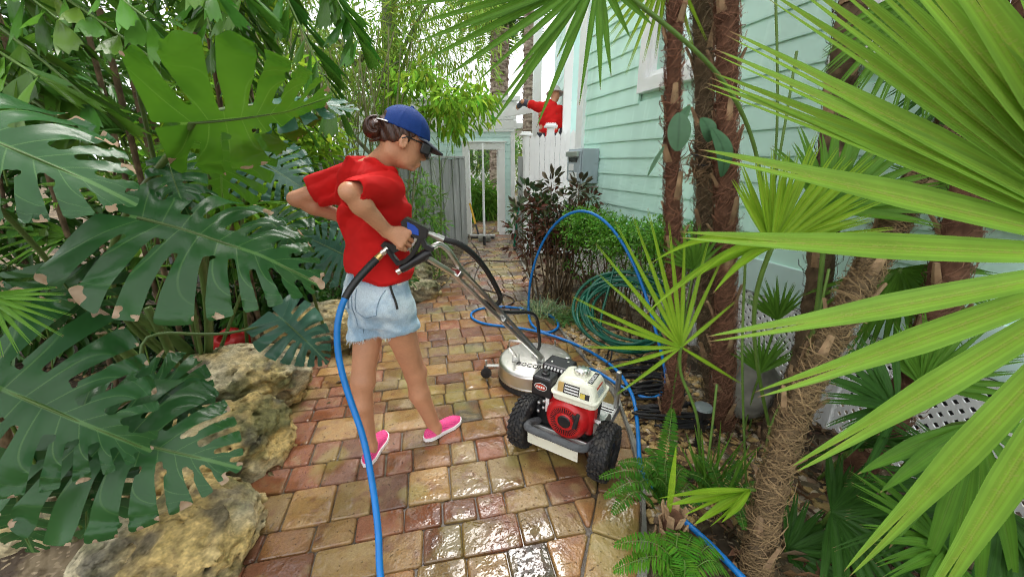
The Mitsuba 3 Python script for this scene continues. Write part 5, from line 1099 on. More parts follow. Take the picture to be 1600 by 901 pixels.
def fan_leaf(parent, hub, axis, normal, n, L, spread, bsdf, w=None, split=0.45, cone=0.15, sag=0.12, seed=0, pieces=True, petiole=None, fold=0.4, seg=10, pr=0.008, lrange=(0.85, 1.05), mid_long=0.25, label=None):
    r = np.random.default_rng(seed); hub = np.asarray(hub, float); axis = nrm(axis); normal = nrm(np.asarray(normal, float) - axis * (np.asarray(normal, float) @ axis)); side = np.cross(normal, axis)
    w = w or 1.15 * L * split * (spread / n) / 2
    leaf = fresh(parent + '__leaf'); mb = MB(); first = None
    for k in range(n):
        a = (k + 0.5) / n * spread - spread / 2 + r.normal() * 0.012
        d = nrm(axis * math.cos(a) + side * math.sin(a) + normal * cone * (1 + 0.3 * r.normal()))
        l = L * r.uniform(*lrange) * (1 - mid_long * abs(a) / (spread / 2 + 1e-6))
        nn = nrm(normal - d * (normal @ d) * 0.0 + 0.12 * r.normal(size=3))
        v, q, uv = leaflet(hub, hub + d * l, nn, w, split, sag * r.uniform(0.5, 1.5), fold, seg, bifid=0.25)
        if pieces: put(leaf, 'leaflet', MB().add(v, q).mesh(), bsdf, smooth=True, uv=uv)
        else: mb.add(v, q, uv)
    if not pieces: scene[leaf] = mikit.ply(mb.mesh(), bsdf, smooth=True, uv=mb.UV())
    if petiole is not None: put(leaf, 'petiole', tube(spline(petiole, 24), np.linspace(pr * 1.25, pr, 24), 8), 'petiole_green', smooth=True)
    if label: labels[leaf] = {'label': label}
    return leaf

# ---------------------------------------------------------------- palm trunks on the right
def bark(a, b): return proc(lambda p, n, uv: mix(a, b, fbm(p.x * 50, p.y * 50, p.z * 22, 3)) * (0.6 + 0.8 * noise(p.x * 14, p.y * 14, p.z * 30)))
mat('bark_red', bark((0.045, 0.022, 0.014), (0.20, 0.10, 0.06)), 0.9, 0.2, bump=lambda p, n, uv: 0.008 * fbm(p.x * 70, p.y * 70, p.z * 30))
mat('bark_brown', bark((0.035, 0.025, 0.015), (0.20, 0.14, 0.08)), 0.9, 0.2, bump=lambda p, n, uv: 0.008 * fbm(p.x * 70, p.y * 70, p.z * 30))
mat('fibre_red', VC, 0.85, 0.2)
mat('leaf_base_wood', bark((0.20, 0.12, 0.065), (0.42, 0.29, 0.17)), 0.8, 0.25)
def palm_trunk(key, pts, rad, seed, bsdf, tone, fibres=900, stubs=22, cross=0.6):
    r = np.random.default_rng(seed); c = spline(pts, 70); R = np.interp(np.linspace(0, 1, 70), np.linspace(0, 1, len(rad)), rad)
    t = nrm(np.gradient(c, axis=0)); m = tube(c, R, 20); v = np.array(m.vertices); cc = np.repeat(c, 20, axis=0); cc = np.vstack([cc, c[:1], c[-1:]])
    v = cc + (v - cc) * (1 + 0.55 * (meshkit.fbm(v * 26, 3, seed)[:, None] - 0.5)); tr = put(key, 'trunk', trimesh.Trimesh(v, m.faces, process=False), bsdf, smooth=True)
    L = np.linalg.norm(np.diff(c, axis=0), axis=1).sum(); mb = MB()
    for k in range(fibres):
        i = r.integers(1, 68); a0 = r.uniform(0, 2 * np.pi); ax = t[i]; x = nrm(np.cross(ax, [0.3, 0.9, 0.1])); y = np.cross(ax, x)
        up = r.uniform(0.25, 1.3) * r.choice([-1, 1]) if r.random() < cross else 0; ln = r.uniform(0.05, 0.16); w_ = r.uniform(0.0005, 0.0018); pts_ = []
        loose = r.random() < 0.10
        for s_ in np.linspace(0, 1, 5):
            a = a0 + (ln / R[i]) * s_ * (0.75 if abs(up) < 0.8 else 0.45) * (1 if up >= 0 else -1) + 0.25 * math.sin(4 * s_ + a0 * 9); h = (abs(up) * 0.6 if up else 1.0) * ln * s_
            rr = R[i] * 1.06 + 0.012 * math.sin(s_ * 3.1) * r.uniform(0.4, 1.3) + (0.03 * s_ if loose else 0)
            pts_.append(c[i] + ax * h + (x * math.cos(a) + y * math.sin(a)) * rr)
        pts_ = np.array(pts_); out = nrm(pts_ - c[i]); sd = nrm(np.cross(np.gradient(pts_, axis=0), out)) * w_
        vv = np.stack([pts_ - sd, pts_ + sd + out * 0.001], 1).reshape(-1, 3); j = np.arange(4) * 2
        mb.add(vv, np.stack([j, j + 1, j + 3, j + 2], 1), c=np.array(tone) * r.uniform(0.5, 1.7))
    put(key, tr[len(key) + 2:] + '__fibre', mb.mesh(), 'fibre_red', color=mb.C(), kind='stuff')
    for k in range(stubs):
        i = int((k + r.uniform(0.1, 0.9)) / stubs * 66) + 1; a = k * 2.4 + r.normal() * 0.3; ax = t[i]; x = nrm(np.cross(ax, [0.3, 0.9, 0.1])); y = np.cross(ax, x); o = x * math.cos(a) + y * math.sin(a)
        h = r.uniform(0.07, 0.15); w_ = r.uniform(0.012, 0.022); base = c[i] + o * R[i] * 0.9; tan_ = np.cross(ax, o)
        pr_ = [(base, w_ * 1.3, 0.010), (base + ax * h * 0.5 + o * 0.016, w_, 0.009), (base + ax * h + o * r.uniform(0.022, 0.045), w_ * 0.75, 0.007)]
        vv = np.vstack([[p - tan_ * a_, p + o * b_, p + tan_ * a_, p - o * b_] for p, a_, b_ in pr_]); f = []
        for q in (0, 4): f += [[q + j, q + (j + 1) % 4, q + 4 + (j + 1) % 4, q + 4 + j] for j in range(4)]
        f += [[8, 9, 10, 11]]
        put(key, tr[len(key) + 2:] + '__leaf_base', MB().add(vv, f).mesh(), 'leaf_base_wood')
T1 = thing('palm_tree', 'slim palm with reddish fibrous trunk nearest the hedge', 'palm tree', None)
palm_trunk(T1, [(0.98, 2.02, -0.1), (0.9673, 2.02, 0.3905), (0.8342, 2.05, 1.344), (0.7554, 2.1, 2.201), (0.7266, 2.12, 2.517)], [0.050, 0.040, 0.033, 0.033], 1, 'bark_red', (0.17, 0.08, 0.048), 2000, 26)
T2 = thing('palm_tree', 'grey brown palm trunk with an epiphyte tied on, middle of the three', 'palm tree')
palm_trunk(T2, [(1.326, 2.071, -0.1), (1.236, 2.25, 0.5379), (1.115, 2.3, 1.397), (0.984, 2.35, 2.285), (0.9437, 2.4, 2.651)], [0.056, 0.052, 0.050, 0.050], 2, 'bark_brown', (0.19, 0.14, 0.085), 2000, 24)
T3 = thing('palm_tree', 'thick reddish palm trunk right of the epiphyte, third from the hedge', 'palm tree')
palm_trunk(T3, [(1.28, 1.95, -0.1), (1.204, 1.95, 0.429), (1.083, 2, 1.348), (0.9707, 2.05, 2.185), (0.9485, 2.1, 2.507)], [0.060, 0.050, 0.046, 0.046], 3, 'bark_red', (0.18, 0.09, 0.055), 2300, 28)
T4 = thing('palm_tree', 'leaning palm trunk wrapped in straw coloured fibre at lower right', 'palm tree')
palm_trunk(T4, [(0.92, 1.0, -0.15), (0.9569, 1.1, 0.1208), (1.092, 1.25, 0.5931), (1.337, 1.42, 0.9748), (1.617, 1.6, 1.353), (1.862, 1.75, 1.703), (2.066, 1.9, 2.043)], [0.044, 0.041, 0.042, 0.046, 0.048], 4, 'bark_brown', (0.22, 0.15, 0.078), 5000, 30, 0.9)
T5 = thing('palm_tree', 'dark palm trunk behind the leaning trunk in front of the lattice', 'palm tree')
palm_trunk(T5, [(1.48, 1.85, -0.1), (1.537, 1.8, 0.5861), (1.476, 1.85, 1.359), (1.44, 1.9, 1.996), (1.43, 1.95, 2.372)], [0.058, 0.055, 0.052, 0.052], 5, 'bark_brown', (0.08, 0.05, 0.032), 700, 18)
T6 = thing('palm_tree', 'dark brown palm trunk at far right against the house', 'palm tree')
palm_trunk(T6, [(1.55, 1.42, -0.1), (1.7, 1.42, 0.7201), (1.665, 1.42, 1.181), (1.64, 1.42, 1.665), (1.632, 1.42, 2.008)], [0.055, 0.055, 0.052, 0.052], 6, 'bark_red', (0.12, 0.065, 0.04), 800, 20)

# the big leaf in front: hub just outside the frame on the right
hubF = A(*(1.055, 0.62, 1.348))
BF = thing('fan_palm', 'large fan palm with long bright green blades reaching in from the right edge', 'palm plant')
tips = [(0.5467, 0.62, 1.878), (0.5152, 0.66, 1.851), (0.4923, 0.68, 1.826), (0.4834, 0.7, 1.802), (0.4696, 0.73, 1.794), (0.4483, 0.75, 1.781), (0.4321, 0.78, 1.77), (0.3987, 0.82, 1.722), (0.3775, 0.82, 1.693), (0.3886, 0.84, 1.657), (0.3788, 0.84, 1.64), (0.3946, 0.86, 1.516), (0.3869, 0.88, 1.338), (0.4719, 0.84, 1.094), (0.5905, 0.8, 0.9669), (0.6937, 0.76, 0.7751), (0.8543, 0.7, 0.4946), (0.9683, 0.62, 0.4205), (1.154, 0.55, 0.3064)]
lf = fresh(BF + '__leaf'); r = np.random.default_rng(2); camv = nrm(A(-0.62, -0.60, 0.45))
for k, tp in enumerate(tips):
    sag = -0.035 if k >= 13 else 0.012
    if k == 12: sag = -0.03
    v, q, uv = leaflet(hubF, np.asarray(tp) + A(0, 0, sag * 0.75), nrm(camv + 0.10 * r.normal(size=3)), 0.0265 if k not in (3, 4, 5, 6, 7, 8, 9, 10) else 0.019, 0.50, sag, 0.5, 26, root=0.010, bifid=0.22)
    put(lf, 'leaflet', MB().add(v, q).mesh(), 'fan_front', smooth=True, uv=uv)
    e = np.asarray(tp) + A(0, 0, sag * 0.75)
put(lf, 'petiole', tube(spline([hubF, hubF + A(0.25, -0.05, -0.35), hubF + A(0.45, 0.1, -1.2)], 16), 0.012, 10), 'petiole_green', smooth=True)
# small bright fan in front of the first trunk
SF = thing('fan_palm', 'small bright yellow green fan palm in front of the slim palm trunk', 'palm plant')
h1 = A(*(0.7574, 1.55, 0.7066)); tp1 = [(0.4598, 1.48, 0.4871), (0.3873, 1.48, 0.6147), (0.2924, 1.5, 0.7168), (0.2484, 1.52, 0.9378), (0.3031, 1.5, 0.8645), (0.3631, 1.55, 1.047), (0.3473, 1.58, 1.172), (0.4195, 1.58, 1.265), (0.4966, 1.6, 1.288), (0.564, 1.62, 1.312), (0.6627, 1.63, 1.257), (0.7368, 1.64, 1.242), (0.8598, 1.66, 1.184), (0.9361, 1.66, 1.098), (1.007, 1.62, 0.9009), (1.069, 1.55, 0.5153)]
l1 = fresh(SF + '__leaf')
for k, tp in enumerate(tp1):
    L_ = np.linalg.norm(np.asarray(tp) - h1); v, q, uv = leaflet(h1, tp, A(-0.2, -1, 0.5) + 0.15 * r.normal(size=3), 0.0095 * (0.8 + 0.3 * min(1, L_ / 0.6)), 0.42, 0.0 if k > 4 else -0.04, 0.35, 12, root=0.004, bifid=0.2)
    put(l1, 'leaflet', MB().add(v, q).mesh(), 'fan_bright', smooth=True, uv=uv)
put(l1, 'petiole', tube(spline([h1, h1 + A(0.03, 0.02, -0.15), (0.8704, 1.55, 0.3754), (0.98, 1.6, -0.05)], 20), 0.007, 8), 'petiole_green', smooth=True)
# yellow green fan behind, between the third trunk and the leaning trunk
MF = thing('fan_palm', 'broad yellow green fan palm with folded drooping blades right of the third trunk', 'palm plant')
h2 = A(*(1.066, 1.55, 1.157)); tp2 = [(0.5222, 1.4, 0.9822), (0.6053, 1.38, 1.046), (0.5358, 1.45, 1.186), (0.6898, 1.36, 1.098), (0.7536, 1.36, 0.997), (0.8063, 1.36, 1.158)]
l2 = fresh(MF + '__leaf')
for k, tp in enumerate(tp2):
    m_ = (h2 + np.asarray(tp)) / 2 + A(0, 0, 0.16)
    v, q, uv = leaflet(h2, np.asarray(tp) + A(0, 0, 0.20), A(-0.3, -1, 0.6), 0.019, 0.5, 0.46, 0.45, 14)
    put(l2, 'leaflet', MB().add(v, q).mesh(), 'fan_bright', smooth=True, uv=uv)
fan_leaf(MF, h2, A(0.42, 0.1, 1), A(-0.3, -1, 0.1), 24, 0.48, 2.0, 'fan_bright', cone=0.2, sag=0.05, seed=5, split=0.55, petiole=[h2, h2 + A(0.02, 0.05, -0.3), (1.45, 1.7, -0.05)])
fan_leaf(MF, A(*(1.291, 1.6, 1.301)), A(0.5, 0.1, 0.8), A(-0.4, -1, 0.2), 16, 0.50, 2.4, 'fan_mid', cone=0.15, seed=6, petiole=[(1.291, 1.6, 1.301), (1.374, 1.6, 0.7525), (1.45, 1.7, -0.05)])
# more fans: lower right, under and behind the big leaf
RF = thing('fan_palm', 'dark green fan palm with broad drooping blades at the lower right corner', 'palm plant')
h3 = A(*(1.371, 0.95, 0.7617)); l3 = fresh(RF + '__leaf')
tp3 = [(1.105, 0.9, 0.5526), (1.176, 0.88, 0.3699), (1.279, 0.85, 0.2596), (1.373, 0.84, 0.1888), (1.477, 0.82, 0.1475), (1.628, 0.85, 0.1878), (1.76, 0.9, 0.3165), (1.818, 0.95, 0.4738), (1.795, 1, 0.6303), (1.074, 0.95, 0.5764)]
for k, tp in enumerate(tp3):
    v, q, uv = leaflet(h3, np.asarray(tp) + A(0, 0, 0.07), A(-0.5, -0.8, 0.8) + 0.15 * r.normal(size=3), 0.024, 0.55, 0.22, 0.3, 14)
    put(l3, 'leaflet', MB().add(v, q).mesh(), 'fan_mid', smooth=True, uv=uv)
put(l3, 'petiole', tube(spline([h3, h3 + A(0.1, 0.15, -0.15), h3 + A(0.2, 0.35, -0.75)], 14), 0.008, 8), 'petiole_green', smooth=True)
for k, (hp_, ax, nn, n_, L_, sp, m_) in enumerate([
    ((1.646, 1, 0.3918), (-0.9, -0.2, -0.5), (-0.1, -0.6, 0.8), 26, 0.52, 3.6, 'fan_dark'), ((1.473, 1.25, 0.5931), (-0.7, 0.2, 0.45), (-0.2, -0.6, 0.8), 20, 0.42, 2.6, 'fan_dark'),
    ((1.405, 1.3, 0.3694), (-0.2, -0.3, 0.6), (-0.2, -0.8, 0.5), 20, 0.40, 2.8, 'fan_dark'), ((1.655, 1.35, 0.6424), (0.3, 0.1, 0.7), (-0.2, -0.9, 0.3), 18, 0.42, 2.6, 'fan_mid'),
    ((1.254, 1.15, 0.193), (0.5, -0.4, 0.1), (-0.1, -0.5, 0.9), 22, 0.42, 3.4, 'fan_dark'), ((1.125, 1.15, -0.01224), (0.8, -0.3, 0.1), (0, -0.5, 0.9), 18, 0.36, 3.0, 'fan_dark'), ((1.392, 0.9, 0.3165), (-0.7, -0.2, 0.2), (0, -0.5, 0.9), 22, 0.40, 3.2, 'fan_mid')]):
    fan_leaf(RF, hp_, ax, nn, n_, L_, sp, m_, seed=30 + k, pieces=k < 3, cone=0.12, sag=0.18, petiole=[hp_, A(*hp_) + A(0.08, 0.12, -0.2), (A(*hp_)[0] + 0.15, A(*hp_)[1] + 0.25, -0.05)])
LF = thing('fan_palm', 'small upright green fan palm in front of the white lattice', 'palm plant')
for k, (hp_, ax, n_, L_, sp, m_) in enumerate([((1.36, 1.85, 0.3973), (0.0, 0.1, 1), 16, 0.30, 1.9, 'fan_mid'), ((1.424, 1.9, 0.6876), (-0.2, 0.1, 1), 14, 0.3, 1.7, 'fan_mid'), ((0.9601, 1.95, 0.9583), (-0.3, 0, 0.9), 12, 0.28, 2.0, 'fan_mid')]):
    fan_leaf(LF, hp_, ax, (-0.2, -1, 0.2), n_, L_, sp, m_, seed=50 + k, cone=0.1, petiole=[hp_, A(*hp_) + A(0.0, 0.02, -0.2), (A(*hp_)[0], A(*hp_)[1] + 0.02, -0.05)], pr=0.005)
UF = thing('fan_palm', 'deep green fan palm high against the house at the right edge', 'palm plant')
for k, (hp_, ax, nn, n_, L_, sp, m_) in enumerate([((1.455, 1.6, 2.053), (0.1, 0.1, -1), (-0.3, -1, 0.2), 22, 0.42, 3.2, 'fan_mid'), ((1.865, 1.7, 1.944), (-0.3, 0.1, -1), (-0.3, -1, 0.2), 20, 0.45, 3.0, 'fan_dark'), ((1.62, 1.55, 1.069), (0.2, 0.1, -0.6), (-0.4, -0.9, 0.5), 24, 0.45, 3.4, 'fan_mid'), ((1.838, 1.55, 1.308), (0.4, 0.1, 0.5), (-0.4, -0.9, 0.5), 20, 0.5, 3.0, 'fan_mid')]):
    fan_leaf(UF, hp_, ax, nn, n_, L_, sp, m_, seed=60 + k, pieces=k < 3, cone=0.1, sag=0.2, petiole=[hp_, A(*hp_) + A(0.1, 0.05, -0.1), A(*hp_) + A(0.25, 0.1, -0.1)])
# leaf hanging in from the top and its long stalk
HFn = thing('fan_palm', 'overhead fan palm leaf hanging into the top of the view on a long green stalk', 'palm plant')
h4 = A(*(0.2514, 1.35, 2.017)); l4 = fresh(HFn + '__leaf'); tp4 = [(-0.3214, 1.25, 1.9), (-0.2678, 1.25, 1.817), (-0.2769, 1.3, 1.776), (-0.2095, 1.28, 1.727), (-0.1065, 1.3, 1.725), (-0.07637, 1.3, 1.587), (0, 1.28, 1.739), (-0.1456, 1.3, 1.859), (-0.309, 1.35, 1.886), (-0.07056, 1.32, 1.635), (0.07618, 1.3, 1.596), (0.207, 1.3, 1.66), (0.2729, 1.32, 1.707), (0.3083, 1.34, 1.746), (0.3686, 1.38, 1.86), (0.4406, 1.4, 1.9), (-0.1833, 1.3, 1.922), (0.1332, 1.3, 1.79)]
for k, tp in enumerate(tp4):
    v, q, uv = leaflet(h4, tp, A(-0.1, -0.9, -0.3) + 0.2 * r.normal(size=3), 0.0115 if k not in (4, 9, 11) else 0.009, 0.42, 0.0, 0.4, 12)
    put(l4, 'leaflet', MB().add(v, q).mesh(), 'fan_mid', smooth=True, uv=uv)
put(l4, 'petiole', tube(spline([h4, (0.3948, 1.4, 1.954), (0.6223, 1.5, 1.857), (0.831, 1.6, 1.73), (1.014, 1.7, 1.539), (1.132, 1.75, 1.311)], 40), 0.0075, 8), 'petiole_green', smooth=True)
WF = thing('fan_palm', 'pale green fan palm tips hanging in front of the house window', 'palm plant')
fan_leaf(WF, (0.7712, 2.3, 2.427), (-0.35, -0.1, -1), (-0.3, -1, 0.1), 13, 0.55, 1.7, 'fan_bright', w=0.011, seed=70, cone=0.05, sag=0.02, petiole=[(0.7712, 2.3, 2.427), (0.8857, 2.3, 2.504)])
# droopy torn leaf low down beside the leaning trunk
DF = thing('fan_palm', 'limp pale green palm leaf lying beside the base of the leaning trunk', 'palm plant')
h5 = A(*(0.9107, 1.15, 0.3051)); l5 = fresh(DF + '__leaf')
for k, tp in enumerate([(0.5411, 1.1, 0.336), (0.5807, 1.1, 0.3026), (0.6357, 1.08, 0.2726), (0.6592, 1.05, 0.2613), (0.698, 1.02, 0.2877), (0.7355, 1.02, 0.3056)]):
    v, q, uv = leaflet(h5, tp, A(0, -0.6, 1) + 0.5 * r.normal(size=3), 0.017, 0.5, 0.05, 0.4, 12, twist=r.uniform(-0.8, 0.8))
    put(l5, 'leaflet', MB().add(v, q).mesh(), 'fan_bright', smooth=True, uv=uv)
put(l5, 'petiole', tube(np.array([h5, h5 + A(0.1, 0.05, -0.05)]), 0.006, 8), 'petiole_green', smooth=True)
# long upright stalks among the trunks
ST_ = thing('palm_shoots', 'slender upright green palm stalks rising between the third trunk and the house', 'plant')
for a, b, c in (((1.1, 1.9, 2.134), (1.213, 1.9, 1.64), (1.261, 1.9, 1.264)), ((1.167, 1.8, 1.924), (1.183, 1.8, 1.581), (1.192, 1.8, 1.247)), ((0.9229, 1.45, 0.01303), (0.9109, 1.45, 0.2749), (0.9197, 1.5, 0.5471)), ((1.283, 1.5, 1.083), (1.278, 1.45, 0.5789), (1.292, 1.4, 0.06431)), ((0.998, 1.6, 1.112), (1.077, 1.6, 0.6212), (1.165, 1.5, -0.03824)), ((1.356, 1.4, 0.8459), (1.182, 1.45, 0.448), (1.19, 1.4, -0.09111))):
    put(ST_, 'stalk', tube(spline([a, b, c], 16), 0.0055, 7), 'petiole_green', smooth=True)
# blades clump by the path light and cut stump with a pale shoot
BC = thing('strap_plant', 'clump of green strap leaves at the foot of the palm trunks by the path light', 'plant')
for k in range(22):
    b = A(*(0.9435, 1.425, 0)) + A(r.normal() * 0.03, r.normal() * 0.03, 0); d = A(r.normal() * 0.28, r.normal() * 0.2, 1); v, q, uv = leaflet(b, b + nrm(d) * r.uniform(0.25, 0.42), A(0, -1, 0.2) + 0.3 * r.normal(size=3), 0.007, 0.4, 0.05, 0.3, 8, bend=d * A(1, 1, -0.3))
    put(BC, 'leaf', MB().add(v, q).mesh(), 'fan_mid', smooth=True, uv=uv)
SP = thing('palm_stump', 'cut brown palm stump with one pale green shoot beside the blue hose', 'stump')
sb = A(*(0.6177, 1.114, 0))
put(SP, 'shoot', MB().add(*leaflet((0.5995, 1.12, 0.1787), (0.6258, 1.2, 0.4802), A(-0.3, -1, 0), 0.012, 0.5, 0.03, 0.5, 10)[:2]).mesh(), 'fan_bright', smooth=True)
stv = MB()
for k in range(26):
    a = k * 2.4; rr = 0.045 * (1 - k / 60); z0 = 0.0 + 0.008 * k; o = A(math.cos(a), math.sin(a), 0)
    put(SP, 'leaf_base', cat(beam(sb + o * rr + A(0, 0, z0), sb + o * (rr + 0.02) + A(0, 0, z0 + r.uniform(0.06, 0.10)), 0.026, 0.007, up=o)), 'leaf_base_wood')
put(SP, 'core', tube(np.array([sb - A(0, 0, 0.05), sb + A(0, 0, 0.22)]), [0.05, 0.03], 12), 'bark_red')

# epiphyte with leathery leaves tied on the middle trunk
leafmat('orchid_leaf', proc(lambda p, n, uv: mix((0.075, 0.17, 0.085), (0.05, 0.12, 0.055), fbm(p.x * 30, p.y * 30, p.z * 30)) * (0.8 + 0.3 * smoothstep(0.0, 0.2, dr.abs(uv.y)))), 0.2, 0.5, 0.35)
EP = thing('epiphyte_plant', 'leathery leaved epiphyte tied to the middle palm trunk', 'plant')
def oval(base, tip, n, w, sag, fold=0.15, seg=14):
    base, tip = np.asarray(base, float), np.asarray(tip, float); t = np.linspace(0, 1, seg + 1); ww = np.maximum(np.sin(np.pi * np.clip(t * 0.96 + 0.02, 0, 1)) ** 0.6, 0.03)
    d = nrm(tip - base); n = nrm(np.asarray(n, float) - d * (np.asarray(n, float) @ d)); s_ = np.cross(d, n); c = base + np.outer(t, tip - base) + np.outer(sag * np.sin(np.pi * t), n)
    k = np.array([-1, -0.5, 0, 0.5, 1]); v = c[:, None] + s_ * (k[None, :, None] * (w * ww)[:, None, None]) + n * ((np.abs(k) * fold)[None, :, None] * (w * ww)[:, None, None])
    uv = np.stack([np.repeat(t[:, None], 5, 1), np.tile([-1, -.5, 0, .5, 1], (seg + 1, 1))], -1).reshape(-1, 2); i, j = np.meshgrid(np.arange(seg), np.arange(4), indexing='ij'); b = i * 5 + j
    return v.reshape(-1, 3), np.stack([b, b + 1, b + 6, b + 5], -1).reshape(-1, 4), uv
for bs_, tp_, nn, w, sg in (((0.7788, 1.95, 1.71), (0.7776, 1.92, 1.541), (-0.2, -1, 0.1), 0.052, 0.01), ((0.9059, 2, 1.693), (0.9507, 1.98, 1.583), (0.1, -1, 0.4), 0.042, 0.02), ((0.9383, 1.95, 1.644), (1.014, 1.93, 1.425), (0.25, -1, 0.2), 0.048, 0.04), ((0.8346, 1.98, 1.744), (0.7519, 1.93, 1.629), (-0.4, -1, 0.0), 0.022, 0.0), ((0.7368, 1.98, 1.566), (0.6617, 1.95, 1.427), (-0.5, -1, 0.2), 0.010, 0.01)):
    v, q, uv = oval(bs_, tp_, nn, w, sg); put(EP, 'leaf', MB().add(v, q).mesh(), 'orchid_leaf', smooth=True, uv=uv)
rt = MB()
for k in range(70):
    a = r.uniform(-1.9, 1.1); o = A(math.sin(a), -math.cos(a), 0) * 0.075; b = A(*(1.091, 2.3, 1.502)) + o + A(0, 0, r.uniform(-0.1, 0.12)); rt.addm(tube(spline([b, b + A(r.normal() * 0.03, -0.012, r.normal() * 0.02), b + A(r.normal() * 0.05, 0.0, -0.04 + r.normal() * 0.03)], 7), 0.003, 5))
put(EP, 'roots', rt.mesh(), 'leaf_base_wood', smooth=True, kind='stuff')
for z_ in (0.03, -0.02): put(EP, 'tie', tube(np.array([A(*(1.091, 2.3, 1.502)) + A(0.075 * math.cos(a), 0.075 * math.sin(a), z_ + 0.01 * math.sin(a)) for a in np.linspace(0, 6.3, 30)]), 0.004, 6), 'black_satin')

# crowns of the palms above the frame
r = np.random.default_rng(77)
for key, top in ((T1, (0.7266, 2.12, 2.517)), (T2, (0.9437, 2.4, 2.651)), (T3, (0.9485, 2.1, 2.507)), (T5, (1.43, 1.95, 2.372)), (T6, (1.632, 1.42, 2.008)), (T4, (2.066, 1.9, 2.043))):
    b = A(*top); e = A(b[0] + 0.1, b[1] - 0.05, 3.9 + r.uniform(-0.3, 0.5)); put(key, 'upper_trunk', tube(np.array([b - A(0, 0, 0.03), (b + e) / 2, e]), 0.05, 12), 'bark_red', smooth=True)
    for k in range(7):
        a = k * 2.4 + r.uniform(-0.3, 0.3); h = r.uniform(-0.2, 0.8); o = nrm(A(math.cos(a), math.sin(a), h)); hb_ = e + o * r.uniform(0.55, 0.8)
        fan_leaf(key, hb_, o + A(0, 0, -0.5), A(0, 0, 1) + o * 0.3, 18, 0.6, 4.2, 'fan_mid', seed=700 + k, pieces=False, seg=5, sag=0.2, petiole=[hb_, (hb_ + e) / 2 + A(0, 0, 0.06), e], pr=0.006)

# ---------------------------------------------------------------- monstera
def monstera_col(dark, light, vein, tipc=1.0):
    def f(p, n, uv):
        x, y = uv.x, dr.abs(uv.y)
        c = mix(dark, light, fbm(x * 4, uv.y * 4, p.z * 3, 3))
        c = mix(c, mi.Color3f(vein), 0.75 * smoothstep(0.016, 0.006, y))
        x0 = dr.clip(x, 0, 0.9)
        for _ in range(3): a_ = 2.0 - 1.65 * x0 / 0.85; x0 = dr.clip(x - y * dr.cos(a_) / dr.sin(a_), -0.05, 0.9)
        ph = x0 * 10.5; fr = dr.abs(ph - dr.round(ph))
        c = mix(c, mi.Color3f(vein), 0.42 * smoothstep(0.045, 0.015, fr) * smoothstep(0.62, 0.1, y))
        return c
    return proc(f)
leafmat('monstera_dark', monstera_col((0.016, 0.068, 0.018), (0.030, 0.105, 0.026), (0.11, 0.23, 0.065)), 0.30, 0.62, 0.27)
leafmat('monstera_painted_lit', monstera_col((0.040, 0.135, 0.010), (0.105, 0.26, 0.018), (0.15, 0.30, 0.05)), 1.0, 0.25, 0.3)  # brighter copy of the leaf; the backlit look is painted into its colour
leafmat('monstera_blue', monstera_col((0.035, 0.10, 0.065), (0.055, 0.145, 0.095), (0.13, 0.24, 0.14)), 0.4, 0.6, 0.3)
leafmat('leaf_brown', proc(lambda p, n, uv: mix((0.30, 0.20, 0.12), (0.52, 0.40, 0.29), noise(p.x * 60, p.y * 60, p.z * 60))), 0.3)
mat('monstera_stem', tint((0.075, 0.13, 0.03), 0.35, 14), 0.45)
def monstera_shape(W, nl, seed, slit=0.74, holes=True):
    """outline with midrib along +x from 0 to 1; returns a polygon"""
    r = np.random.default_rng(seed); a = np.linspace(0, 1, 80)
    half = W * np.sin(np.pi * np.clip(a, 0, 1) ** 0.62) ** 0.7
    xs = -0.20 + 1.20 * a; xs = np.where(a < 0.12, -0.20 + 0.10 * (a / 0.12) ** 0.5 * 0, xs)
    top = np.c_[xs, half]; P = Polygon(np.vstack([top, np.c_[xs, -half][::-1]])).buffer(0)
    P = P.difference(Polygon([(-0.4, -0.045), (0.0, -0.005), (0.0, 0.005), (-0.4, 0.045)]))
    cut = []
    for sd in (1, -1):
        for k in range(nl):
            x0 = 0.88 * (k + 0.5 + r.uniform(-0.12, 0.12)) / nl; ang = 2.0 - 1.65 * x0 / 0.85 + r.uniform(-0.05, 0.05)
            d = A(math.cos(ang), math.sin(ang) * sd); s0 = (1 - slit) * r.uniform(0.75, 1.25) * W * (1.0 if 0 < k < nl - 1 else 1.2) * (1 - 0.45 * x0)
            p0 = A(x0, 0) + d * s0; w0 = 0.010; q = A(-d[1], d[0]); wv = [0.010, 0.016, 0.017, 0.026, 0.060]; tt = [0, 0.08, 0.25, 0.5, 1.0]; Ls = W * 1.6
            bend = -0.10 * r.uniform(0.4, 1.2)
            cpts = [p0 + d * Ls * t_ + A(0.22 * t_ * t_, 0) for t_ in tt]
            cut.append(Polygon([c + q * w_ for c, w_ in zip(cpts, wv)] + [c - q * w_ for c, w_ in zip(cpts, wv)][::-1]).buffer(0.006))
            if holes and r.random() < 0.8 and 0 < k < nl:
                c = A(x0 + 0.035, 0) + d * W * r.uniform(0.16, 0.24); cut.append(shapely.affinity.rotate(shapely.affinity.scale(Point(*c).buffer(1, quad_segs=5), 0.030 * r.uniform(0.6, 1.3), 0.010), math.degrees(math.atan2(d[1], d[0]))))
    P = P.difference(shapely.union_all(cut)).buffer(-0.014).buffer(0.026).buffer(-0.012)
    if P.geom_type != 'Polygon': P = max(P.geoms, key=lambda g: g.area)
    return P
import shapely.affinity
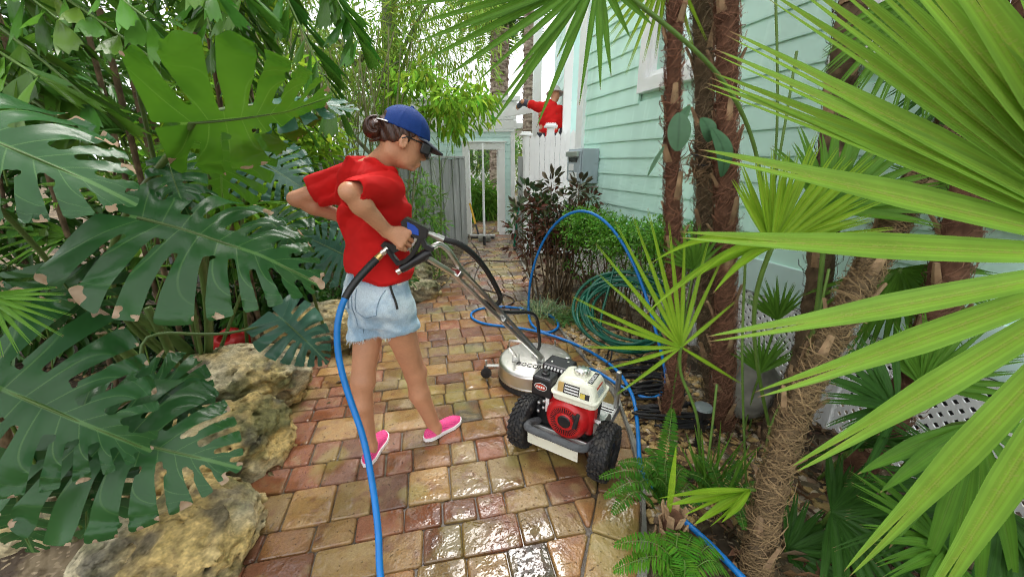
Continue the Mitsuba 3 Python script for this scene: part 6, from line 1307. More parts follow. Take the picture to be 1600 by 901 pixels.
def tri_poly(P, h, B=None):
    pts = []
    if B is not None:
        for g in getattr(B, 'geoms', [B]):
            n = max(10, int(g.exterior.length / (h * 0.4))); pts += [g.exterior.interpolate(t, normalized=True).coords[0] for t in np.linspace(0, 1, n, endpoint=False)]
    for ring in [P.exterior, *P.interiors]:
        n = max(8, int(ring.length / (h * 0.55))); pts += [ring.interpolate(t, normalized=True).coords[0] for t in np.linspace(0, 1, n, endpoint=False)]
    x0, y0, x1, y1 = P.bounds; X, Y = np.meshgrid(np.arange(x0, x1, h), np.arange(y0, y1, h)); X = X + (np.arange(len(X)) % 2)[:, None] * h / 2
    inn = shapely.contains_xy(P.buffer(-h * 0.35), X, Y); mid = np.c_[np.linspace(0, 0.97, int(1 / h)), np.zeros(int(1 / h))]; mid = mid[shapely.contains_xy(P.buffer(-0.01), mid[:, 0], mid[:, 1])]
    g = np.c_[X[inn], Y[inn]]; g = g[np.abs(g[:, 1]) > h * 0.5]; pts = np.vstack([pts, g, mid]); D_ = Delaunay(pts); c = pts[D_.simplices].mean(1)
    f = D_.simplices[shapely.contains_xy(P, c[:, 0], c[:, 1])]
    a = pts[f[:, 1]] - pts[f[:, 0]]; b = pts[f[:, 2]] - pts[f[:, 0]]; s_ = a[:, 0] * b[:, 1] - a[:, 1] * b[:, 0]; f = f[np.abs(s_) > 1e-7]; s_ = s_[np.abs(s_) > 1e-7]
    f[s_ < 0] = f[s_ < 0][:, ::-1]
    return pts, f
_shapes = {}
def monstera_leaf(parent, base, tip, normal, W, nl, seed, bsdf, droop=0.35, latdroop=0.5, slit=0.74, tips=0.35, h=0.030, vfold=0.10, stem=None, stem_r=0.010, label=None, twist=0.0):
    r = np.random.default_rng(seed + 100); P = monstera_shape(W, nl + 2, seed, slit); B = None
    if tips > 0:
        ring = np.array([P.exterior.interpolate(t, normalized=True).coords[0] for t in np.linspace(0, 1, 500)]); pf = W * np.sin(np.pi * np.clip((ring[:, 0] + 0.2) / 1.2, 0, 1) ** 0.62) ** 0.75
        cand = ring[(np.abs(ring[:, 1]) > 0.93 * pf) & (np.abs(ring[:, 1]) > 0.35 * W) | (ring[:, 0] > 0.95)]; blobs = []; last = A(9, 9)
        for c in cand:
            if np.linalg.norm(c - last) > 0.10 and r.random() < tips * 0.5:
                last = c; a_ = np.linspace(0, 6.283, 15)[:-1]; rr = r.choice([0.014, 0.024, 0.045]) * r.uniform(0.7, 1.3) * (1 + 0.3 * r.normal(size=14)); blobs.append(Polygon(np.c_[c[0] + rr * np.cos(a_), c[1] + rr * np.sin(a_)]).buffer(0.004))
        if blobs: B = P.intersection(shapely.union_all(blobs))
    p, f = tri_poly(P, h, B)
    base, tip = np.asarray(base, float), np.asarray(tip, float); L = np.linalg.norm(tip - base); M = frame(tip - base, normal); x, y = p[:, 0], p[:, 1]
    # midrib arc and sideways droop
    th = droop * (x - 0.5); z = -droop * 0.5 * ((x - 0.5) ** 2) * 1.6 + droop * 0.2
    lat = np.abs(y) / W; ry = y * (1 - 0.12 * latdroop * lat ** 2); z = z + vfold * np.abs(y) * np.exp(-(lat * 2.2) ** 2) * 1.2 - latdroop * 0.42 * W * lat ** 2.1
    x0 = np.clip(x, 0, 0.9)
    for _ in range(3): a_ = 2.0 - 1.65 * x0 / 0.85; x0 = np.clip(x - np.abs(y) * np.cos(a_) / np.sin(a_), -0.05, 0.9)
    ph = x0 * 10.5 * 2 * np.pi; z = z + 0.010 * np.cos(ph) * np.clip(lat * 2, 0, 1) + 0.03 * np.sin(ph * 0.5 + np.sign(y) * 1.3 + seed) * np.clip(lat * 1.5 - 0.5, 0, 1)
    z = z + 0.03 * (meshkit.noise(np.c_[x * 5, y * 5, 0 * x + seed], seed) - 0.5)
    if twist: ca, sa = np.cos(twist * (x - 0.2)), np.sin(twist * (x - 0.2)); ry, z = ry * ca - z * sa, ry * sa + z * ca
    v = base + (np.c_[x, ry, z] * L) @ M.T
    # browned lobe ends: the faces near the rim at some tips become their own part
    c = p[f].mean(1); parts_ = [] if B is None else list(getattr(B, 'geoms', [B])); br = np.zeros(len(f), bool); which = []
    for g in parts_:
        w_ = shapely.contains_xy(g, c[:, 0], c[:, 1]); which.append(w_ & ~br); br |= w_
    leaf = fresh(parent + '__leaf')
    scene[leaf] = mikit.ply(MB().add(v, f[~br]).mesh(), bsdf, smooth=True, uv=p)
    for w_ in which:
        if w_.sum() > 1:
            e = MB().add(v, f[w_]).mesh(); e.remove_unreferenced_vertices(); put(leaf, 'browned_edge', e, 'leaf_brown', smooth=True)
    if label: labels[leaf] = {'label': label}
    # raised midrib underneath/above
    xm = np.linspace(-0.02, 0.93, 24); zm = -droop * 0.5 * ((xm - 0.5) ** 2) * 1.6 + droop * 0.2
    put(leaf, 'midrib', tube(base + (np.c_[xm, 0 * xm, zm + 0.002] * L) @ M.T, np.linspace(0.0062, 0.0015, 24) * L / 0.6, 6), 'monstera_stem', smooth=True)
    if stem is not None: put(leaf, 'petiole', tube(spline([base, *stem], 26), np.linspace(stem_r * 0.75, stem_r * 1.3, 26), 8), 'monstera_stem', smooth=True)
    return leaf
MN = thing('monstera_plant', 'huge monstera with split dark green leaves filling the left side, some lobes browned', 'monstera')
root1, root2 = A(-1.85, 1.75, 0.0), A(-2.15, 2.35, 0.0)
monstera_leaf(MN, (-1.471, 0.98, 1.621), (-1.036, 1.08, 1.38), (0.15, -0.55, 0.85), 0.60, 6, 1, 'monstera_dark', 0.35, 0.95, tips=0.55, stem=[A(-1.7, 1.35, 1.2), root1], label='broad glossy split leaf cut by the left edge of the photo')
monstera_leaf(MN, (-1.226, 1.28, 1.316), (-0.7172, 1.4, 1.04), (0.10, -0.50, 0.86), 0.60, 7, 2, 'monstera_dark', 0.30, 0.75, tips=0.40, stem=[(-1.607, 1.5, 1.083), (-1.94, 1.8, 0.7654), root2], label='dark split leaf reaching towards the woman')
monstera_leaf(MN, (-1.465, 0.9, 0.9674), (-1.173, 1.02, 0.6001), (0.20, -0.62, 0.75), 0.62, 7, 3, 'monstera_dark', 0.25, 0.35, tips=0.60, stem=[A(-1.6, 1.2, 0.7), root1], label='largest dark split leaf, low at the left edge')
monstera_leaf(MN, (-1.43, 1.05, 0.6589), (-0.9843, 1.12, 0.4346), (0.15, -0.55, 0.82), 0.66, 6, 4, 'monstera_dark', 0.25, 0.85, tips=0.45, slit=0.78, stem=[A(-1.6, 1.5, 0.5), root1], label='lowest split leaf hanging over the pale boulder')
monstera_leaf(MN, (-0.9985, 1.3, 1.611), (-0.6829, 1.62, 1.733), (-0.25, -0.72, -0.62), 0.66, 5, 5, 'monstera_painted_lit', 0.25, 0.15, tips=0.1, slit=0.76, stem=[(-1.148, 1.38, 1.532), (-1.581, 1.6, 1.301), (-2.087, 1.9, 0.7611), root2], stem_r=0.014, label='translucent split leaf lit from behind, brightness also painted into its colour, lobes upward')
monstera_leaf(MN, (-0.9345, 1.6, 1.695), (-0.6083, 1.68, 1.69), (0.0, -0.45, 0.9), 0.52, 5, 6, 'monstera_blue', 0.2, 0.5, tips=0.0, slit=0.72, stem=[(-1.003, 1.5, 1.674), (-1.072, 1.4, 1.623)])
monstera_leaf(MN, (-1.231, 1.75, 1.617), (-1.305, 1.75, 1.225), (0.2, -0.95, 0.0), 0.55, 7, 7, 'monstera_painted_lit', 0.15, 0.1, tips=0.0, stem=[(-1.479, 2, 1.531), root2], label='yellow green hanging leaf full of holes')
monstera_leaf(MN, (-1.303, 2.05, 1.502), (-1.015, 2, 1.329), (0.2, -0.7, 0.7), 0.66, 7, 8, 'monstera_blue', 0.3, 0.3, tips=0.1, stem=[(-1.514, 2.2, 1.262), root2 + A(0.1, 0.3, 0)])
monstera_leaf(MN, (-1.069, 2.45, 0.8976), (-1.384, 2.5, 1.04), (0.1, -0.9, 0.5), 0.72, 7, 9, 'monstera_blue', 0.2, 0.3, tips=0.0, stem=[(-1.4, 2.6, 0.7309), (-1.5, 2.9, 0)])
monstera_leaf(MN, (-1.234, 1.9, 0.695), (-1.056, 1.95, 0.3961), (0.2, -0.5, 0.8), 0.55, 5, 10, 'monstera_blue', 0.3, 0.5, tips=0.0, slit=0.78, stem=[(-1.462, 1.7, 0.6989), (-1.622, 1.55, 0.7509), A(-1.6, 1.5, 0.35)], stem_r=0.008, label='small bluish split leaf on a long horizontal stalk')
monstera_leaf(MN, (-1.418, 1.15, 1.16), (-1.381, 1.2, 0.9394), (0.1, -0.6, 0.75), 0.75, 6, 11, 'monstera_dark', 0.3, 0.5, tips=0.5, stem=[root1])
monstera_leaf(MN, (-1.365, 1.25, 0.7059), (-1.207, 1.3, 0.5265), (0.1, -0.5, 0.8), 0.75, 6, 12, 'monstera_dark', 0.3, 0.6, tips=0.4, stem=[root1])
monstera_leaf(MN, (-1.531, 0.95, 0.5764), (-1.694, 1, 0.185), (0.35, -0.8, 0.3), 0.42, 4, 13, 'monstera_dark', 0.3, 0.5, tips=0.5, stem=[root1])
monstera_leaf(MN, (-1.424, 1.05, 0.493), (-1.565, 1.05, 0.1516), (0.15, -0.9, 0.3), 0.40, 4, 14, 'monstera_dark', 0.3, 0.4, tips=0.3, stem=[root1])
monstera_leaf(MN, (-1.231, 1.45, 1.484), (-1.178, 1.42, 1.289), (0.3, -0.8, 0.4), 0.5, 5, 15, 'monstera_dark', 0.5, 0.9, tips=0.0, stem=[root2])
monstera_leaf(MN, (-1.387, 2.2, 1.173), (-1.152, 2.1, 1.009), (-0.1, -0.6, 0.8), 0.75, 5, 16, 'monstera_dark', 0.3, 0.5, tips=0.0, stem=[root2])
monstera_leaf(MN, (-1.39, 1.6, 1.977), (-1.324, 1.6, 1.815), (0.2, -0.9, 0.3), 0.6, 6, 17, 'monstera_painted_lit', 0.3, 0.4, tips=0.0, stem=[root2])
for k, (a, b, rr) in enumerate([(root1, A(-1.75, 1.45, 0.9), 0.028), (root2, (-2.087, 1.9, 0.7611), 0.032), (root2, A(*(-1.247, 1.5, 1.535)), 0.022), (root1, A(*(-1.629, 1.6, 0.8778)), 0.02)]):
    b = A(*b); put(MN, 'stem', tube(spline([a, (a + b) / 2 + A(0.06, 0.02, 0.05), b], 16), np.linspace(rr * 1.2, rr * 0.8, 16), 10), 'monstera_stem', smooth=True)

# ---------------------------------------------------------------- scattered foliage
def scatter(mb, pos, d, n, L, W, col, fold=0.25, fine=False):
    """many simple folded leaves at once; pos, d, n (k,3); L, W (k,); col (k,3)"""
    d = nrm(d); n = nrm(n - d * (n * d).sum(1, keepdims=True)); s_ = np.cross(d, n); L, W = L[:, None], W[:, None]
    if fine: tpl = [(0, 0, 0), (0.22, -0.8, 1), (0.22, 0, 0), (0.22, 0.8, 1), (0.55, -1, 1), (0.55, 0, 0), (0.55, 1, 1), (0.82, -0.55, 1), (0.82, 0, 0), (0.82, 0.55, 1), (1, 0, 0)]; F = [(0, 1, 2), (0, 2, 3), (1, 4, 5), (1, 5, 2), (2, 5, 6), (2, 6, 3), (4, 7, 8), (4, 8, 5), (5, 8, 9), (5, 9, 6), (7, 10, 8), (8, 10, 9)]
    else: tpl = [(0, 0, 0), (0.42, -1, 1), (0.42, 1, 1), (1, 0, 0)]; F = [(0, 1, 3), (0, 3, 2)]
    k = len(pos); m = len(tpl); v = np.empty((k, m, 3))
    for i, (t, a, h) in enumerate(tpl): v[:, i] = pos + d * (L * t) + s_ * (W * a * 0.5) + n * (W * fold * h * abs(a)) + A(0, 0, -1) * (L * 0.14 * t * t)
    f = (np.array(F)[None] + (np.arange(k) * m)[:, None, None]).reshape(-1, 3)
    return mb.add(v.reshape(-1, 3), f, c=np.repeat(col, m, axis=0))
def cols(r, k, base, var=0.35, hue=0.25):
    c = np.asarray(base) * r.uniform(1 - var, 1 + var, (k, 1)); return c * (1 + hue * np.c_[r.normal(size=k) * 0.6, r.normal(size=k) * 0.12, r.normal(size=k) * 0.4])
def ball(r, k, c, rad, shell=0.35):
    u = nrm(r.normal(size=(k, 3))); q = r.uniform(shell, 1, (k, 1)) ** 0.5; return np.asarray(c) + u * q * np.asarray(rad), u
def clumps(r, n, c, rad, k, size, base, L, W, mb, fine=False, droop=0.5, var=0.35, flatten=0.6):
    """a crown made of n leafy clumps spread through an ellipsoid"""
    cc, u = ball(r, n, c, rad, 0.25)
    for p, o in zip(cc, u):
        s_ = size * r.uniform(0.6, 1.4); pos, d0 = ball(r, k, p, (s_, s_, s_ * flatten), 0.1)
        d = d0 * 0.8 + o * 0.4 + r.normal(size=(k, 3)) * 0.5 + A(0, 0, -droop); nn = A(0, 0, 1) + r.normal(size=(k, 3)) * 0.5
        tone = r.uniform(0.7, 1.3); scatter(mb, pos, d, nn, L * r.uniform(0.6, 1.3, k), W * r.uniform(0.7, 1.2, k), cols(r, k, np.asarray(base) * tone, var), fine=fine)
def branchy(parent, base, top, tips_, r0, r, name='branch', bsdf='bark_brown'):
    for t_ in tips_:
        a = np.asarray(base) + (np.asarray(top) - np.asarray(base)) * r.uniform(0.3, 0.95); m_ = (a + np.asarray(t_)) / 2 + r.normal(size=3) * 0.08
        put(parent, name, tube(spline([a, m_, t_], 10), np.linspace(r0, r0 * 0.3, 10), 7), bsdf, smooth=True)
# fishtail palms, upper left
def fishtail(key, base, top, fronds, seed, L=0.19, W=0.085, base_c=(0.075, 0.18, 0.022), bsdf='leaf_glossy', stemr=0.03):
    r = np.random.default_rng(seed); put(key, 'trunk', tube(spline([base, (np.asarray(base) + top) / 2 + A(0.05, 0, 0), top], 14), stemr, 10), 'bark_brown', smooth=True)
    for (s0, s1, sag) in fronds:
        s0, s1 = np.asarray(s0, float), np.asarray(s1, float); c = spline([s0, (s0 + s1) / 2 + A(0, 0, sag), s1], 26); t = nrm(np.gradient(c, axis=0)); fr = fresh(key + '__frond')
        put(fr, 'rachis', tube(c, np.linspace(0.010, 0.004, 26), 7), 'petiole_green', smooth=True); mb = MB()
        for i in range(3, 26):
            for sd in (-1, 1):
                side = nrm(np.cross(t[i], [0, 0, 1])) * sd; d = nrm(side * 0.75 + t[i] * 0.75 + A(0, 0, -0.55) + r.normal(size=3) * 0.22); n = nrm(A(0, 0, 1) + side * 0.4 + r.normal(size=3) * 0.35)
                n = nrm(n - d * (n @ d)); s_ = np.cross(d, n); l = L * r.uniform(0.7, 1.3); w = W * r.uniform(0.7, 1.25)
                tt = [0, 0.25, 0.55, 0.8]; ww = [0.05, 0.35, 0.75, 1.0]; V_ = []
                for a, b in zip(tt, ww):
                    for e in (-0.5, 0, 0.5): V_.append(c[i] + d * l * a + s_ * w * b * e + n * (abs(e) * 0.35 * w * b) + A(0, 0, -0.12 * l * a * a))
                end = [c[i] + d * l * (x_) + s_ * w * e + n * (abs(e) * 0.3 * w) + A(0, 0, -0.12 * l) for e, x_ in ((-0.55, 0.98), (-0.38, 0.86), (-0.2, 1.03), (0.0, 0.9), (0.18, 1.08), (0.35, 0.92), (0.56, 1.16))]
                V_ += end; F = []
                for q in (0, 3, 6):
                    for e in (0, 1): F += [(q + e, q + e + 1, q + e + 4), (q + e, q + e + 4, q + e + 3)]
                F += [(9, 12, 13), (9, 13, 10), (10, 13, 14)][0:0] + [(9, 13, 12), (9, 10, 13), (10, 14, 13), (10, 15, 14), (10, 16, 15), (10, 11, 16), (11, 17, 16), (11, 18, 17)]
                mb.add(V_, F, c=cols(r, 1, base_c)[0])
        put(fr, 'leaflets', mb.mesh(), bsdf, smooth=True, color=mb.C(), kind='stuff')
FT = thing('fishtail_palm', 'fishtail palm with jagged wedge leaflets across the top left corner', 'palm tree')
r = np.random.default_rng(21)
fishtail(FT, (-2.6, 1.6, 0), A(-2.3, 1.6, 2.3), [(A(-2.3, 1.6, 2.3), (-1.173, 1.45, 1.804), 0.10), (A(-2.3, 1.6, 2.2), (-1.38, 1.4, 1.672), 0.08), (A(-2.3, 1.6, 2.4), (-1.218, 1.5, 1.947), 0.12), (A(-2.3, 1.6, 2.0), (-1.405, 1.35, 1.571), 0.05), (A(-2.3, 1.6, 2.6), (-1.047, 1.6, 2.072), 0.15), (A(-2.4, 1.7, 1.9), (-1.428, 1.3, 1.739), 0.1), (A(-2.4, 1.7, 2.3), (-1.416, 1.4, 1.917), 0.1)], 22, 0.145, 0.055)
FT2 = thing('fishtail_palm', 'dark fishtail palm fronds hanging at the top left of centre above the bright leaf', 'palm tree')
fishtail(FT2, (-2.3, 3.4, 0), A(-1.9, 3.2, 3.6), [(A(-1.9, 3.2, 3.4), (-0.8662, 2.5, 2.152), 0.15), (A(-1.9, 3.0, 3.3), (-1.012, 2.4, 1.844), 0.12), (A(-2.1, 3.0, 3.3), (-1.215, 2.4, 1.711), 0.1), (A(-2.1, 3.0, 3.4), (-1.366, 2.3, 1.923), 0.12), (A(-2.2, 3.0, 3.2), (-1.487, 2.5, 1.576), 0.1), (A(-1.9, 3.2, 3.6), (-0.9836, 2.5, 2.335), 0.2), (A(-2.2, 3.0, 3.4), (-1.553, 2.3, 2.129), 0.1), (A(-2.2, 3.0, 3.4), (-1.351, 2.3, 2.295), 0.1)], 23, 0.20, 0.075, (0.06, 0.16, 0.02))
# lady palm clump behind, strap leaves
LP = thing('lady_palm', 'clump of dark strap leaved lady palm behind the large split leaves', 'palm plant')
r = np.random.default_rng(31)
for k in range(24):
    hp_ = A(r.uniform(-2.9, -1.75), r.uniform(1.9, 2.9), r.uniform(0.7, 2.2)); ax = A(r.normal() * 0.6 + 0.5, -0.7, r.normal() * 0.4 + 0.05)
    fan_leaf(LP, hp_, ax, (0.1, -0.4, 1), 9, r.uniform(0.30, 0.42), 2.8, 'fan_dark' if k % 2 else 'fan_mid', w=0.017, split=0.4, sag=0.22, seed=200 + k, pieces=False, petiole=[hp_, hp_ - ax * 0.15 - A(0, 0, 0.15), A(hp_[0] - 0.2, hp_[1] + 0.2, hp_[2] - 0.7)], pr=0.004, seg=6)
for k in range(7):
    x, y = r.uniform(-2.9, -1.9), r.uniform(2.2, 3.0); put(LP, 'stem', tube(np.array([(x, y, -0.1), (x + 0.05, y, 1.2), (x + 0.1, y, 2.2)]), 0.014, 8), 'bark_brown', smooth=True)
NP = thing('fan_palm', 'narrow fingered green fan leaf at the left edge below the largest glossy leaf', 'palm plant')
fan_leaf(NP, (-1.232, 0.85, 1.198), (0.75, 0.1, -0.75), (0.3, -0.8, 0.6), 12, 0.17, 2.0, 'fan_mid', w=0.006, split=0.3, sag=0.05, seed=91, petiole=[(-1.232, 0.85, 1.198), A(-1.4, 0.9, 0.9), A(-1.6, 1.1, 0)], pr=0.004)
# broad leaved shrubs filling the left bed
def shrub(label, c, rad, n, k, size, base, L, W, seed, bsdf='leaf_glossy', name='shrub', cat_='shrub', fine=True, stems=5, droop=0.3, group=None):
    r = np.random.default_rng(seed); key = thing(name, label, cat_, group); mb = MB(); clumps(r, n, c, rad, k, size, base, L, W, mb, fine, droop)
    put(key, 'foliage', mb.mesh(), bsdf, smooth=True, color=mb.C(), kind='stuff')
    c = A(*c)
    for i in range(stems):
        a = c + A(r.normal() * 0.10, r.normal() * 0.08, 0); a[2] = -0.08; e, _ = ball(r, 1, c, np.asarray(rad) * 0.8, 0.2)
        put(key, 'stem', tube(spline([a, (a + e[0]) / 2 + r.normal(size=3) * 0.06, e[0]], 10), np.linspace(0.016, 0.005, 10), 7), 'bark_brown', smooth=True)
    return key
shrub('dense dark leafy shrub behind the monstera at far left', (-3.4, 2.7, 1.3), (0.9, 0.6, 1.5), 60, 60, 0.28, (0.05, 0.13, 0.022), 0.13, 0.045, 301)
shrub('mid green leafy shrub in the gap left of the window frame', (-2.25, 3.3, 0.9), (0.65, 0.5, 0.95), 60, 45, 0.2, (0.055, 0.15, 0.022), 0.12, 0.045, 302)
shrub('yellow green leafy shrub behind the hanging perforated leaf, glow painted into its leaves', (-2.5, 3.9, 1.6), (0.9, 0.5, 0.9), 55, 45, 0.22, (0.22, 0.38, 0.035), 0.13, 0.05, 303, 'leaf_soft')  # bright leaf colour stands in for light coming through the foliage
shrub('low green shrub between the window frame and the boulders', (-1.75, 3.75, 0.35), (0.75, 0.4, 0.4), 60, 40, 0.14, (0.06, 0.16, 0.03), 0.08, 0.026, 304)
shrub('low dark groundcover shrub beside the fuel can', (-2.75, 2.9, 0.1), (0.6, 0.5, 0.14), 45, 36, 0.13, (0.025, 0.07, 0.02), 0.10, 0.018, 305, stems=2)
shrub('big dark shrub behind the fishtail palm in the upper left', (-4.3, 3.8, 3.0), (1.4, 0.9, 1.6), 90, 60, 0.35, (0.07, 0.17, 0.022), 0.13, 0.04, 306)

shrub('yellow green shrub with sunlight painted into its leaves in the gap between the hanging leaf and the dark leaves', (-2.15, 2.95, 1.25), (0.5, 0.3, 0.5), 34, 34, 0.17, (0.22, 0.38, 0.035), 0.12, 0.04, 309, 'leaf_soft')  # lit patch of foliage, painted as a brighter leaf colour

# ---------------------------------------------------------------- right side shrubs, hedge, ferns, grass
HG = thing('hedge', 'clipped green hedge against the mint house right of the hose arch', 'hedge'); r = np.random.default_rng(401); mb = MB()
for k in range(280):
    p = A(0, 0, 0); u_ = r.uniform(0, 1); c = A(0.62, 3.98, 0) * (1 - u_) + A(1.28, 2.75, 0) * u_ + A(r.uniform(-0.18, 0.2), r.uniform(-0.18, 0.2), 0)
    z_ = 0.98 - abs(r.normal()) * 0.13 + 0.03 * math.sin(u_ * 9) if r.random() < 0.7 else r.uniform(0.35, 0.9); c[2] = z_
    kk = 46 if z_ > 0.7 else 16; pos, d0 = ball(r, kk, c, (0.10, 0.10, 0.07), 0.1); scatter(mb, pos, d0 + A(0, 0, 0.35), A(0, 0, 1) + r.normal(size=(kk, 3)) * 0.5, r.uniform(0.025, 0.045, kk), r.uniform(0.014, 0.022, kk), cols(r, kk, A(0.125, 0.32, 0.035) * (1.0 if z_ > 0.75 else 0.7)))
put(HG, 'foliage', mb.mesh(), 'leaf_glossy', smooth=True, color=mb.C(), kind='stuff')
for k in range(34):
    u_ = r.uniform(0, 1); a = A(0.82, 3.9, -0.05) * (1 - u_) + A(1.25, 2.85, -0.05) * u_ + A(r.normal() * 0.06, r.normal() * 0.06, 0); e = a + A(r.normal() * 0.14, r.normal() * 0.14, r.uniform(0.7, 1.0))
    put(HG, 'stem', tube(spline([a, (a + e) / 2 + r.normal(size=3) * 0.04, e], 10), np.linspace(0.011, 0.004, 10), 6), 'bark_brown', smooth=True)
CP = thing('copper_shrub', 'dark copper leaved shrub in front of the picket porch at the hedge end', 'shrub'); mb = MB()
for k in range(115):
    c = A(*(0.4727, 4.35, 0.9598)) + A(r.normal() * 0.20, r.normal() * 0.22, 0); c[0] += 0.05; z_ = np.clip(0.80 + r.normal() * 0.22, 0.2, 1.12); c[2] = z_; kk = 24; pos, d0 = ball(r, kk, c, (0.10, 0.10, 0.08), 0.1)
    base = A(0.11, 0.048, 0.03) if r.random() < 0.7 else A(0.06, 0.10, 0.035)
    scatter(mb, pos, d0 + A(0, 0, 0.2), A(0, 0, 1) + r.normal(size=(kk, 3)) * 0.6, r.uniform(0.05, 0.10, kk), r.uniform(0.022, 0.04, kk), cols(r, kk, base, 0.45), fine=True)
for bx, bz in (((828, 290, 4.2), 0), ((862, 278, 4.2), 0), ((905, 290, 4.1), 0), ((815, 320, 4.2), 0)):
    px_ = {828: (0.1907, 4.2, 1.18), 862: (0.419, 4.2, 1.279), 905: (0.6944, 4.1, 1.252), 815: (0.1256, 4.25, 1.007)}[bx[0]]; c = A(*px_); kk = 26; pos, d0 = ball(r, kk, c, (0.10, 0.08, 0.12), 0.1)
    scatter(mb, pos, d0 + A(0, 0, 0.7), A(0, 0, 1) + r.normal(size=(kk, 3)) * 0.6, r.uniform(0.09, 0.15, kk), r.uniform(0.035, 0.055, kk), cols(r, kk, A(0.085, 0.075, 0.045) if bx[0] != 828 else A(0.06, 0.10, 0.05), 0.4), fine=True)
    put(CP, 'stem', tube(spline([A(c[0] * 0.6 + 0.2, c[1] - 0.1, -0.05), c - A(0, 0, 0.35), c], 10), np.linspace(0.012, 0.005, 10), 6), 'bark_brown', smooth=True)
put(CP, 'foliage', mb.mesh(), 'leaf_glossy', smooth=True, color=mb.C(), kind='stuff')
for k in range(26):
    a = A(*(0.5045, 4.1, 0.5063)); a = A(a[0] + r.normal() * 0.16, a[1] + r.normal() * 0.18, -0.05); e = a + A(r.normal() * 0.16, r.normal() * 0.14, r.uniform(0.6, 1.05)); put(CP, 'stem', tube(spline([a, (a + e) / 2 + r.normal(size=3) * 0.04, e], 10), np.linspace(0.011, 0.004, 10), 6), 'bark_brown', smooth=True)
def tuft(label, c, n, L, w, base, seed, spread=0.8, cat_='grass plant', name='grass_clump', rad=0.12):
    r = np.random.default_rng(seed); key = thing(name, label, cat_); mb = MB(); mats = []
    for k in range(n):
        b = A(*c) + A(r.normal() * rad, r.normal() * rad * 0.8, 0); d = nrm(A(r.normal() * spread, r.normal() * spread, 1.0)); v, q, uv = leaflet(b, b + d * L * r.uniform(0.6, 1.2), A(0, 0, 1) + r.normal(size=3) * 0.4, w, 0.35, 0.38, 0.3, 6); mb.add(v, q, uv, c=np.repeat(cols(r, 1, base), len(v), 0))
    put(key, 'blades', mb.mesh(), 'leaf_soft', color=mb.C(), kind='stuff')
tuft('pale variegated grass clump at the path edge under the copper shrub', A(*(0.3329, 3.711, 0)), 280, 0.24, 0.006, (0.42, 0.52, 0.30), 411, 0.7, rad=0.09)
tuft('green grass clump between the variegated clump and the green hose', A(*(0.5704, 3.508, 0)), 170, 0.20, 0.006, (0.16, 0.30, 0.09), 412, 0.8)
tuft('strappy green clump at the bed edge near the fence end', A(*(-1.243, 4.92, 0)), 140, 0.30, 0.007, (0.12, 0.24, 0.05), 413, 0.8)
tuft('dark mondo grass tuft beyond the mossy boulder', A(*(-3.109, 3.211, 0)), 170, 0.20, 0.006, (0.03, 0.08, 0.03), 414, 0.9, rad=0.2)
tuft('dark mondo grass tuft left of the fuel can', A(*(-3.105, 3.508, 0)), 120, 0.13, 0.006, (0.035, 0.09, 0.03), 415, 0.9, rad=0.2)
# ferns
def fern(key, base, tip, lift, seed, W=0.045, base_c=(0.10, 0.26, 0.03)):
    r = np.random.default_rng(seed); base, tip = A(*base), A(*tip); n = 34; c = spline([base, (base + tip) / 2 + A(0, 0, lift), tip], n); t = nrm(np.gradient(c, axis=0)); mb = MB(); fr = fresh(key + '__frond')
    i = np.arange(2, n); side = nrm(np.cross(t, [0, 0, 1.0])); pos, d, nn, L = [], [], [], []
    for sd in (-1, 1):
        x = i / n; pos.append(c[i]); d.append(side[i] * sd + t[i] * 0.18 + r.normal(size=(len(i), 3)) * 0.06); nn.append(np.cross(side[i], t[i]) + r.normal(size=(len(i), 3)) * 0.15); L.append(W * np.sin(np.pi * np.clip(0.12 + 0.88 * x, 0, 1)) ** 0.6 * 1.1 + 0.003)
    k = 2 * len(i); L = np.concatenate(L); scatter(mb, np.vstack(pos), np.vstack(d), np.vstack(nn), L, np.full(k, np.linalg.norm(tip - base) / n * 1.15), cols(r, k, np.asarray(base_c) * r.uniform(0.75, 1.25), 0.15), fine=True)
    put(fr, 'pinnae', mb.mesh(), 'leaf_soft', color=mb.C(), kind='stuff'); put(fr, 'midrib', tube(c, 0.0016, 5), 'petiole_green')
F1 = thing('fern', 'bright green sword fern spilling over the paver edge below the hose', 'fern'); r = np.random.default_rng(421)
f1 = A(*(0.6814, 1.302, 0.02))
for k, tp in enumerate([(0.3913, 1.35, 0.1697), (0.3978, 1.28, 0.135), (0.4866, 1.4, 0.2044), (0.5575, 1.42, 0.1932), (0.4134, 1.2, 0.1362), (0.5137, 1.3, 0.1315), (0.7609, 1.55, 0.3754), (0.704, 1.45, 0.1656), (0.8033, 1.4, 0.1573), (0.6424, 1.5, 0.1954), (0.5728, 1.35, 0.1156), (0.8362, 1.35, 0.07888)]): fern(F1, f1 + A(r.normal() * 0.03, r.normal() * 0.03, 0.03), tp, 0.10, 430 + k, 0.042, (0.075, 0.21, 0.025))
F2 = thing('fern', 'bright green sword fern at the bottom edge in front of the palm stump', 'fern'); f2 = A(*(0.621, 0.9714, 0.05))
for k, tp in enumerate([(0.3841, 1.05, 0.1516), (0.4269, 1, 0.122), (0.5148, 1.12, 0.09573), (0.6424, 1.12, 0.1359), (0.7019, 1.1, 0.1274), (0.7806, 1.05, 0.09304), (0.7961, 1, 0.0572), (0.5067, 0.98, 0.06988), (0.3719, 1, 0.08986), (0.5999, 1, 0.122)]): fern(F2, f2 + A(r.normal() * 0.03, r.normal() * 0.02, 0), tp, 0.10, 450 + k, 0.045, (0.11, 0.30, 0.03))
F3 = thing('fern', 'small fern in the shade beside the leaning palm trunk', 'fern'); f3 = A(*(0.9369, 1.302, 0.02))
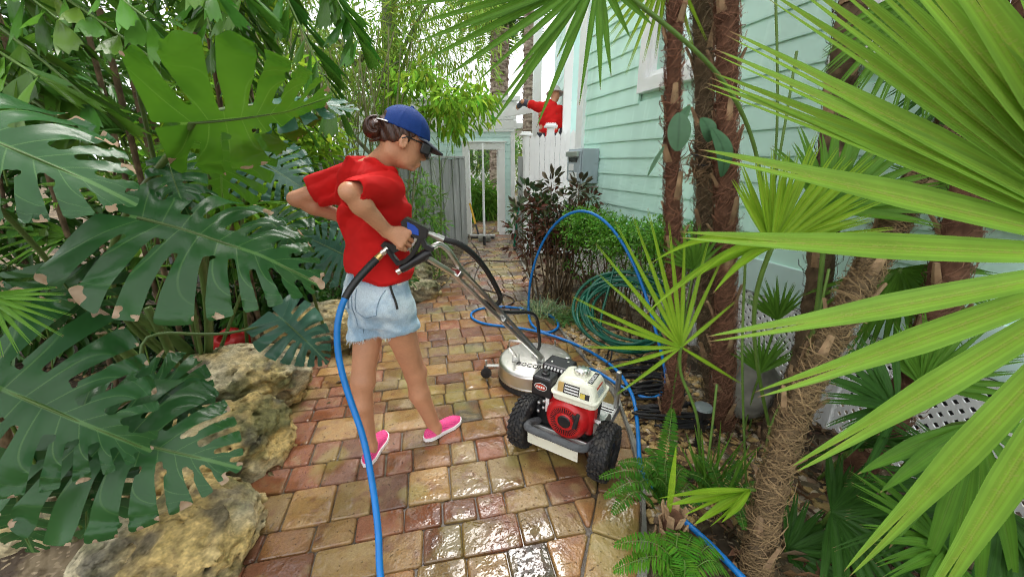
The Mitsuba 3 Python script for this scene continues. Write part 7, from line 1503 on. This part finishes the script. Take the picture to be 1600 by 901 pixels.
for k in range(7): a = k * 0.9; fern(F3, f3, f3 + A(0.22 * math.cos(a), 0.2 * math.sin(a), 0.14), 0.08, 470 + k, 0.03, (0.06, 0.16, 0.025))
one('flat_stone', place(boulder_mesh := surfnet(lambda P: ellipsoid(P, (0, 0, 0), np.eye(3), (0.2, 0.14, 0.2)) + 0.05 * pnoise(P, 9, 3), (-0.3, -0.25, -0.3), (0.3, 0.25, 0.3), 0.02), t=A(*(1.405, 2, 0.295)) - A(0, 0, 0.08)), 'concrete', 'smooth grey stone slab behind the third palm trunk', 'stone', smooth=True)
# leaf litter under the palms
mb = MB(); k = 900; pos = np.c_[r.uniform(0.75, 2.0, k), r.uniform(0.9, 2.2, k), np.full(k, -0.02) + r.uniform(0, 0.03, k)]
scatter(mb, pos, np.c_[r.normal(size=(k, 2)), np.zeros(k)], A(0, 0, 1) + r.normal(size=(k, 3)) * 0.4, r.uniform(0.04, 0.12, k), r.uniform(0.008, 0.03, k), cols(r, k, (0.12, 0.075, 0.04), 0.5))
structure('leaf_litter', mb.mesh(), 'matte_colour', label='dry brown leaf litter under the palms at right', kind='stuff', color=mb.C())
mb = MB(); k = 1400; pos = np.c_[r.uniform(-3.6, -1.2, k), r.uniform(1.2, 5.2, k), np.full(k, -0.02) + r.uniform(0, 0.03, k)]
scatter(mb, pos, np.c_[r.normal(size=(k, 2)), np.zeros(k)], A(0, 0, 1) + r.normal(size=(k, 3)) * 0.4, r.uniform(0.03, 0.10, k), r.uniform(0.012, 0.04, k), cols(r, k, (0.15, 0.10, 0.05), 0.5))
structure('leaf_litter', mb.mesh(), 'matte_colour', label='brown and tan leaf litter over the left bed', kind='stuff', color=mb.C())

# ---------------------------------------------------------------- trees and plants beyond
mat('bark_pale', bark((0.12, 0.13, 0.085), (0.26, 0.27, 0.18)), 0.85, 0.2, bump=lambda p, n, uv: 0.012 * fbm(p.x * 30, p.y * 30, p.z * 9))
mat('bark_palm', proc(lambda p, n, uv: mix((0.16, 0.11, 0.085), (0.42, 0.34, 0.27), smoothstep(0.3, 0.7, fbm(p.x * 9, p.y * 9, p.z * 24, 3)))), 0.9, 0.2, bump=lambda p, n, uv: 0.03 * fbm(p.x * 9, p.y * 9, p.z * 24, 2))
def tree(name, label, base, top, rad0, crown, seed, base_c, L, W, n, k, size, bark_='bark_pale', droop=0.6, fine=False, nb=9, bsdf='leaf_soft'):
    r = np.random.default_rng(seed); key = thing(name, label, 'tree'); b, t_ = A(*base), A(*top)
    put(key, 'trunk', tube(spline([b, b * 0.6 + t_ * 0.4 + A(0.05, 0, 0), t_], 20), np.linspace(rad0, rad0 * 0.55, 20), 12), bark_, smooth=True); mb = MB()
    for (c, rr, w) in crown:
        m_ = int(n * w); clumps(r, m_, c, rr, k, size, base_c, L, W, mb, fine, droop, flatten=0.8)
        ends, _ = ball(r, max(2, int(nb * w)), c, np.asarray(rr) * 0.9, 0.3); branchy(key, b, t_, ends, rad0 * 0.22, r, bsdf=bark_)
    put(key, 'crown', mb.mesh(), bsdf, smooth=fine, color=mb.C(), kind='stuff')
    return key
tree('garden_tree', 'pale trunked tree with fine light green leaves rising behind the woman', (-2.068, 6.2, 1.411)[:2] + (-0.1,), (-1.699, 6.4, 4.08), 0.17, [((-2.3, 6.4, 3.6), (1.5, 0.9, 1.3), 0.6), ((-0.9, 6.3, 3.2), (0.8, 0.7, 0.9), 0.30), ((-1.9, 5.6, 2.6), (0.9, 0.5, 0.6), 0.25), ((-3.6, 6.2, 2.9), (0.9, 0.6, 0.9), 0.25)], 501, (0.26, 0.40, 0.07), 0.14, 0.022, 165, 42, 0.32, droop=0.9)
tree('lobed_tree', 'small tree with bright green lobed leaves hanging beside the gate wall', (-1.02, 5.1, -0.1), (-0.92, 5.1, 2.3), 0.012, [((-0.68, 5.1, 2.25), (0.48, 0.4, 0.42), 1.0), ((-1.2, 5.2, 2.2), (0.5, 0.4, 0.4), 0.6)], 502, (0.26, 0.46, 0.05), 0.12, 0.042, 34, 22, 0.16, bark_='petiole_green', droop=0.9, fine=True, nb=8)
mat('petiole_dry', tint((0.20, 0.20, 0.09), 0.5, 7), 0.6)
BB = thing('bamboo_clump', 'thicket of thin bamboo canes behind the left shoulder of the woman', 'bamboo'); r = np.random.default_rng(503); mb = MB()
for k in range(90):
    x, y = r.uniform(-2.95, -1.35), r.uniform(4.4, 5.0); lean = A(r.normal() * 0.30, r.normal() * 0.1, 0); h_ = r.uniform(1.6, 2.9)
    put(BB, 'cane', tube(spline([(x, y, 0.0), A(x, y, h_ * 0.5) + lean * 0.4, A(x, y, h_) + lean * 1.2], 8), r.uniform(0.005, 0.009), 5), 'petiole_dry', smooth=True)
    kk = 10; pos = np.linspace(0.4, 1, kk)[:, None] * (A(0, 0, h_) + lean * 1.2) + A(x, y, 0); scatter(mb, pos, r.normal(size=(kk, 3)) + A(0, 0, -0.6), A(0, 0, 1) + r.normal(size=(kk, 3)) * 0.4, r.uniform(0.08, 0.16, kk), r.uniform(0.010, 0.016, kk), cols(r, kk, (0.15, 0.25, 0.05)))
put(BB, 'leaves', mb.mesh(), 'leaf_soft', color=mb.C(), kind='stuff')
shrub('feathery light green shrub growing against the grey fence right of the woman', (-1.45, 5.9, 0.6), (0.42, 0.35, 0.7), 45, 30, 0.15, (0.20, 0.40, 0.08), 0.11, 0.026, 505, 'leaf_soft', droop=0.2)
shrub('tall leafy hedge mass behind the left end of the fence', (-4.6, 5.6, 1.7), (1.6, 0.7, 1.8), 120, 45, 0.3, (0.16, 0.30, 0.04), 0.13, 0.045, 506, 'leaf_soft', fine=False)
shrub('bright yellow green tree mass high at the upper left behind the fishtail fronds', (-3.9, 5.4, 4.0), (1.7, 0.8, 1.3), 110, 45, 0.33, (0.24, 0.38, 0.035), 0.14, 0.045, 507, 'leaf_soft', fine=False, name='tree', cat_='tree')
shrub('dark overhanging shrub at the top left edge', (-2.9, 1.7, 3.0), (0.8, 0.6, 0.5), 50, 40, 0.25, (0.06, 0.15, 0.018), 0.10, 0.03, 508)
def date_palm(label, b, t_, rad, seed, crown=True):
    r = np.random.default_rng(seed); key = thing('date_palm', label, 'palm tree'); b, t_ = A(*b), A(*t_); n = 60; c = b + np.linspace(0, 1, n)[:, None] * (t_ - b)
    put(key, 'trunk', tube(c, rad * (1 + 0.10 * np.abs(np.sin(np.arange(n) * 1.1))), 16), 'bark_palm'); mb = MB()
    L = np.linalg.norm(t_ - b)
    for k in range(int(L * 40)):
        a = k * 2.4; z_ = (k + 0.5) / (L * 40) * L; o = A(math.cos(a), math.sin(a), 0); p = b + (t_ - b) * (z_ / L) + o * rad; tan_ = A(-o[1], o[0], 0)
        put(key, 'trunk__leaf_base', MB().add([p - tan_ * 0.06, p + tan_ * 0.06, p + o * 0.045 + A(0, 0, 0.085) + tan_ * 0.03, p + o * 0.045 + A(0, 0, 0.085) - tan_ * 0.03, p + A(0, 0, 0.1) + tan_ * 0.04, p + A(0, 0, 0.1) - tan_ * 0.04], [[0, 1, 2, 3], [3, 2, 4, 5]]).mesh(), 'bark_palm')
    if crown:
        for k in range(14):
            a = k * 0.45 + r.uniform(0, 0.3); e = t_ + A(math.cos(a) * 1.6, math.sin(a) * 1.6, r.uniform(-0.6, 0.9)); fern(key, t_, e, 0.5, seed * 10 + k, 0.45, (0.12, 0.22, 0.05))
date_palm('tall pale ringed palm trunk beyond the porch left of the worker', (0.42, 9.6, 0), (0.45, 9.6, 5.4), 0.17, 521)
date_palm('brown palm trunk seen through the open doorway', (-0.42, 11.2, 0), (-0.30, 11.2, 4.6), 0.22, 522)
shrub('strappy green bush seen through the open doorway', (-0.85, 10.4, 0.45), (0.65, 0.4, 0.45), 60, 30, 0.22, (0.10, 0.22, 0.03), 0.32, 0.035, 523, 'leaf_soft', fine=False, stems=0)
shrub('pale green shrub beyond the white railing right of the gate wall', (0.6, 10.2, 1.0), (0.6, 0.4, 1.0), 50, 30, 0.22, (0.22, 0.30, 0.05), 0.10, 0.04, 524, 'leaf_soft', fine=False)
shrub('muted green garden tree far beyond the doorway', (-1.6, 16, 1.8), (2.2, 1.0, 1.6), 90, 40, 0.5, (0.16, 0.27, 0.08), 0.22, 0.08, 525, 'leaf_soft', fine=False, name='tree', cat_='tree')  # slightly duller leaf green
shrub('far trees beyond the gate wall to the left', (-6.5, 12, 3.2), (3.4, 1.2, 3.0), 150, 44, 0.6, (0.14, 0.25, 0.05), 0.25, 0.07, 526, 'leaf_soft', fine=False, name='tree', cat_='tree')
fb_ = thing('white_house', 'white neighbouring house glimpsed far through the doorway', 'house')
put(fb_, 'wall', place(bevbox(9.0, 0.3, 3.0, 0.01), t=(-3.0, 21, 1.5)), 'trim_paint'); put(fb_, 'roof', beam((-7.6, 20.8, 3.1), (1.6, 20.8, 3.1), 1.2, 0.25), 'zinc')
for x in (-4.6, -2.4, -1.4): put(fb_, 'window', place(bevbox(0.8, 0.06, 1.1, 0.01), t=(x, 20.83, 1.6)), 'dirty_glass')
